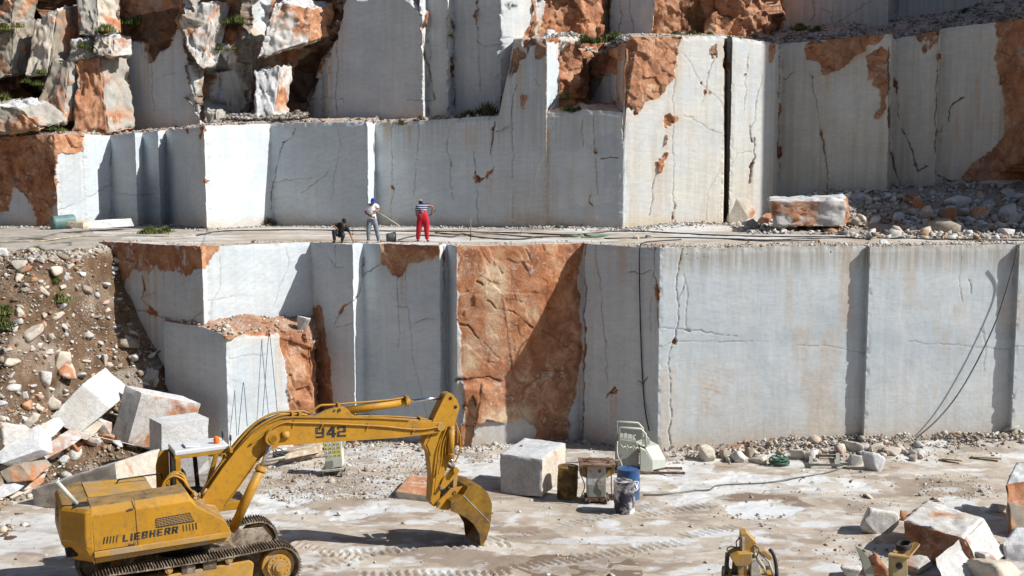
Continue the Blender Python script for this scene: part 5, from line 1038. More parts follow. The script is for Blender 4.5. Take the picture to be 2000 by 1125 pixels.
# ------------------------------------------------------------------ drums
def drum(label, u_, v_, wpx, hpx, mat, lean=0):
    p = place('floor', u_, v_); s_ = F / (p.y * ct - (p.z - H) * st); r = wpx / s_ / 2; h = hpx / s_
    root = empty('drum', (p.x, p.y + r, p.z)); root.rotation_euler = (lean, lean, .4); tag(root, label, 'drum', None)
    b = MB(); zs = [0, .02, .03, .30, .33, .36, .63, .66, .69, .96, .98, 1.0]; rr = [.97, 1.02, 1, 1, 1.035, 1, 1, 1.035, 1, 1, 1.03, 1.03]
    n = 28; V = [(r * rr[i] * math.cos(2 * math.pi * j / n) * (1 + .02 * math.sin(j * 2.3 + i)), r * rr[i] * math.sin(2 * math.pi * j / n), h * zs[i]) for i in range(len(zs)) for j in range(n)]
    b.add(V, [(i * n + j, i * n + (j + 1) % n, (i + 1) * n + (j + 1) % n, (i + 1) * n + j) for i in range(len(zs) - 1) for j in range(n)], 0, True)
    b.build('shell', M[mat], root)
    c = MB(); V = [(r * q * math.cos(2 * math.pi * j / n), r * q * math.sin(2 * math.pi * j / n), h * z) for q, z in ((1.0, 1.0), (.97, .965), (.0, .965)) for j in range(n)]
    c.add(V, [(i * n + j, i * n + (j + 1) % n, (i + 1) * n + (j + 1) % n, (i + 1) * n + j) for i in range(2) for j in range(n)]); c.tube([(.3 * r, .5 * r, h * .96), (.3 * r, .5 * r, h * .99)], .035, 8); c.build('lid', M[mat], root)
    return root, r, h
drum('rusty brown and yellow drum standing between the big block and the control cabinet', 1108, 978, 40, 64, 'rustdrum', .03)
bd, br, bh = drum('blue drum with a white oval emblem, right behind the soot blackened drum', 1229, 981, 45, 62, 'blue')
drum('soot blackened drum with white stains, front one of the group', 1222, 1006, 41, 64, 'darkdrum', -.02)
tm = text_mesh('AV', .30, .004, .03, 'CENTER'); ring = MB(); a0 = math.radians(-62) - .4
def wrap(x, z, rr, zc): a = a0 + x / br; return (rr * math.cos(a), rr * math.sin(a), zc + z)
for v in tm.vertices: v.co = wrap(v.co.x, v.co.y, br * 1.012 + v.co.z, bh * .42)
tm.materials.clear(); tm.materials.append(M['label_white']); link('emblem', tm, bd)
ring.tube([wrap(.24 * math.cos(t), .16 * math.sin(t), br * 1.012, bh * .42 + .10) for t in np.linspace(0, 2 * math.pi, 28)], .013, 5, cap=False); ring.build('emblem_ring', M['label_white'], bd)

# ------------------------------------------------------------------ control cabinet with a table top
p = place('floor', 1166, 984); Yc = p.y; root = empty('control_cabinet', (0, 0, 0)); tag(root, 'stained pale control cabinet under a rusty table top, between the drums', 'cabinet')
def Q(u_, v_, Y=None): q = unp(u_, v_, Y if Y else Yc); return (q.x, q.z)
b = MB(); b.prism([Q(1147, 972), Q(1184, 972), Q(1184, 911), Q(1147, 911)], Yc, Yc + .62); b.build('body', M['cabinet'], root, .012)
b = MB(); b.prism([Q(1149, 970), Q(1182, 970), Q(1182, 946), Q(1149, 946)], Yc - .02, Yc - .002); b.build('door', M['machine_dark'], root, .005)
b = MB(); b.prism([Q(1132, 911), Q(1202, 911), Q(1202, 906), Q(1132, 906)], Yc - .12, Yc + .85); b.build('table_top', M['rusty'], root, .01)
b = MB(); b.prism([Q(1133, 930), Q(1146, 936), Q(1146, 912), Q(1133, 912)], Yc + .1, Yc + .6); b.build('side_box', M['rustdrum'], root, .01)
b = MB(); b.prism([Q(1185, 936), Q(1201, 926), Q(1201, 912), Q(1185, 912)], Yc + .1, Yc + .6); b.build('side_box', M['rustdrum'], root, .01)
b = MB(); b.prism([Q(1143, 979), Q(1190, 979), Q(1190, 973), Q(1143, 973)], Yc - .04, Yc + .7); b.build('base_frame', M['rusty'], root, .01)
for wx, wy in ((1150, 0), (1184, 0), (1150, .55), (1184, .55)):
    x, z = Q(wx, 983); b = MB(); b.tube([(x - .03, Yc + wy, p.z + .09), (x + .03, Yc + wy, p.z + .09)], .09, 14); b.build('wheel', M['rubber'], root)
x, z = Q(1171, 920); b = MB(); b.tube([(x, Yc - .05, z), (x, Yc, z)], .055, 12); b.build('stop_button', plain('faded red button', (.35, .05, .03), .5), root)
b = MB(); rr_ = random.Random(3)
for i in range(9):
    x, z = Q(rr_.uniform(1137, 1190), 905); a = rr_.uniform(-.5, .5); L = rr_.uniform(.2, .5); y = Yc + rr_.uniform(0, .6); b.tube([(x, y, z + .03), (x + L * math.cos(a), y + L * math.sin(a), z + .03 + rr_.uniform(0, .05))], .016, 6)
tag(b.build('drill_rods', M['rusty']), 'loose rusty rods lying on the table top of the control cabinet', 'rods')
for side in (0, 1):
    b = MB(); x0 = 1140 + 52 * side
    b.tube(smoothpath([unp(x0 + 4 * side - 2, 915, Yc - .1), unp(x0 - 4 + 6 * side, 930, Yc - .15), unp(x0 + 2, 950, Yc - .12), unp(x0 - 6 + 10 * side, 972, Yc - .2)], 6), .02, 6); b.build('power_cable', M['rubber'], root)

# ------------------------------------------------------------------ wire saw machine on rails
p = place('floor', 1245, 924); Ym = p.y; root = empty('wire_saw', (0, 0, 0)); tag(root, 'pale green wire saw machine with a roll bar standing on rails before the right wall', 'machine')
Qm = lambda u_, v_: Q(u_, v_, Ym)
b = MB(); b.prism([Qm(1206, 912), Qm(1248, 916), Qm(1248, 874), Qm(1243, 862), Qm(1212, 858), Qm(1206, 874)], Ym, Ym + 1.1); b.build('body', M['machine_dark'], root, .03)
b = MB(); b.prism([Qm(1249, 917), Qm(1274, 920), Qm(1274, 899), Qm(1260, 877), Qm(1249, 872)], Ym - .25, Ym + .0); b.build('guard', M['machine'], root, .02)
b = MB(); V = [unp(1274, 919, Ym - .25), unp(1301, 913, Ym + .15), unp(1300, 896, Ym + .15), unp(1286, 868, Ym + .55), unp(1260, 874, Ym - .02), unp(1274, 898, Ym - .25)]
e = Vector((-.35, 1.0, 0)); V2 = [v + e for v in V]; b.add(V + V2, [(0, 1, 2, 5), (5, 2, 3, 4), (6, 11, 8, 7), (11, 10, 9, 8), (0, 5, 11, 6), (5, 4, 10, 11), (1, 7, 8, 2), (2, 8, 9, 3), (3, 9, 10, 4), (0, 6, 7, 1)]); b.build('hood', M['machine'], root, .03)
for dy in (0, 1.0):
    b = MB(); b.tube([unp(1210, 870, Ym) + Vector((0, dy, 0)), unp(1210, 834, Ym) + Vector((0, dy, 0)), unp(1252, 838, Ym) + Vector((0, dy, 0)), unp(1261, 848, Ym) + Vector((0, dy, 0)), unp(1262, 872, Ym) + Vector((0, dy, 0))], .045, 8); b.build('roll_bar', M['machine'], root)
b = MB(); b.prism([Qm(1254, 868), Qm(1270, 868), Qm(1269, 858), Qm(1262, 850), Qm(1256, 858)], Ym - .03, Ym + .1); b.build('pulley_guard', M['machine'], root, .01)
b = MB()
for q in ((1218, 858), (1226, 860), (1236, 861)): b.tube([unp(q[0], q[1], Ym + .3), unp(q[0], q[1] - 11, Ym + .3), unp(q[0] + 6, q[1] - 11, Ym + .3)], .018, 6)
b.build('levers', M['machine'], root)
for i in range(3):
    b = MB(); x0 = 1212 + 12 * i; b.tube(smoothpath([unp(x0, 868 + i, Ym - .1), unp(x0 + 5, 874 + i, Ym - .2), unp(x0 + 9, 872 + i, Ym - .15), unp(x0 + 14, 880, Ym - .12)], 5), .02, 6); b.build('hose', M['machine'], root)
b = MB(); b.tube(smoothpath([unp(1206, 862, Ym - .1), unp(1206, 888, Ym - .25), unp(1214, 906, Ym - .3), unp(1215, 932, Ym - .5)], 6), .022, 6); b.build('hose', M['rope'], root)
b = MB(); b.prism([Qm(1252, 925), Qm(1280, 925), Qm(1276, 919), Qm(1254, 919)], Ym, Ym + .6); b.build('carriage', M['rusty'], root, .02)
for dy in (-.15, .55):
    b = MB(); x0, _ = Qm(1200, 925); x1, _ = Qm(1335, 925); b.bar((x0, Ym + dy, p.z + .07), (x1, Ym + dy - .2, p.z + .09), .07, .09); b.build('rail', M['rusty'], root)

# ------------------------------------------------------------------ electric control box behind the boom
p = place('floor', 652, 930); Ye = p.y; root = empty('electric_box', (0, 0, 0)); tag(root, 'pale electric control box with yellow stickers on wheels, under the excavator boom', 'control box')
Qe = lambda u_, v_: Q(u_, v_, Ye)
b = MB(); b.prism([Qe(636, 917), Qe(669, 911), Qe(666, 858), Qe(631, 862)], Ye, Ye + .5); b.build('body', plain('cream enamel', (.60, .62, .56), .45, 0, .15, (.4, .36, .28), 2, .4), root, .015)
b = MB(); b.prism([Qe(666, 880), Qe(673, 866), Qe(672, 855), Qe(664, 856)], Ye + .1, Ye + .4); b.build('side_guard', M['machine'], root, .01)
b = MB(); rr_ = random.Random(8); st2 = MB()
for r_ in range(4):
    for c_ in range(4):
        u0 = 633 + c_ * 8.2 + r_ * .8; v0 = 866 + r_ * 7.5 - c_ * .8; (b if rr_.random() < .62 else st2).prism([Qe(u0, v0 + 5), Qe(u0 + 6.2, v0 + 4.4), Qe(u0 + 6, v0 - .2), Qe(u0, v0 + .4)], Ye - .008, Ye - .002)
b.build('stickers', M['label_yellow'], root); st2.build('stickers', M['label_white'], root)
b = MB()
for r_ in range(4):
    for c_ in range(4): u0 = 635 + c_ * 8.2 + r_ * .8; v0 = 868.4 + r_ * 7.5 - c_ * .8; b.prism([Qe(u0, v0 + 1.4), Qe(u0 + 2, v0 + 1.2), Qe(u0 + 2, v0 - .6), Qe(u0, v0 - .4)], Ye - .012, Ye - .0085)
b.build('sticker_symbols', M['lettering'], root)
b = MB(); b.prism([Qe(637, 912), Qe(652, 910), Qe(651, 899), Qe(636, 901)], Ye - .03, Ye - .002); b.build('meter_panel', M['machine_dark'], root, .006)
b = MB(); b.prism([Qe(628, 922), Qe(671, 918), Qe(671, 914), Qe(628, 918)], Ye - .1, Ye + .7); b.build('base_frame', M['cabinet'], root, .01)
for wx, wy in ((631, -.1), (668, -.1), (631, .6), (668, .6)):
    x, z = Qe(wx, 925); b = MB(); b.tube([(x - .03, Ye + wy, p.z + .1), (x + .03, Ye + wy, p.z + .1)], .1, 14); b.build('wheel', M['rubber'], root)
x, z = Qe(628, 879); b = MB(); b.tube([(x, Ye + .2, z), (x + .06, Ye + .2, z)], .05, 10); b.build('socket', plain('red socket', (.4, .04, .03), .5), root)

# ------------------------------------------------------------------ hoses, cables, ropes
def cable(name, label, cat, pts, r, mat, n=8, group=None, seg=6):
    b = MB(); b.tube(smoothpath(pts, n), r, seg); return tag(b.build(name, M[mat]), label, cat, group)
def on(kind, L, dz=.03): return [place(kind, *q) + Vector((0, 0, dz)) for q in L]
def coil(name, label, u_, v_, wpx, hpx, mat, seed, n=9, r=.028):
    p = place('floor', u_, v_); s_ = F / (p.y * ct - (p.z - H) * st); R = wpx / s_ / 2; rr_ = random.Random(seed); pts = []
    for i in range(n * 14):
        a = i / 14 * 2 * math.pi; k_ = i / (n * 14); q = R * (.62 + .34 * math.sin(i * .37 + seed) ** 2); pts.append((p.x + q * math.cos(a), p.y + R * .5 + q * .55 * math.sin(a), p.z + .05 + hpx / s_ * .75 * k_ * (.6 + .4 * math.sin(a + i * .1)) + rr_.uniform(-.01, .01)))
    b = MB(); b.tube(pts, r, 6); return tag(b.build(name, M[mat]), label, 'hose')
coil('hose_coil', 'green grey hose coil lying at the foot of the right wall', 1524, 913, 42, 28, 'green', 3, 10, .03)
coil('cable_coil', 'pale grey cable coil under the bend of the excavator boom', 547, 897, 34, 24, 'hose', 5, 9, .025)
Yw = 46.1
cable('slanting_cable', 'grey cable slanting down the right wall from its top corner to the stone heap', 'cable', [unp(1988, 484, 46.95), unp(1970, 550, 47.15), unp(1940, 640, 47.02), unp(1885, 748, 46.82), unp(1835, 815, 46.66), unp(1780, 862, 46.45), unp(1735, 890, 45.9)], .028, 'hose')
cable('floor_cable', 'grey cable snaking over the floor from the drums to the stone heap', 'cable', on('floor', [(1256, 968), (1300, 967), (1352, 960), (1385, 958), (1400, 950), (1440, 947), (1500, 944), (1560, 934), (1610, 926), (1650, 914), (1682, 906)]), .026, 'hose')
cable('wall_hose', 'black hose hanging straight down the purple grey wall face', 'hose', [unp(1330, 468, 47.6), unp(1280, 471, 46.9), unp(1258, 474, 46.3), unp(1250, 484, 45.95), unp(1249, 540, 45.95), unp(1251, 640, 45.95), unp(1255, 740, 45.9), unp(1260, 800, 45.8), unp(1268, 842, 45.6)], .028, 'black')
cable('saw_wire', 'tall thin inverted V of saw wire on the white block face', 'wire', [unp(513, 812, 46.0), unp(524, 662, 46.15), unp(526, 657, 46.17), unp(528, 664, 46.15), unp(542, 808, 46.3)], .012, 'black', 4)
cable('saw_wire', 'short inverted V of saw wire near the excavator boom', 'wire', [unp(465, 850, 45.2), unp(474, 756, 45.4), unp(475.5, 750, 45.4), unp(477, 757, 45.4), unp(483, 832, 45.4)], .012, 'black', 4)
cable('pull_rope', 'pale rope stretched from the leaning blocks towards the excavator cab', 'rope', [unp(154, 845, 41.7), unp(230, 862, 42.2), unp(300, 878, 42.6), unp(350, 884, 43.4), unp(430, 897, 44.0), unp(470, 905, 44.2)], .014, 'rope')
cable('bench_hose', 'thin light brown hose along the left end of the bench', 'hose', on('slope', [(-10, 474), (40, 473), (80, 472), (110, 468), (150, 463), (190, 462)]) + on('bench', [(250, 462), (320, 463), (380, 460)]), .03, 'wood')
cable('bench_cable', 'longest black cable running along the foot of the middle wall on the bench', 'cable', on('bench', [(385, 461), (430, 453), (500, 450.5), (580, 450), (660, 451), (760, 452.5), (860, 453), (960, 455), (1040, 457), (1110, 460), (1160, 456), (1210, 452.5), (1260, 453.5), (1330, 457), (1400, 460.5), (1500, 463), (1640, 464), (1800, 468), (2000, 471)]), .036, 'rubber', 6)
cable('bench_cable', 'wavy black cable lying right of the person in red trousers', 'cable', on('bench', [(850, 456), (890, 459), (905, 458), (930, 464), (980, 468), (1020, 468), (1050, 464), (1110, 464)]), .034, 'rubber', 6)
cable('bench_cable', 'black cable looping by the person in red trousers', 'cable', on('bench', [(778, 470), (800, 464), (830, 461), (880, 464), (900, 460), (960, 458), (1010, 462), (1060, 465)]), .03, 'rubber', 6)
cable('bench_cable', 'black cable branching off at the right half of the bench', 'cable', on('bench', [(1180, 467), (1250, 466), (1320, 465), (1400, 467), (1440, 468), (1500, 470), (1580, 467), (1660, 466), (1700, 469)]), .03, 'rubber', 6)
cable('bench_cable', 'short black cable near the front of the bench at right', 'cable', on('bench', [(1415, 467), (1460, 471), (1520, 472), (1600, 470)]), .028, 'rubber', 6)
cable('green_hose', 'green hose tangled with the cables at the middle of the bench', 'hose', on('bench', [(1095, 462), (1125, 463), (1140, 459), (1150, 462), (1170, 461), (1192, 459), (1170, 463.5), (1135, 464)]), .04, 'green', 6)
cable('guy_wire', 'thin wire running down the shaded middle wall', 'wire', [unp(1086, 222, 58.6), unp(1072, 262, 57.5), unp(1055, 318, 56.5), unp(1036, 385, 55.2), unp(1016, 458, 53.8)], .013, 'hose', 4)
cable('guy_wire', 'short pale wire by the rust hollow above the middle wall', 'wire', [unp(1094, 172, 60.6), unp(1085, 200, 60.2), unp(1068, 222, 59.0)], .012, 'hose', 4)
b = MB(); p = place('bench', 919, 470); b.tube([p - Vector((0, 0, .1)), p + Vector((.01, 0, .92))], .022, 6); tag(b.build('marker_rod', M['rusty']), 'thin upright rod planted in the bench right of the persons', 'rod')
# mortar bucket lying on the bench
p = place('bench', 772, 472); b = MB(); rr0 = [.17, .19, .22, .235]; pts = [p + Vector((-.36 + .12 * i, .03 * i, .17)) for i in range(4)]; b.tube(pts, rr0, 16); tag(b.build('bucket', M['hose']), 'grey bucket lying between the persons on the bench', 'bucket')
# teal drum lying on the bench
p = place('slope', 108, 448); root = empty('drum', p + Vector((0, .3, .32))); tag(root, 'dented teal drum lying on its side on the bench at left', 'drum'); b = MB()
b.tube([(-.1, -.35, 0), (-.06, -.33, 0), (.12, -.1, .02), (.14, -.08, .02), (.34, .18, .04), (.36, .2, .04), (.56, .46, .06), (.6, .5, .06)], [.33, .345, .33, .345, .33, .345, .335, .34], 22); b.build('shell', M['teal'], root)
b = MB(); b.tube([(-.12, -.37, 0), (-.105, -.355, 0)], .27, 20); b.build('lid', M['teal'], root)
# little hut on the shaded shelf
p = place('bench', 1472, 388); Yh = p.y + .3; root = empty('kennel', (0, 0, 0)); tag(root, 'little hut with a pitched roof on the shelf at the foot of the tower', 'hut')
b = MB(); b.prism([Q(1458, 384, Yh), Q(1473, 384, Yh), Q(1473, 369, Yh), Q(1465, 362, Yh), Q(1458, 369, Yh)], Yh, Yh + .8); b.build('walls', M['wood'], root)
b = MB()
for s1, s2 in (((1455, 371), (1465.5, 359)), ((1465, 359), (1476, 371))):
    A = unp(*s1, Yh - .1); B = unp(*s2, Yh - .1); e = Vector((.55, 1.0, 0)); t_ = Vector((0, 0, .05)); b.add([A, B, B + e, A + e, A + t_, B + t_, B + e + t_, A + e + t_], [(0, 1, 2, 3), (7, 6, 5, 4), (0, 4, 5, 1), (2, 6, 7, 3), (0, 3, 7, 4), (1, 5, 6, 2)])
b.build('roof', M['grey'], root)
# steel frame by the wall
root = empty('steel_frame', (0, 0, 0)); tag(root, 'grey steel frame lying before the stone heap at the right wall', 'frame')
for v0 in (893, 911):
    A = place('floor', 1573, v0 + 4); B = place('floor', 1646, v0 + 5); b = MB(); b.bar(A + Vector((0, 0, .15)), B + Vector((0, 0, .15)), .06, .08); b.build('rail', M['hose'], root)
for u0 in (1584, 1636):
    A = place('floor', u0, 896); B = place('floor', u0, 916); b = MB(); b.bar(A + Vector((0, 0, .2)), B + Vector((0, 0, .12)), .14, .07); b.build('crosspiece', M['machine_dark'], root)
# beams, pipes on the floor behind the boom
for i, (a_, b_, r_, mt, lb) in enumerate((((505, 915), (640, 893), .06, 'wood', 'front one of the pale pipes lying behind the boom'), ((520, 905), (628, 886), .045, 'rope', 'second pale pipe lying behind the boom'), ((560, 888), (628, 874), .05, 'wood', 'rearmost brown pipe lying behind the boom'),
                       ((508, 893), (560, 884), .04, 'rope', 'short white pipe beside the cable coil'))):
    A = place('floor', *a_) + Vector((0, 0, r_ + .05)); B = place('floor', *b_) + Vector((0, 0, r_ + .12)); b = MB(); b.tube([A, A.lerp(B, .5), B], r_, 10); tag(b.build('pipe', M[mt]), lb, 'pipe')
hexa('timber', 'thick pale broken plank behind the pipes under the boom', 'plank', [(556, 888, 43.6), (622, 872, 44.6), (624, 884, 44.5), (556, 899, 43.5)], (.1, .5, .02), 'wood', 71, 10, .04, .02)
for i, (a_, b_, lb) in enumerate((((1838, 899), (1880, 906), 'left one of the two planks lying at the foot of the right wall'), ((1898, 895), (1955, 902), 'right one of the two planks lying at the foot of the right wall'))):
    A = place('floor', *a_) + Vector((0, 0, .08)); B = place('floor', *b_) + Vector((0, 0, .14)); b = MB(); b.bar(A, B, .22, .06); tag(b.build('plank', M['wood'], None, .01), lb, 'plank')
# cylinders on top of the big block
q = unp(1022, 884, 41.2); b = MB(); b.tube([q + Vector((.05, 0, -.02)), q + Vector((-.09, .05, .26))], .055, 12); tag(b.build('core_barrel', M['hose']), 'grey steel cylinder leaning upright on the big block', 'cylinder')
q = unp(1060, 885, 40.9); b = MB(); b.tube([q + Vector((0, 0, .05)), q + Vector((.3, .3, .07))], .065, 12); tag(b.build('core_barrel', M['rusty']), 'rusty steel cylinder lying on the big block', 'cylinder')

# ------------------------------------------------------------------ yellow drill rig at the bottom edge, in front of everything
R0 = unp(1465, 1155, 30.6); root = empty('drill_rig', (R0.x, R0.y, 0)); tag(root, 'yellow drilling rig with a black hoop, cut by the bottom edge right of the middle', 'drill rig')
def LR(u_, v_, dy=0): q = unp(u_, v_, R0.y + dy); return (q.x - R0.x, dy, q.z)
b = MB(); A, B, C_, D_ = LR(1446, 1078), LR(1447, 1043), LR(1458, 1041), LR(1478, 1062); E_ = LR(1480, 1080)
V = [A, B, C_, D_, E_]; V2 = [(x + .05, y + .45, z) for x, y, z in V]; b.add(V + V2, [(0, 4, 3, 2, 1)[::-1], (5, 6, 7, 8, 9), (1, 2, 7, 6), (2, 3, 8, 7), (3, 4, 9, 8), (0, 1, 6, 5)]); b.build('mast_head', M['dirtyyellow'], root, .01)
b = MB(); b.prism([(A[0] + .04, A[2]), (A[0] + .04, B[2] - .08), (A[0] + .10, B[2] - .08), (A[0] + .10, A[2])], -.03, -.004); b.build('mast_guide', M['cabinet'], root); b = MB(); b.prism([(E_[0] - .10, A[2]), (E_[0] - .10, D_[2] - .02), (E_[0] - .05, D_[2] - .02), (E_[0] - .05, A[2])], -.03, -.004); b.build('mast_guide', M['cabinet'], root)
b = MB(); pr = [LR(1424, 1084), LR(1440, 1076), LR(1465, 1075), LR(1466, 1090), LR(1458, 1100), LR(1434, 1100)]; b.prism([(q[0], q[2]) for q in pr], -.25, .35); b.build('hopper', M['dirtyyellow'], root, .02)
b = MB(); hp = smoothpath([LR(1503, 1073, .2), LR(1510, 1082, .1), LR(1515, 1100, 0), LR(1517, 1125, -.1), LR(1514, 1160, -.2)], 6); b.tube(hp, .05, 8); b.build('hoop', M['black'], root)
b = MB(); b.tube([LR(1476, 1072, .1), LR(1502, 1098, 0), LR(1512, 1128, -.1)], .035, 8); b.tube([LR(1473, 1080), LR(1492, 1108), LR(1500, 1140)], .04, 8); b.build('struts', M['cabinet'], root)
b = MB(); pr = [LR(1484, 1074, .1), LR(1494, 1074, .1), LR(1508, 1088, .1), LR(1500, 1094, .1)]; b.prism([(q[0], q[2]) for q in pr], 0, .3); b.build('motor_cover', M['dirtyyellow'], root, .01)
b = MB(); b.prism([(q[0], q[2]) for q in (LR(1466, 1092), LR(1478, 1088), LR(1486, 1118), LR(1482, 1150), LR(1464, 1150))], -.1, .3); b.build('mast', M['cabinet'], root, .015)
for x0 in (1421, 1436):
    b = MB(); b.bar(LR(x0, 1080, .1), LR(x0 - 6, 1160, .1), .12, .10); b.build('leg', M['black'], root)
b = MB(); b.prism([(q[0], q[2]) for q in (LR(1440, 1100), LR(1458, 1100), LR(1460, 1150), LR(1442, 1150))], -.05, .3); b.build('gear_case', M['dirtyyellow'], root, .02)
for k_, pts in enumerate(([LR(1446, 1050, .2), LR(1438, 1058, .1), LR(1440, 1072, 0)], [LR(1424, 1080, -.1), LR(1420, 1072, 0), LR(1428, 1068, .1), LR(1445, 1070, .1)], [LR(1474, 1066, -.1), LR(1482, 1074, -.2), LR(1478, 1092, -.2), LR(1490, 1110, -.2)])):
    b = MB(); b.tube(smoothpath(pts, 5), .018, 6); b.build('hose', M['rubber'], root)
b = MB(); zb_ = 0; b.box((0, .1, .45), (1.3, .9, .12)); b.build('chassis', M['dirtyyellow'], root, .02)
for x in (-.55, .55):
    for y in (-.3, .55):
        b = MB(); b.tube([(x - .08, y, .28), (x + .08, y, .28)], .28, 18); b.build('wheel', M['rubber'], root)

R0 = unp(1742, 1160, 30.8); root = empty('hose_stand', (R0.x, R0.y, 0)); tag(root, 'small yellow frame under a coiled dark hose, before the biggest boulder', 'stand')
b = MB(); b.prism([(q[0], q[2]) for q in (LR(1741, 1086), LR(1770, 1086), LR(1772, 1150), LR(1740, 1150))], -.1, .25); b.build('post', plain('faded yellow post', (.40, .32, .14), .7, 0, .3, (.36, .31, .24), 2, .8), root, .02)
b = MB(); V = [LR(1734, 1086, -.2), LR(1776, 1092, -.2), LR(1797, 1066, .2), LR(1787, 1062, .5), LR(1746, 1078, .5)]; V2 = [(x, y, z + .06) for x, y, z in V]; b.add(V + V2, [(0, 4, 3, 2, 1), (5, 6, 7, 8, 9), (0, 1, 6, 5), (1, 2, 7, 6), (2, 3, 8, 7), (3, 4, 9, 8), (4, 0, 5, 9)]); b.build('top_plate', M['dirtyyellow'], root, .01)
b = MB(); x, _, z = LR(1756, 1105, -.1); b.tube([(x, -.13, z), (x, -.09, z)], .09, 16); b.build('port', M['black'], root)
b = MB(); cx, cy, cz = LR(1765, 1072, .2); b.tube([(cx + (.2 + .04 * math.sin(i * .9)) * math.cos(i * .45), cy + .2 * math.sin(i * .45), cz + .04 + .035 * math.sin(i * .45 + 1) + .0016 * i) for i in range(70)], .028, 6); tag(b.build('hose_coil', M['black']), 'dark hose coiled on the small yellow frame at the bottom edge', 'hose')
for o_ in [o for o in COL.objects if o.get('label', '').startswith('dark hose coiled')]: o_.location = (R0.x, R0.y, 0)
b = MB(); V = [LR(1671, 1066), LR(1682, 1072), LR(1696, 1090), LR(1706, 1118), LR(1704, 1150), LR(1690, 1120), LR(1680, 1086)]; b.prism([(q[0], q[2]) for q in V], -.05, .12); o_ = b.build('blade', M['machine_dark']); o_.location = (R0.x, R0.y, 0); tag(o_, 'curved grey steel blade standing at the bottom edge left of the small yellow frame', 'blade')
# ------------------------------------------------------------------ excavator
PSI = math.radians(25.51); EX, EY = -8.995, 31.199
ex = empty('excavator', (EX, EY, 0), PSI); tag(ex, 'worn yellow crawler excavator with its boom stretched out and bucket on the floor', 'excavator')
cp, sp_ = math.cos(PSI), math.sin(PSI)
def U(u_, v_, yl):
    a = (CY - v_) / F; d = ((u_ - CX) / F, ct + a * st, -st + a * ct)
    t = (yl + (-sp_ * EX + cp * EY)) / (-sp_ * d[0] + cp * d[1]); X, Y, Z = d[0] * t, d[1] * t, H + d[2] * t
    return ((X - EX) * cp + (Y - EY) * sp_, Z)
def UP3(u_, v_, yl): x, z = U(u_, v_, yl); return Vector((x, yl, z))
YE = M['yellow']
# house, right side with slanted upper panel
S = -1.45; T = -1.30
b = MB()
r0, f0, r1, f1 = UP3(184, 1079, S), UP3(451, 1038, S), UP3(178, 1008, S), UP3(373, 979, S)
rt, ft = UP3(176.5, 990, T), UP3(366, 961, T); k1, k2 = UP3(386, 990, S), UP3(440, 1017, S)
side = [r0, f0, k2, k1, f1, r1]; inn = [Vector((q.x, -.42, q.z)) for q in side]; rti, fti = Vector((rt.x, -.42, rt.z)), Vector((ft.x, -.42, ft.z))
V = side + inn + [rt, ft, rti, fti]
b.add(V, [(0, 1, 2, 3, 4, 5), (5, 4, 13, 12), (12, 13, 15, 14), (4, 3, 9, 10, 15, 13), (3, 2, 8, 9), (2, 1, 7, 8), (0, 5, 12, 14, 11, 6), (6, 7, 8, 9, 10, 15, 14, 11)]); house = b.build('engine_house', YE, ex, .02)
zt = rt.z; xr = r0.x
b = MB(); b.prism([(xr, 1.75), (-.75, 1.80), (-.75, ft.z - .16), (xr, zt - .03)], -.41, 1.43); b.build('rear_housing', YE, ex, .04)
b = MB(); b.prism([(xr, zt - .028), (-.75, ft.z - .158), (-.75, ft.z - .13), (xr, zt)], -.3, 1.2); b.build('top_hatch', M['dirtyyellow'], ex, .01)
b = MB(); b.prism([(-.1, 1.8), (1.9, 1.8), (1.9, 2.05), (-.1, 2.05)], .45, 1.43); b.build('cab_floor', YE, ex, .02)
# sill with the row of rivets, deck
b = MB(); A, B = U(184, 1079, S - .06), U(452, 1039, S - .06); A2, B2 = U(185, 1090, S - .06), U(451, 1049, S - .06); b.prism([A, B, B2, A2], S - .06, 1.45); b.build('deck_sill', M['dirtyyellow'], ex, .01)
A3, B3 = U(186, 1100, S + .15), U(446, 1056, S + .15); A2, B2 = U(185, 1089, S + .15), U(451, 1048, S + .15)
b = MB(); b.prism([A2, B2, B3, A3], S + .12, 1.3); b.build('deck_frame', M['dirtyyellow'], ex, .01)
b = MB()
for i in range(34): t = i / 33; x = A3[0] + .8 + (B3[0] - A3[0] - 1.0) * t; z = A3[1] + (B3[1] - A3[1]) * (x - A3[0]) / (B3[0] - A3[0]) + .05 + .05 * (i % 2); b.tube([(x, S + .10, z), (x, S + .12, z)], .014, 6)
b.build('rivets', M['cabinet'], ex)
# counterweight
b = MB(); plan = [(xr, S), (xr - .18, S), (xr - .72, -.88), (xr - .72, .88), (xr - .18, 1.45), (xr, 1.45)]
b_z = [(1.38, .30, .82), (1.86, .0, 1.0), (2.02, -.02, 1.0), (zt - .12, 0, 1.0), (zt - .02, .06, .97)]; V = []
for z, ins, sy in b_z:
    for (x, y) in plan: V.append((min(x + ins * (1 if x < xr - .01 else 0), xr), y * (sy if x < xr - .01 else 1), z - (.0 if x < xr - .3 else .0)))
n = 6; b.add(V, [(i * n + j, i * n + (j + 1) % n, (i + 1) * n + (j + 1) % n, (i + 1) * n + j) for i in range(len(b_z) - 1) for j in range(n)] + [tuple(range(n)), tuple(range(4 * n, 5 * n))[::-1]]); cw = b.build('counterweight', YE, ex, .03)
b = MB(); pl = [(xr - .185, S - .004), (xr - .73, -.886), (xr - .73, .886), (xr - .185, 1.454)]; V = [(x, y, z) for z in (1.98, 2.12) for x, y in pl]; b.add(V, [(i, i + 1, i + 5, i + 4) for i in range(3)]); b.build('pale_band', M['cabinet'], cw)
tm = block_text('942')
for v in tm.vertices: x, y, z = v.co; v.co = (xr - .732 + z * 5, .42 - .84 * x, 2.25 + .46 * y)
link('number', tm, cw)
b = MB()
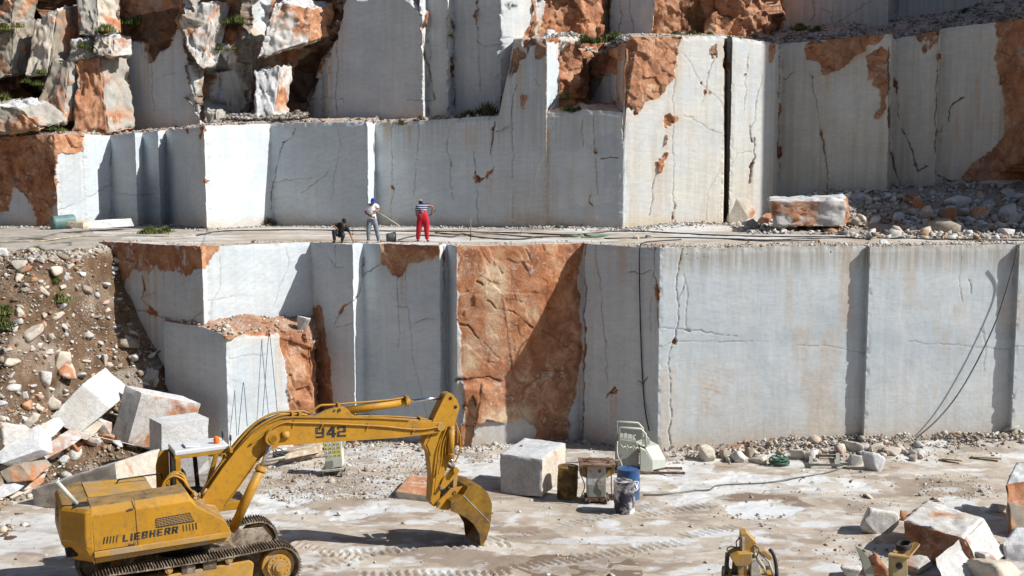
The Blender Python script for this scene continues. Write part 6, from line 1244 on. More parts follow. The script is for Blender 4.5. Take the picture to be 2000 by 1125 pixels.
for i in range(6): y = -.80 + i * .09; b.box((xr - .62 + .045 * abs(i), S + .42 - i * .0, 1.68), (.03, .05, .26), Euler((0, -.2, .8)).to_matrix())
b.build('vent_slots', M['black'], cw)
b = MB(); b.tube([UP3(150, 984, -.95), UP3(112, 942, -1.05)], .055, 12); b.tube([UP3(112, 943, -1.05), UP3(109, 939, -1.06)], .075, 12); b.tube([UP3(108, 943, -1.06), UP3(116, 933, -1.02)], .02, 6); b.build('exhaust_pipe', M['machine'], ex)
x, z = U(152, 976, -.9); b = MB(); b.prism([(xr - .42, zt + .003), (xr - .05, zt + .003), (xr - .05, zt - .01), (xr - .42, zt - .01)], -1.15, -.75); b.build('exhaust_well', M['black'], ex)
# grille, slots, doors, lettering on the right side
def sideq(L, off): return [(U(*q, S)) for q in L]
b = MB(); b.prism(sideq([(304, 1013), (371, 1001), (380, 1018), (306, 1031)], 0), S - .012, S + .02); gr = b.build('grille', M['black'], ex)
b = MB()
for i in range(1, 6): t = i / 6; b.bar(UP3(304 + 2 * t, 1013 + 18 * t, S - .02), UP3(371 + 9 * t, 1001 + 17 * t, S - .02), .012, .012)
for i in range(1, 12): t = i / 12; b.bar(UP3(304 + 67 * t, 1013 - 12 * t, S - .018), UP3(306 + 74 * t, 1031 - 13 * t, S - .018), .008, .008)
b.build('slats', M['dirtyyellow'], gr)
b = MB()
for i in range(5):
    u0 = 202.5 + i * 6.2; v0 = 1063 - i * 1.0; b.prism([U(*q, S) for q in ((u0 - 1.1, v0), (u0 + 1.1, v0 - .3), (u0 + 2.9, v0 - 14), (u0 + .7, v0 - 13.7))], S - .008, S + .01)
    u0 = 359 + i * 6.2; v0 = 1038 - i * 1.0; b.prism([U(*q, S) for q in ((u0 - 1.1, v0), (u0 + 1.1, v0 - .3), (u0 - .3, v0 - 13), (u0 - 2.5, v0 - 12.7))], S - .008, S + .01)
b.build('side_slots', M['black'], house)
A = UP3(239, 1059, S); B = UP3(347, 1041, S)
tm = block_text('LIEBHERR'); hh = .19; d = B - A
for v in tm.vertices: x, y, z = v.co; v.co = A + d * x + Vector((hh * y * .12, -.004 + z, hh * y))
link('side_lettering', tm, house)
b = MB()
b.bar(UP3(261.5, 974, S + .1), UP3(264, 992, S - .004), .012, .02); b.bar(UP3(264, 992, S - .004), UP3(270, 1064, S - .004), .008, .014); b.bar(UP3(184, 1077, S - .004), UP3(270, 1064, S - .004), .008, .014)
b.build('door_gap', M['black'], house)
for q in ((250, 993), (254, 1060)): b = MB(); b.bar(UP3(q[0], q[1] + 2, S - .03), UP3(q[0] + 13, q[1] - 1, S - .03), .03, .03); b.build('door_handle', M['rusty'], house)
b = MB(); b.tube(smoothpath([UP3(229, 950, .75), UP3(231, 938, .75), UP3(250, 934, .75), UP3(300, 927, .75), UP3(314, 926, .75), UP3(317, 936, .75)], 5), .022, 6); b.build('hand_rail', M['black'], ex)
# cab
cy0, cy1 = .45, 1.42; cab = empty('cab'); cab.parent = ex
zr0 = U(342, 891, cy0)[1]; zr1 = U(440, 878, cy0)[1]; xa = U(342, 891, cy0)[0]; xb = U(446, 872, cy0)[0]
b = MB(); b.prism([(xa - .02, zr0), (xb, zr1), (xb + .08, zr1 + .04), (xb - .04, zr1 + .14), (xa - .02, zr0 + .14)], cy0 - .03, cy1 + .05); rf = b.build('roof', M['whitepaint'], cab, .035)
b = MB(); b.prism([(xa + .3, zr0 + .17), (xb - .75, zr1 + .10), (xb - .75, zr1 + .15), (xa + .3, zr0 + .21)], cy0 + .12, cy1 - .35); b.build('roof_hatch', M['whitepaint'], rf, .02)
b = MB(); b.prism([(xa - .02, zr0 - .09), (xb, zr1 - .09), (xb, zr1), (xa - .02, zr0)], cy0 - .02, cy0 + .04); b.prism([(xa - .02, zr0 - .09), (xb, zr1 - .09), (xb, zr1), (xa - .02, zr0)], cy1 - .02, cy1 + .04); b.build('roof_rail', YE, cab, .01)
for y in (cy0, cy1):
    b = MB(); b.prism([(xa, 1.95), (xa + .17, 1.95), (xa + .14, zr0 - .05), (xa, zr0 - .05)], y - .03, y + .04); b.build('rear_pillar', YE, cab, .01)
    b = MB(); b.prism([(xb - .58, 2.0), (xb - .44, 2.0), (xb + .01, zr1 - .05), (xb - .12, zr1 - .05)], y - .03, y + .03); b.build('front_pillar', YE, cab, .01)
    b = MB(); b.prism([(xa + .1, 1.95), (xb - .5, 1.95), (xb - .44, 2.28), (xa + .1, 2.28)], y - .03, y + .03); b.build('side_panel', YE, cab, .01)
b = MB(); b.prism([(xa + .72, 2.0), (xa + .84, 2.0), (xa + .74, zr0 - .05), (xa + .62, zr0 - .05)], cy1 - .03, cy1 + .03); b.build('door_pillar', M['black'], cab, .01)
b = MB(); b.prism([(xa - .38, 1.9), (xa - .02, 1.9), (xa - .02, zr0 - .02), (xa - .28, zr0 - .05), (xa - .38, zr0 - .45)], cy1 - .06, cy1 + .02); b.prism([(xa - .38, 1.9), (xa - .02, 1.9), (xa - .02, 2.35), (xa - .38, 2.3)], cy0 + .1, cy1 - .061); b.build('rear_panel', YE, cab, .01)
b = MB(); b.prism([(xa + .1, 2.0), (xb - .5, 2.0), (xb - .08, zr1 - .1), (xa + .1, zr0 - .1)], cy1 - .005, cy1 + .005); b.build('window_pane', M['glass'], cab)
b = MB(); b.box((xa + .02, (cy0 + cy1) / 2, (2.4 + zr0) / 2), (.01, cy1 - cy0 - .12, zr0 - 2.55)); b.build('window_pane', M['glass'], cab)
b = MB(); V = [(xb - .5, cy0 + .05, 2.0), (xb - .5, cy1 - .05, 2.0), (xb - .06, cy1 - .05, zr1 - .1), (xb - .06, cy0 + .05, zr1 - .1)]; b.add(V, [(0, 1, 2, 3)]); b.build('window_pane', M['glass'], cab)
for yb in (cy0 + .02, cy1 - .02):
    pass
b = MB()
b.box((xa, (cy0 + cy1) / 2, 2.25), (.05, cy1 - cy0, .55)); b.build('rear_wall', YE, cab, .01); b = MB()
for (z0_, z1_) in ((2.5, 2.56), (zr0 - .15, zr0 - .09)): b.box((xa + .02, (cy0 + cy1) / 2, (z0_ + z1_) / 2), (.05, cy1 - cy0 - .06, .06))
for yb in (cy0 + .07, cy1 - .07): b.box((xa + .02, yb, (2.5 + zr0) / 2), (.05, .06, zr0 - 2.66))
b.build('rear_window_frame', M['black'], cab, .01)
b = MB(); b.box((xa + .55, .95, 2.35), (.5, .5, .14)); b.box((xa + .3, .95, 2.68), (.12, .48, .6), Euler((0, -.15, 0)).to_matrix()); b.build('seat', M['black'], cab, .04)
b = MB(); b.tube([(xb - .75, .75, 2.05), (xb - .7, .75, 2.5)], .015, 6); b.tube([(xb - .75, 1.1, 2.05), (xb - .7, 1.1, 2.5)], .015, 6); b.build('levers', M['black'], cab)
q = UP3(423, 866, .75); b = MB(); b.tube([q, q + Vector((0, 0, .05)), q + Vector((0, 0, .17)), q + Vector((0, 0, .2))], [.085, .08, .075, .05], 16); b.build('beacon', M['orange'], cab)
for (u0, v0) in ((434.5, 848), (450, 855)):
    q = UP3(u0, v0, 1.0); b = MB(); b.tube([q + Vector((-.02, 0, 0)), q + Vector((.02, 0, 0))], .07, 14); b.tube([q, q + Vector((0, 0, -.2))], .012, 6); o = b.build('mirror', M['black'], cab); 
    for v in o.data.vertices: v.co.z = q.z + (v.co.z - q.z) * 1.25
# boom
def outl(L, yl): return [U(*q, yl) for q in L]
BL = [(419, 1016), (441, 985), (470, 946), (500, 903), (520, 882), (545, 869), (575, 867), (640, 862.5), (720, 857.5), (780, 853.5), (835, 847), (858, 843), (866, 838), (867, 829), (858, 825), (800, 820), (740, 816.5), (650, 815), (575, 814), (550, 816), (524, 826), (494, 846), (462, 880), (436, 914), (408, 955), (388, 985), (384, 1002), (396, 1016)]
b = MB(); b.prism(outl(BL, -.27), -.27, .27); boom = b.build('boom', YE, ex, .012)
# flange lines along the boom box
b = MB(); top_ = [UP3(u_, v_ , -.29) for u_, v_ in BL[15:26]][::-1]; bot_ = [UP3(u_, v_, -.29) for u_, v_ in BL[1:12]]
for L in (top_, bot_):
    for A, B in zip(L[:-1], L[1:]): b.bar(A, B, .05, .028)
b.build('flange', YE, boom)
A = UP3(616, 856, -.2745); B = UP3(676, 853, -.2745); tm = block_text('942'); hh = UP3(646, 834, -.27).z - UP3(646, 855, -.27).z; d = B - A
for v in tm.vertices: x, y, z = v.co; v.co = A + d * x + Vector((0, z, hh * y))
link('number', tm, boom)
b = MB()
for y in (-.26, .12): b.prism(outl([(607, 817), (636, 803), (655, 797), (672, 795), (680, 800), (686, 808), (706, 819)], y), y, y + .14)
b.build('cylinder_bracket', YE, boom, .008)
b = MB(); c = UP3(662.5, 801, -.27)
b.tube([c + Vector((0, -.012, 0)), c + Vector((0, 0, 0))], .05, 12); b.tube([c + Vector((-.14, -.012, .0)), c + Vector((-.14, 0, 0))], .035, 10); b.build('bracket_hole', M['black'], boom)
def ucyl(name, a_, b_, c_, y, rb, rr_, dark=False):
    A, B, C_ = UP3(*a_, y), UP3(*b_, y), UP3(*c_, y); d = (B - A).normalized()
    m_ = MB(); m_.tube([A, B], rb, 18); m_.tube([B - d * .13, B - d * .09, B - d * .08, B, B + d * .02], [rb * 1.12, rb * 1.12, rb * 1.05, rb * 1.15, rb * .9], 18); m_.tube([A - d * .1, A + d * .12], rb * .8, 12); o_ = m_.build(name, YE, ex)
    m_ = MB(); m_.tube([B, C_], rr_, 14); m_.build('piston_rod', M['steel'], o_)
    m_ = MB(); m_.tube([C_ + Vector((0, -.12, 0)), C_ + Vector((0, .12, 0))], rr_ * 1.9, 14); m_.build('rod_eye', YE, o_); return o_
ucyl('stick_cylinder', (672, 803), (798, 784), (872, 775.5), 0, .115, .05)
for y in (-.44, .44): ucyl('boom_cylinder', (456, 1032), (511, 911), (533, 857), y, .13, .06)
c = UP3(533, 857, -.56); b = MB(); b.tube([c, c + Vector((0, 1.12, 0))], .11, 16); b.tube([c + Vector((0, .02, 0)), c + Vector((0, .3, 0))], .2, 18); b.tube([c + Vector((0, .82, 0)), c + Vector((0, 1.1, 0))], .2, 18); b.build('boom_pin', YE, boom)
c = UP3(557, 850, -.3); b = MB(); b.tube([c + Vector((-.09, 0, 0)), c + Vector((.1, 0, 0))], .10, 14); b.build('work_lamp', M['dirtyyellow'], boom)
# pipes
def pipe(L, y, r, name='pipe', par=boom, mat=YE):
    b = MB(); b.tube(smoothpath([UP3(*q[:2], q[2] if len(q) > 2 else y) for q in L], 5), r, 8); return b.build(name, mat, par)
pipe([(489, 868), (515, 850), (535, 834), (556, 825), (575, 825.5), (630, 827), (720, 831), (762, 834), (800, 838), (830, 838), (858, 833)], -.31, .028)
pipe([(388, 986), (412, 950), (440, 908), (466, 873), (496, 840), (526, 820), (552, 810), (580, 809), (600, 811)], -.12, .032); pipe([(380, 984), (404, 948), (434, 903), (462, 866), (492, 833), (522, 812), (548, 805), (575, 804), (592, 803), (602, 806), (616, 798), (626, 792), (640, 791), (658, 790)], -.05, .034); pipe([(384, 985), (420, 925), (458, 867), (500, 825), (540, 806), (575, 805)], .1, .032)
pipe([(660, 789), (700, 786), (760, 781), (790, 776)], -.05, .026); pipe([(690, 815), (760, 817), (830, 821), (850, 823)], -.15, .02); pipe([(690, 812), (760, 813), (820, 817), (848, 822), (868, 826), (884, 822)], .0, .022)
for q in ((575, 824), (630, 827), (719, 830), (808, 838)): b = MB(); c = UP3(*q, -.30); b.box(c, (.05, .06, .10)); b.box(c + Vector((-.03, .01, -.11)), (.025, .03, .12), Euler((0, .5, 0)).to_matrix()); b.build('pipe_clamp', YE, boom)
for q in ((570, 808), (584, 808), (660, 791), (793, 777), (450, 878), (820, 818), (845, 822)): b = MB(); c = UP3(*q, -.08); b.box(c, (.08, .26, .13)); b.build('pipe_clamp', YE, boom, .006)
b = MB(); t_ = [UP3(437, 892, -.25) + Vector((.055 * math.cos(a), 0, .055 * math.sin(a) + .03)) for a in np.linspace(-.6, 3.8, 12)]; b.tube(t_, .016, 6); t_ = [UP3(725, 815, -.2) + Vector((.06 * math.cos(a), 0, .06 * math.sin(a))) for a in np.linspace(-.4, 3.6, 12)]; b.tube(t_, .016, 6); b.build('lifting_eye', YE, boom)
b = MB()
for i in range(6):
    y = -.36 + .14 * i; b.tube(smoothpath([UP3(314 + 3 * i, 958, y), UP3(322 + 2 * i, 940 - 3 * (i % 3), y), UP3(338 + 2 * i, 930 - 4 * (i % 3), y), UP3(356 + i, 936 - 5 * (i % 2), y), UP3(368, 952, y), UP3(388, 974, -.1)], 5), .03, 8)
b.build('hydraulic_hoses', YE, ex)
b = MB(); b.prism(outl([(368, 1012), (392, 985), (420, 988), (436, 1012), (440, 1030), (368, 1040)], -.4), -.4, -.28); b.prism(outl([(368, 1012), (392, 985), (420, 988), (436, 1012), (440, 1030), (368, 1040)], -.4), .28, .4); b.build('boom_foot', M['dirtyyellow'], ex, .02)
b = MB(); rr_ = random.Random(4); b.box(UP3(388, 985, -.25), (.3, .5, .3))
for i in range(22): c = UP3(rr_.uniform(376, 398), rr_.uniform(960, 1005), rr_.uniform(-.55, .1)); b.tube([c, c + Vector((rr_.uniform(-.15, .15), rr_.uniform(-.15, .15), rr_.uniform(-.1, .15)))], rr_.uniform(.02, .05), 7)
b.build('valve_block', M['dirtyyellow'], ex)
# stick
SK = [(870, 771), (876, 768), (883, 769), (893, 782), (898, 797), (892, 816), (888, 835), (884, 870), (877, 905), (868, 928), (861, 955), (858, 984), (848, 990), (841, 980), (843, 932), (838, 888), (827, 867), (838, 842), (847, 818)]
b = MB(); b.prism(outl(SK, -.19), -.19, .19); stick = b.build('stick', YE, ex, .012)
b = MB()
for q in ((880, 778), (890, 795)): c = UP3(*q, -.2); b.tube([c + Vector((0, -.004, 0)), c + Vector((0, .02, 0))], .05, 14)
b.build('pin_holes', M['black'], stick)
b = MB(); c = UP3(862, 834, -.34); b.tube([c, c + Vector((0, .68, 0))], .12, 16); b.build('stick_pin', M['dirtyyellow'], ex)
b = MB(); L = outl([(834, 868), (850, 836), (858, 855), (850, 880), (842, 890)], -.22); b.prism(L, -.215, -.195); b.build('side_plate', YE, stick, .004)
ucyl('bucket_cylinder', (882, 838), (880, 893), (888, 918), -.30, .10, .045)
for L in ([(890, 826), (898, 850), (898, 880), (888, 902), (876, 900), (870, 886), (872, 860), (879, 838)], [(893, 834), (894, 850), (893, 866)], [(872, 836), (862, 862), (856, 890), (852, 930), (849, 962)], [(876, 842), (866, 866), (862, 900), (856, 926)]): pipe([(*q,) for q in L], -.27, .022, 'stick_hose', stick)
b = MB()
for y in (-.26, .2): b.prism(outl([(860, 950), (866, 934), (884, 914), (893, 913), (898, 919), (894, 926), (884, 938), (868, 955)], y), y, y + .06)
b.build('rocker_link', YE, ex, .008)
b = MB()
for y in (-.18, .1): b.prism(outl([(887, 918), (895, 919), (891, 962), (884, 964)], y), y, y + .08)
b.build('push_link', M['dirtyyellow'], ex, .008)
for q in ((891, 919), (888, 962), (857, 984), (863, 953)): b = MB(); c = UP3(*q, -.33); b.tube([c, c + Vector((0, .66, 0))], .055, 12); b.build('link_pin', M['rusty'], ex)
# bucket
HW = .60; bk = empty('bucket'); bk.parent = ex
BP_ = [(880, 998), (881, 979), (893, 973), (905, 966), (914, 951), (926, 947), (940, 950), (953, 963), (961, 984), (960, 1005), (957, 1030), (950, 1054), (940, 1071), (938, 1060), (936, 1042), (925, 1024), (911, 1012), (896, 1004)]
for y0, y1 in ((-HW, -HW + .035), (HW - .035, HW)): b = MB(); b.prism(outl(BP_, -HW), y0, y1); b.build('side_wall', M['bucket'], bk, .006)
b = MB(); cv = [Vector((x, 0, z)) for x, z in outl(BP_[1:13], -HW)]; cen = sum(cv, Vector()) / len(cv); inn = [q + (cen - q).normalized() * .045 for q in cv]; n = len(cv)
V = [(q.x, y, q.z) for y in (-HW + .001, HW - .001) for q in cv] + [(q.x, y, q.z) for y in (-HW + .001, HW - .001) for q in inn]
Fs = [(i, i + 1, n + i + 1, n + i) for i in range(n - 1)] + [(2 * n + i, 3 * n + i, 3 * n + i + 1, 2 * n + i + 1) for i in range(n - 1)] + [(0, n, 3 * n, 2 * n), (n - 1, 3 * n - 1, 4 * n - 1, 2 * n - 1)]
b.add(V, Fs, 0, False); b.build('shell', M['bucket'], bk)
tip = Vector((cv[-1].x, 0, cv[-1].z)); dr = (cv[-1] - cv[-2]).normalized(); dr = (dr + Vector((-.35, 0, -.2))).normalized()
for i in range(5):
    y = -HW + .09 + i * (2 * HW - .18) / 4; b = MB(); c = tip + Vector((0, y, 0)) - dr * .12
    q = dr.to_track_quat('X', 'Z').to_matrix(); V = [c + q @ Vector(v) for v in ((0, -.055, -.05), (0, .055, -.05), (0, .055, .05), (0, -.055, .05), (.24, -.03, -.012), (.24, .03, -.012), (.24, .03, .012), (.24, -.03, .012))]
    b.add(V, [(0, 3, 2, 1), (4, 5, 6, 7), (0, 1, 5, 4), (1, 2, 6, 5), (2, 3, 7, 6), (3, 0, 4, 7)]); b.build('tooth', M['rusty'], bk, .006)
b = MB()
for y in (-.30, .22): b.prism(outl([(853, 992), (855, 980), (870, 966), (880, 955), (893, 952), (912, 948), (918, 955), (903, 972), (884, 984), (878, 996), (864, 996)], y), y, y + .08)
b.build('mounting_ears', YE, bk, .01)
b = MB(); b.bar(UP3(905, 967, -HW - .006), UP3(957, 1020, -HW - .006), .01, .016); b.build('weld_seam', M['cabinet'], bk)
# undercarriage
b = MB(); b.tube([(0, 0, 1.05), (0, 0, 1.5)], .78, 32); b.build('slew_ring', M['black'], ex)
b = MB(); b.box((0, 0, .85), (1.5, 1.9, .42)); b.prism([(-1.6, .7), (1.6, .7), (1.3, 1.0), (-1.3, 1.0)], -.6, .6); b.build('car_body', M['track'], ex, .04)
def loop(xf, zf, rf_, xb_, zb_, rb_):
    """belt centre line, both wheels, evenly spaced"""
    pts = []; d = math.hypot(xf - xb_, zf - zb_); base = math.atan2(zf - zb_, xf - xb_); off = math.asin((rf_ - rb_) / d)
    for i in range(60): pts.append((xb_ + (xf - xb_) * i / 60 - math.sin(base - off * 0) * rb_ * (1 - i / 60) - math.sin(base) * rf_ * i / 60, zb_ + (zf - zb_) * i / 60 + math.cos(base) * (rb_ * (1 - i / 60) + rf_ * i / 60) - .05 * math.sin(math.pi * i / 60)))
    for i in range(31): a = math.pi / 2 + base - math.pi * i / 30; pts.append((xf + rf_ * math.cos(a), zf + rf_ * math.sin(a)))
    for i in range(60): pts.append((xf + (xb_ - xf) * i / 60, zf - rf_ + ((zb_ - rb_) - (zf - rf_)) * i / 60))
    for i in range(31): a = -math.pi / 2 - (math.pi - base) * i / 30; pts.append((xb_ + rb_ * math.cos(a), zb_ + rb_ * math.sin(a)))
    P_ = np.array(pts); L = np.r_[0, np.cumsum(np.hypot(*np.diff(np.vstack([P_, P_[:1]]), axis=0).T))]; n = 54; out = []
    Pc = np.vstack([P_, P_[:1]])
    for k_ in range(n): s_ = L[-1] * k_ / n; s2 = L[-1] * (k_ + .5) / n; out.append((np.interp(s_, L, Pc[:, 0]), np.interp(s_, L, Pc[:, 1])))
    return out
LP = loop(2.29, .66, .56, -2.1, .60, .52)
def crawler(yc):
    tr = empty('crawler_track'); tr.parent = ex
    b = MB(); n = len(LP)
    for k_ in range(n):
        x0, z0 = LP[k_]; x1, z1 = LP[(k_ + 1) % n]; A, B = Vector((x0, yc, z0)), Vector((x1, yc, z1)); d = (B - A); L = d.length; d.normalize(); q = Matrix((d, Vector((0, 1, 0)), d.cross(Vector((0, 1, 0))))).transposed(); nrm = q @ Vector((0, 0, 1)); mid = (A + B) / 2
        b.box(mid + nrm * -.015, (L * .93, .60, .03), q); sgn = -1 if (mid - Vector((0.1, yc, .62))).dot(nrm) < 0 else 1
        for o_ in (-.32, .05, .4): b.box(mid + d * L * o_ + nrm * sgn * .03, (.018, .60, .05), q)
        b.box(mid - nrm * sgn * .07, (L * .8, .16, .09), q)
    b.build('belt', M['track'], tr)
    s_ = -1 if yc < 0 else 1
    b = MB(); b.prism([(-1.75, .35), (1.55, .35), (1.62, .82), (1.5, .93), (.4, .90), (-1.5, .80), (-1.75, .65)], yc - .2, yc + .2); b.build('track_frame', M['dirtyyellow'], tr, .03)
    b = MB(); b.tube([(2.29, yc - .14, .66), (2.29, yc + .14, .66)], .44, 30); b.tube([(2.29, yc - .24, .66), (2.29, yc + .24, .66)], .32, 24); b.tube([(2.29, yc, .66), (2.29, yc + s_ * .30, .66)], .19, 20); b.tube([(2.29, yc, .66), (2.29, yc + s_ * .34, .66)], .12, 16)
    for i in range(14): a = i / 14 * 2 * math.pi; b.tube([(2.29 + .26 * math.cos(a), yc - .26, .66 + .26 * math.sin(a)), (2.29 + .26 * math.cos(a), yc + .26, .66 + .26 * math.sin(a))], .018, 6)
    b.build('sprocket', M['dirtyyellow'], tr)
    b = MB(); b.tube([(-2.1, yc - .12, .6), (-2.1, yc + .12, .6)], .44, 26); b.tube([(-2.1, yc - .2, .6), (-2.1, yc + .2, .6)], .14, 16); b.build('idler', M['track'], tr)
    b = MB(); yi = yc - s_ * .23; b.prism([(1.2, .25), (2.55, .3), (2.72, .66), (2.45, 1.02), (1.2, 1.06)], yi - .02, yi + .02); b.build('inner_guard', M['track'], tr, .01)
    for x, z in ((-.6, 1.0), (.95, 1.04)): b = MB(); b.tube([(x, yc - .24, z), (x, yc + .24, z)], .10, 16); b.tube([(x, yc - .26, z), (x, yc + .26, z)], .05, 10); b.build('carrier_roller', M['dirtyyellow'], tr)
    for x, z in ((-.1, .93), (.45, .95)): b = MB(); b.box((x, yc, z), (.35, .42, .22)); b.build('roller_bracket', M['track'], tr, .01)
    for i in range(7): x = -1.5 + i * .5; b = MB(); b.tube([(x, yc - .18, .27), (x, yc + .18, .27)], .13, 14); b.build('track_roller', M['track'], tr)
crawler(-1.25); crawler(1.25)
# ------------------------------------------------------------------ persons on the bench
def skin(name, chains, mat, parent, sub=2):
    """one continuous surface grown over a jointed skeleton; chains share points by position"""
    V = []; R = []; E = []; idx = {}
    for ch in chains:
        prev = None
        for (x, y, z, r) in ch:
            k = (round(x, 3), round(y, 3), round(z, 3))
            if k not in idx: idx[k] = len(V); V.append((x, y, z)); R.append(r)
            i = idx[k]
            if prev is not None and prev != i: E.append((prev, i))
            prev = i
    me = bpy.data.meshes.new(name); me.from_pydata(V, E, []); o = link(name, me)
    md = o.modifiers.new('skin', 'SKIN'); md.use_smooth_shade = True
    for sv, r in zip(me.skin_vertices[0].data, R):
        r = r * (1.18 if r > .05 else 1.08 if r > .034 else 1); sv.radius = (r, r)
    me.skin_vertices[0].data[0].use_root = True
    m2 = o.modifiers.new('sub', 'SUBSURF'); m2.levels = sub; m2.render_levels = sub
    dg = bpy.context.evaluated_depsgraph_get(); nm = bpy.data.meshes.new_from_object(o.evaluated_get(dg)); bpy.data.objects.remove(o)
    nm.name = name; nm.materials.clear(); nm.materials.append(mat)
    for p_ in nm.polygons: p_.use_smooth = True
    o = link(name, nm, parent); return o
def cloth(name, body_o, chains, spec, mat, off=.016, fold=.012, seed=1):
    """a garment that follows the body: the body's own faces near the given bones, lifted off the skin"""
    me = body_o.data; co = np.array([v.co[:] for v in me.vertices]); no = np.array([v.normal[:] for v in me.vertices]); bd = np.full(len(co), 9e9); keep = np.zeros(len(co), bool)
    for ci, ch in enumerate(chains):
        for si in range(len(ch) - 1):
            A, B = np.array(ch[si][:3]), np.array(ch[si + 1][:3]); d = B - A; t = ((co - A) @ d / max(d @ d, 1e-9)); tc = t.clip(0, 1)
            r = ch[si][3] + (ch[si + 1][3] - ch[si][3]) * tc; D = np.linalg.norm(co - A - tc[:, None] * d, axis=1) - r * .9; m_ = D < bd; bd = np.where(m_, D, bd)
            rng = [s_ for s_ in spec if s_[0] == ci and s_[1] == si]; ok_ = np.zeros(len(co), bool)
            for s_ in rng: ok_ |= (t >= s_[2]) & (t <= s_[3])
            keep = np.where(m_, ok_, keep)
    V = co + no * (off + fold * (.5 + fbm(co[:, 0] * 9 + seed, co[:, 1] * 9, co[:, 2] * 7, 4, seed)))[:, None]
    fs = [tuple(p_.vertices) for p_ in me.polygons if sum(keep[i] for i in p_.vertices) >= 2]; us = sorted({i for f in fs for i in f}); mp = {i: j for j, i in enumerate(us)}
    nm = bpy.data.meshes.new(name); nm.from_pydata([tuple(V[i]) for i in us], [], [tuple(mp[i] for i in f) for f in fs]); nm.materials.append(mat)
    for p_ in nm.polygons: p_.use_smooth = True
    return link(name, nm, body_o.parent)
TS = [(0, 0, .12, 2), (0, 1, -1, .8), (1, 0, -1, 2), (2, 0, -1, 2), (1, 1, -1, .62), (2, 1, -1, .62)]
TR = [(0, 0, -2, .22)] + [(c, s_, -1, 2) for c in (3, 4) for s_ in (0, 1)] + [(c, 2, -1, .97) for c in (3, 4)]
SKIN = plain('tanned skin', (.36, .17, .10), .6, 0, .1)
def S1(ox, oy):
    k = 397.0
    return lambda zx, zy, y, r: ((zx - ox) / k, y, (oy - zy) / k, r)
def hand(c, d, parent_chains, side=1):
    """palm and five separate fingers, slightly curled"""
    c = Vector(c); d = Vector(d).normalized(); up = Vector((0, -1, 0)); sx = d.cross(up).normalized(); out = []
    palm = c + d * .055
    out.append([(c.x, c.y, c.z, .026), (palm.x, palm.y, palm.z, .03)])
    for i, (o_, L) in enumerate(((-.027, .06), (-.009, .07), (.009, .067), (.026, .052))):
        a = palm + sx * o_ + d * .012; b_ = a + d * L * .5 - up * .0 + up * .008; e = b_ + d * L * .4 + up * .022
        out.append([(palm.x, palm.y, palm.z, .03), (a.x, a.y, a.z, .010), (b_.x, b_.y, b_.z, .009), (e.x, e.y, e.z, .008)])
    a = c + d * .02 + sx * side * .03; e = a + d * .04 + sx * side * .02
    out.append([(c.x, c.y, c.z, .026), (a.x, a.y, a.z, .011), (e.x, e.y, e.z, .009)])
    return parent_chains + out
def head_parts(c, fwd, root, cap_mat, capscale=1.0, peak=True, back=False):
    """hair and cap around a head centred at c that looks along fwd"""
    c = Vector(c); f = Vector(fwd).normalized(); q = f.to_track_quat('X', 'Z').to_matrix(); b = MB()
    n = 16; V = []; rows = 6
    for i in range(rows):
        a = i / (rows - 1) * math.pi / 2
        for j in range(n): t = 2 * math.pi * j / n; V.append(c + q @ Vector((.108 * math.cos(a) * math.cos(t) * 1.08 - .004, .092 * math.cos(a) * math.sin(t), .03 + .098 * math.sin(a))))
    b.add(V, [(i * n + j, i * n + (j + 1) % n, (i + 1) * n + (j + 1) % n, (i + 1) * n + j) for i in range(rows - 1) for j in range(n)], 0, True)
    if peak:
        P_ = [(.09, -.075, .035), (.16, -.055, .02), (.19, 0, .015), (.16, .055, .02), (.09, .075, .035)]; P2 = [(x, y, z + .012) for x, y, z in P_]
        V = [c + q @ Vector(v) for v in P_ + P2]; b.add(V, [(0, 1, 2, 3, 4), (9, 8, 7, 6, 5)] + [(i, i + 5, i + 6, i + 1) for i in range(4)] + [(4, 9, 5, 0)])
    b.build('cap', cap_mat, root)
    h = MB(); V = []
    for i in range(5):
        a = -.5 + i * .35
        for j in range(9): t = math.pi * (.5 + j / 8); V.append(c + q @ Vector((.1 * math.cos(a) * math.cos(t), .085 * math.cos(a) * math.sin(t), .1 * math.sin(a) - .0)))
    h.add(V, [(i * 9 + j, i * 9 + j + 1, (i + 1) * 9 + j + 1, (i + 1) * 9 + j) for i in range(4) for j in range(8)], 0, True); h.build('hair', plain('dark hair', (.02, .015, .012), .8), root)
def headchain(neck, c, fwd, r=.09):
    n_, c_, f = Vector(neck), Vector(c), Vector(fwd).normalized()
    ch = n_ + (c_ - n_) * .55 + f * .02; top = c_ + Vector((0, 0, .05)); nose = c_ + f * .105 + Vector((0, 0, -.02)); e1 = c_ + f.cross(Vector((0, 0, 1))).normalized() * .09; e2 = c_ - f.cross(Vector((0, 0, 1))).normalized() * .09
    return [[(*n_, .052), (*ch, .066), (*c_, .086), (*top, .074)], [(*c_, .086), (*nose, .016)], [(*c_, .086), (*e1, .018)], [(*c_, .086), (*e2, .018)]]

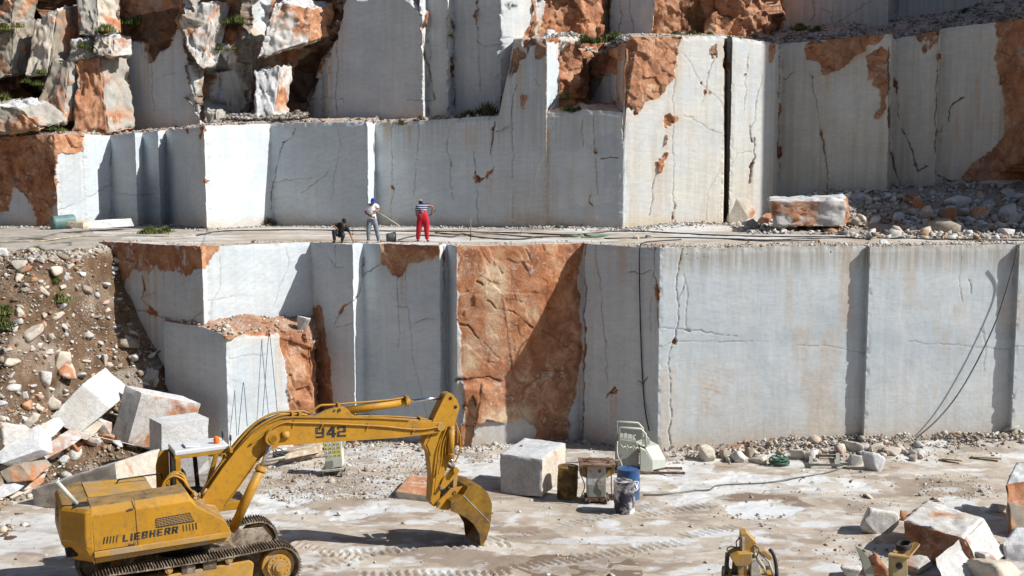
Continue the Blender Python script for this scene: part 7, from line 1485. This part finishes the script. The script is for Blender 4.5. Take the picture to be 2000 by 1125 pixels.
# --- person in white shirt with blue cap, facing the camera and holding a rod
pb = place('bench', 728, 474.5); root = empty('person', pb); tag(root, 'person in white T-shirt, jeans and blue cap holding a long rod on the bench', 'person')
z = S1(800, 885); pel = z(792, 505, .0, .115); che = z(782, 330, .0, .125); nck = z(790, 262, -.03, .055); shL = z(722, 278, 0, .062); shR = z(862, 272, 0, .062)
elL = z(683, 395, -.03, .042); haL = z(815, 455, -.20, .027); elR = z(912, 345, -.06, .042); haR = z(862, 352, -.24, .027)
hc = z(815, 200, -.07, 0)[:3]; fw = (.25, -.85, -.45)
legs = [[pel, z(752, 540, 0, .088), z(735, 690, -.03, .062), z(726, 845, .02, .042), z(722, 872, -.06, .038), z(716, 876, -.14, .03)], [pel, z(838, 540, 0, .088), z(872, 690, -.03, .062), z(895, 845, .02, .042), z(900, 872, -.06, .038), z(906, 876, -.14, .03)]]
arms = [[che, shL, elL, haL], [che, shR, elR, haR]]
body = [[pel, che, nck]] + arms + legs + headchain(nck[:3], hc, fw)
body = hand(haL[:3], (1, -.3, -.1), body); body = hand(haR[:3], (-.7, -.3, -.3), body, -1)
bo = skin('body', body, SKIN, root, 3); BC = body; head_parts(hc, fw, root, plain('blue cloth cap', (.01, .04, .38), .8))
def grow(ch, k, cut=None): return [[(x, y, zz, r * k) for x, y, zz, r in c] for c in ch]
def midp(a, b, t, r): return (a[0] + (b[0] - a[0]) * t, a[1] + (b[1] - a[1]) * t, a[2] + (b[2] - a[2]) * t, r)
WHT = plain('white cotton', (.72, .72, .74), .85, 0, .08)
cloth('shirt', bo, BC, TS, WHT, .022, .02)
DEN = plain('faded denim', (.17, .22, .29), .85, 0, .45, (.38, .38, .38), 6, .5)
cloth('trousers', bo, BC, TR, DEN, .014, .014, 2)
SHO = plain('dusty shoes', (.33, .30, .26), .8)
for l in legs: skin('shoe', [[(l[3][0], l[3][1] + .03, .055, .048), (l[4][0], l[4][1], .045, .05), (l[5][0], l[5][1] - .03, .04, .042)]], SHO, root)
b = MB(); A = pb + Vector(haR[:3]) + Vector((-.02, -.06, .03)); b.tube([A, pb + Vector(((1268 - 800) / 397, -.5, (885 - 595) / 397))], .014, 7); tag(b.build('measuring_rod', M['rope']), 'long thin rod held by the person in the white T-shirt', 'rod')

# --- person in red dungarees seen from behind, bent forward
pb = place('bench', 826, 472.5); root = empty('person', pb); tag(root, 'person in red dungarees and striped shirt seen from behind, bending forward', 'person')
z = S1(1632, 845); pel = z(1632, 430, .0, .125); che = z(1622, 300, .14, .135); nck = z(1604, 240, .24, .06); shL = z(1540, 285, .16, .065); shR = z(1706, 250, .12, .065)
elL = z(1520, 400, .22, .045); haL = z(1560, 480, .36, .028); elR = z(1798, 262, .10, .045); haR = z(1775, 372, .22, .028); hc = z(1592, 205, .33, 0)[:3]; fw = (-.1, .75, -.65)
legs = [[pel, z(1588, 470, 0, .098), z(1565, 640, 0, .066), z(1548, 800, .04, .045), z(1545, 830, .12, .038), z(1542, 836, .2, .03)], [pel, z(1685, 470, 0, .098), z(1692, 640, 0, .066), z(1700, 800, .04, .045), z(1712, 832, -.01, .038), z(1735, 836, .05, .03)]]
body = [[pel, che, nck], [che, shL, elL, haL], [che, shR, elR, haR]] + legs + headchain(nck[:3], hc, fw); body = hand(haL[:3], (.2, .5, -.6), body); body = hand(haR[:3], (-.2, .4, -.6), body, -1)
bo = skin('body', body, SKIN, root, 3); BC = body; head_parts(hc, fw, root, plain('pale cap', (.62, .60, .60), .85, 0, .2, (.08, .08, .12), 9, .9), peak=False)
n_ = NM('striped shirt cloth'); _t = n_.coord('Object'); _s = n_.n('ShaderNodeSeparateXYZ'); n_.l(_t, _s.inputs[0]); _m = n_.mul(_s.outputs[2], 11.0); _m.node.use_clamp = False; _f = n_.mul(_m, 1.0, 'FRACT')
STR = n_.done(n_.ramp(_f, [(.0, (.02, .025, .07)), (.46, (.02, .025, .07)), (.5, (.50, .52, .60)), (.92, (.50, .52, .60)), (.96, (.02, .025, .07))]), .85)
cloth('shirt', bo, BC, TS[:-1] + [(2, 1, -1, .35)], STR, .02, .018, 3)
RED = plain('red work cloth', (.50, .015, .03), .8, 0, .3)
cloth('dungarees', bo, BC, [(0, 0, -2, .5)] + TR[1:], RED, .028, .016, 4)
b = MB()
for s_ in (-1, 1): b.tube(smoothpath([Vector(z(1630 + 6 * s_, 380, -.13, 0)[:3]), Vector(z(1626 + 14 * s_, 330, -.075, 0)[:3]), Vector(z(1615 + 34 * s_, 268, .02, 0)[:3]), Vector(z(1610 + 42 * s_, 240, .12, 0)[:3])], 5), .018, 6)
b.build('shoulder_straps', RED, root)
for l in legs: skin('shoe', [[(l[3][0], l[3][1] - .02, .055, .05), (l[4][0], l[4][1], .045, .05), (l[5][0], l[5][1] + .02, .04, .042)]], plain('dark red shoe', (.10, .02, .02), .8), root)
b = MB(); A = pb + Vector(haR[:3]); b.tube([A + Vector((-.14, .05, -.14)), A + Vector((.18, .05, .14))], .016, 7); tag(b.build('hand_tool', M['black']), 'short dark bar held by the person in red dungarees', 'tool')

# --- crouching person in dark clothes reaching to the ground
pb = place('bench', 662, 474); root = empty('person', pb); tag(root, 'person in dark clothes and black cap crouching and reaching down to the bench', 'person')
z = S1(270, 868); pel = z(295, 735, .10, .12); che = z(325, 615, -.02, .125); nck = z(348, 560, -.10, .055); shL = z(255, 570, -.02, .062); shR = z(398, 598, -.04, .062)
elL = z(190, 590, -.12, .042); haL = z(245, 632, -.26, .027); elR = z(450, 695, -.08, .040); haR = z(505, 825, -.16, .027); hc = z(368, 515, -.17, 0)[:3]; fw = (.35, -.8, -.5)
legs = [[pel, z(255, 735, .02, .09), z(200, 660, -.26, .062), z(205, 820, -.10, .042), z(200, 850, -.16, .038), z(190, 856, -.26, .03)], [pel, z(320, 745, .02, .09), z(362, 725, -.30, .062), z(325, 830, -.06, .042), z(325, 850, -.14, .038), z(328, 856, -.24, .03)]]
body = [[pel, che, nck], [che, shL, elL, haL], [che, shR, elR, haR]] + legs + headchain(nck[:3], hc, fw); body = hand(haL[:3], (.6, -.3, -.4), body); body = hand(haR[:3], (.3, -.1, -.5), body, -1)
bo = skin('body', body, SKIN, root, 3); BC = body; head_parts(hc, fw, root, plain('black cap', (.012, .012, .016), .8))
DRK = plain('dark grey cloth', (.03, .034, .038), .85, 0, .3); DR2 = plain('charcoal trousers', (.045, .048, .055), .85, 0, .3)
cloth('shirt', bo, BC, TS[:-1] + [(2, 1, -1, .9)], DRK, .018, .016, 5)
cloth('trousers', bo, BC, [(0, 0, -2, .15)] + TR[1:], DR2, .014, .012, 6)
for l in legs: skin('shoe', [[(l[3][0], l[3][1] + .03, .055, .048), (l[4][0], l[4][1], .045, .05), (l[5][0], l[5][1] - .03, .04, .042)]], plain('black shoe', (.015, .015, .015), .7), root)
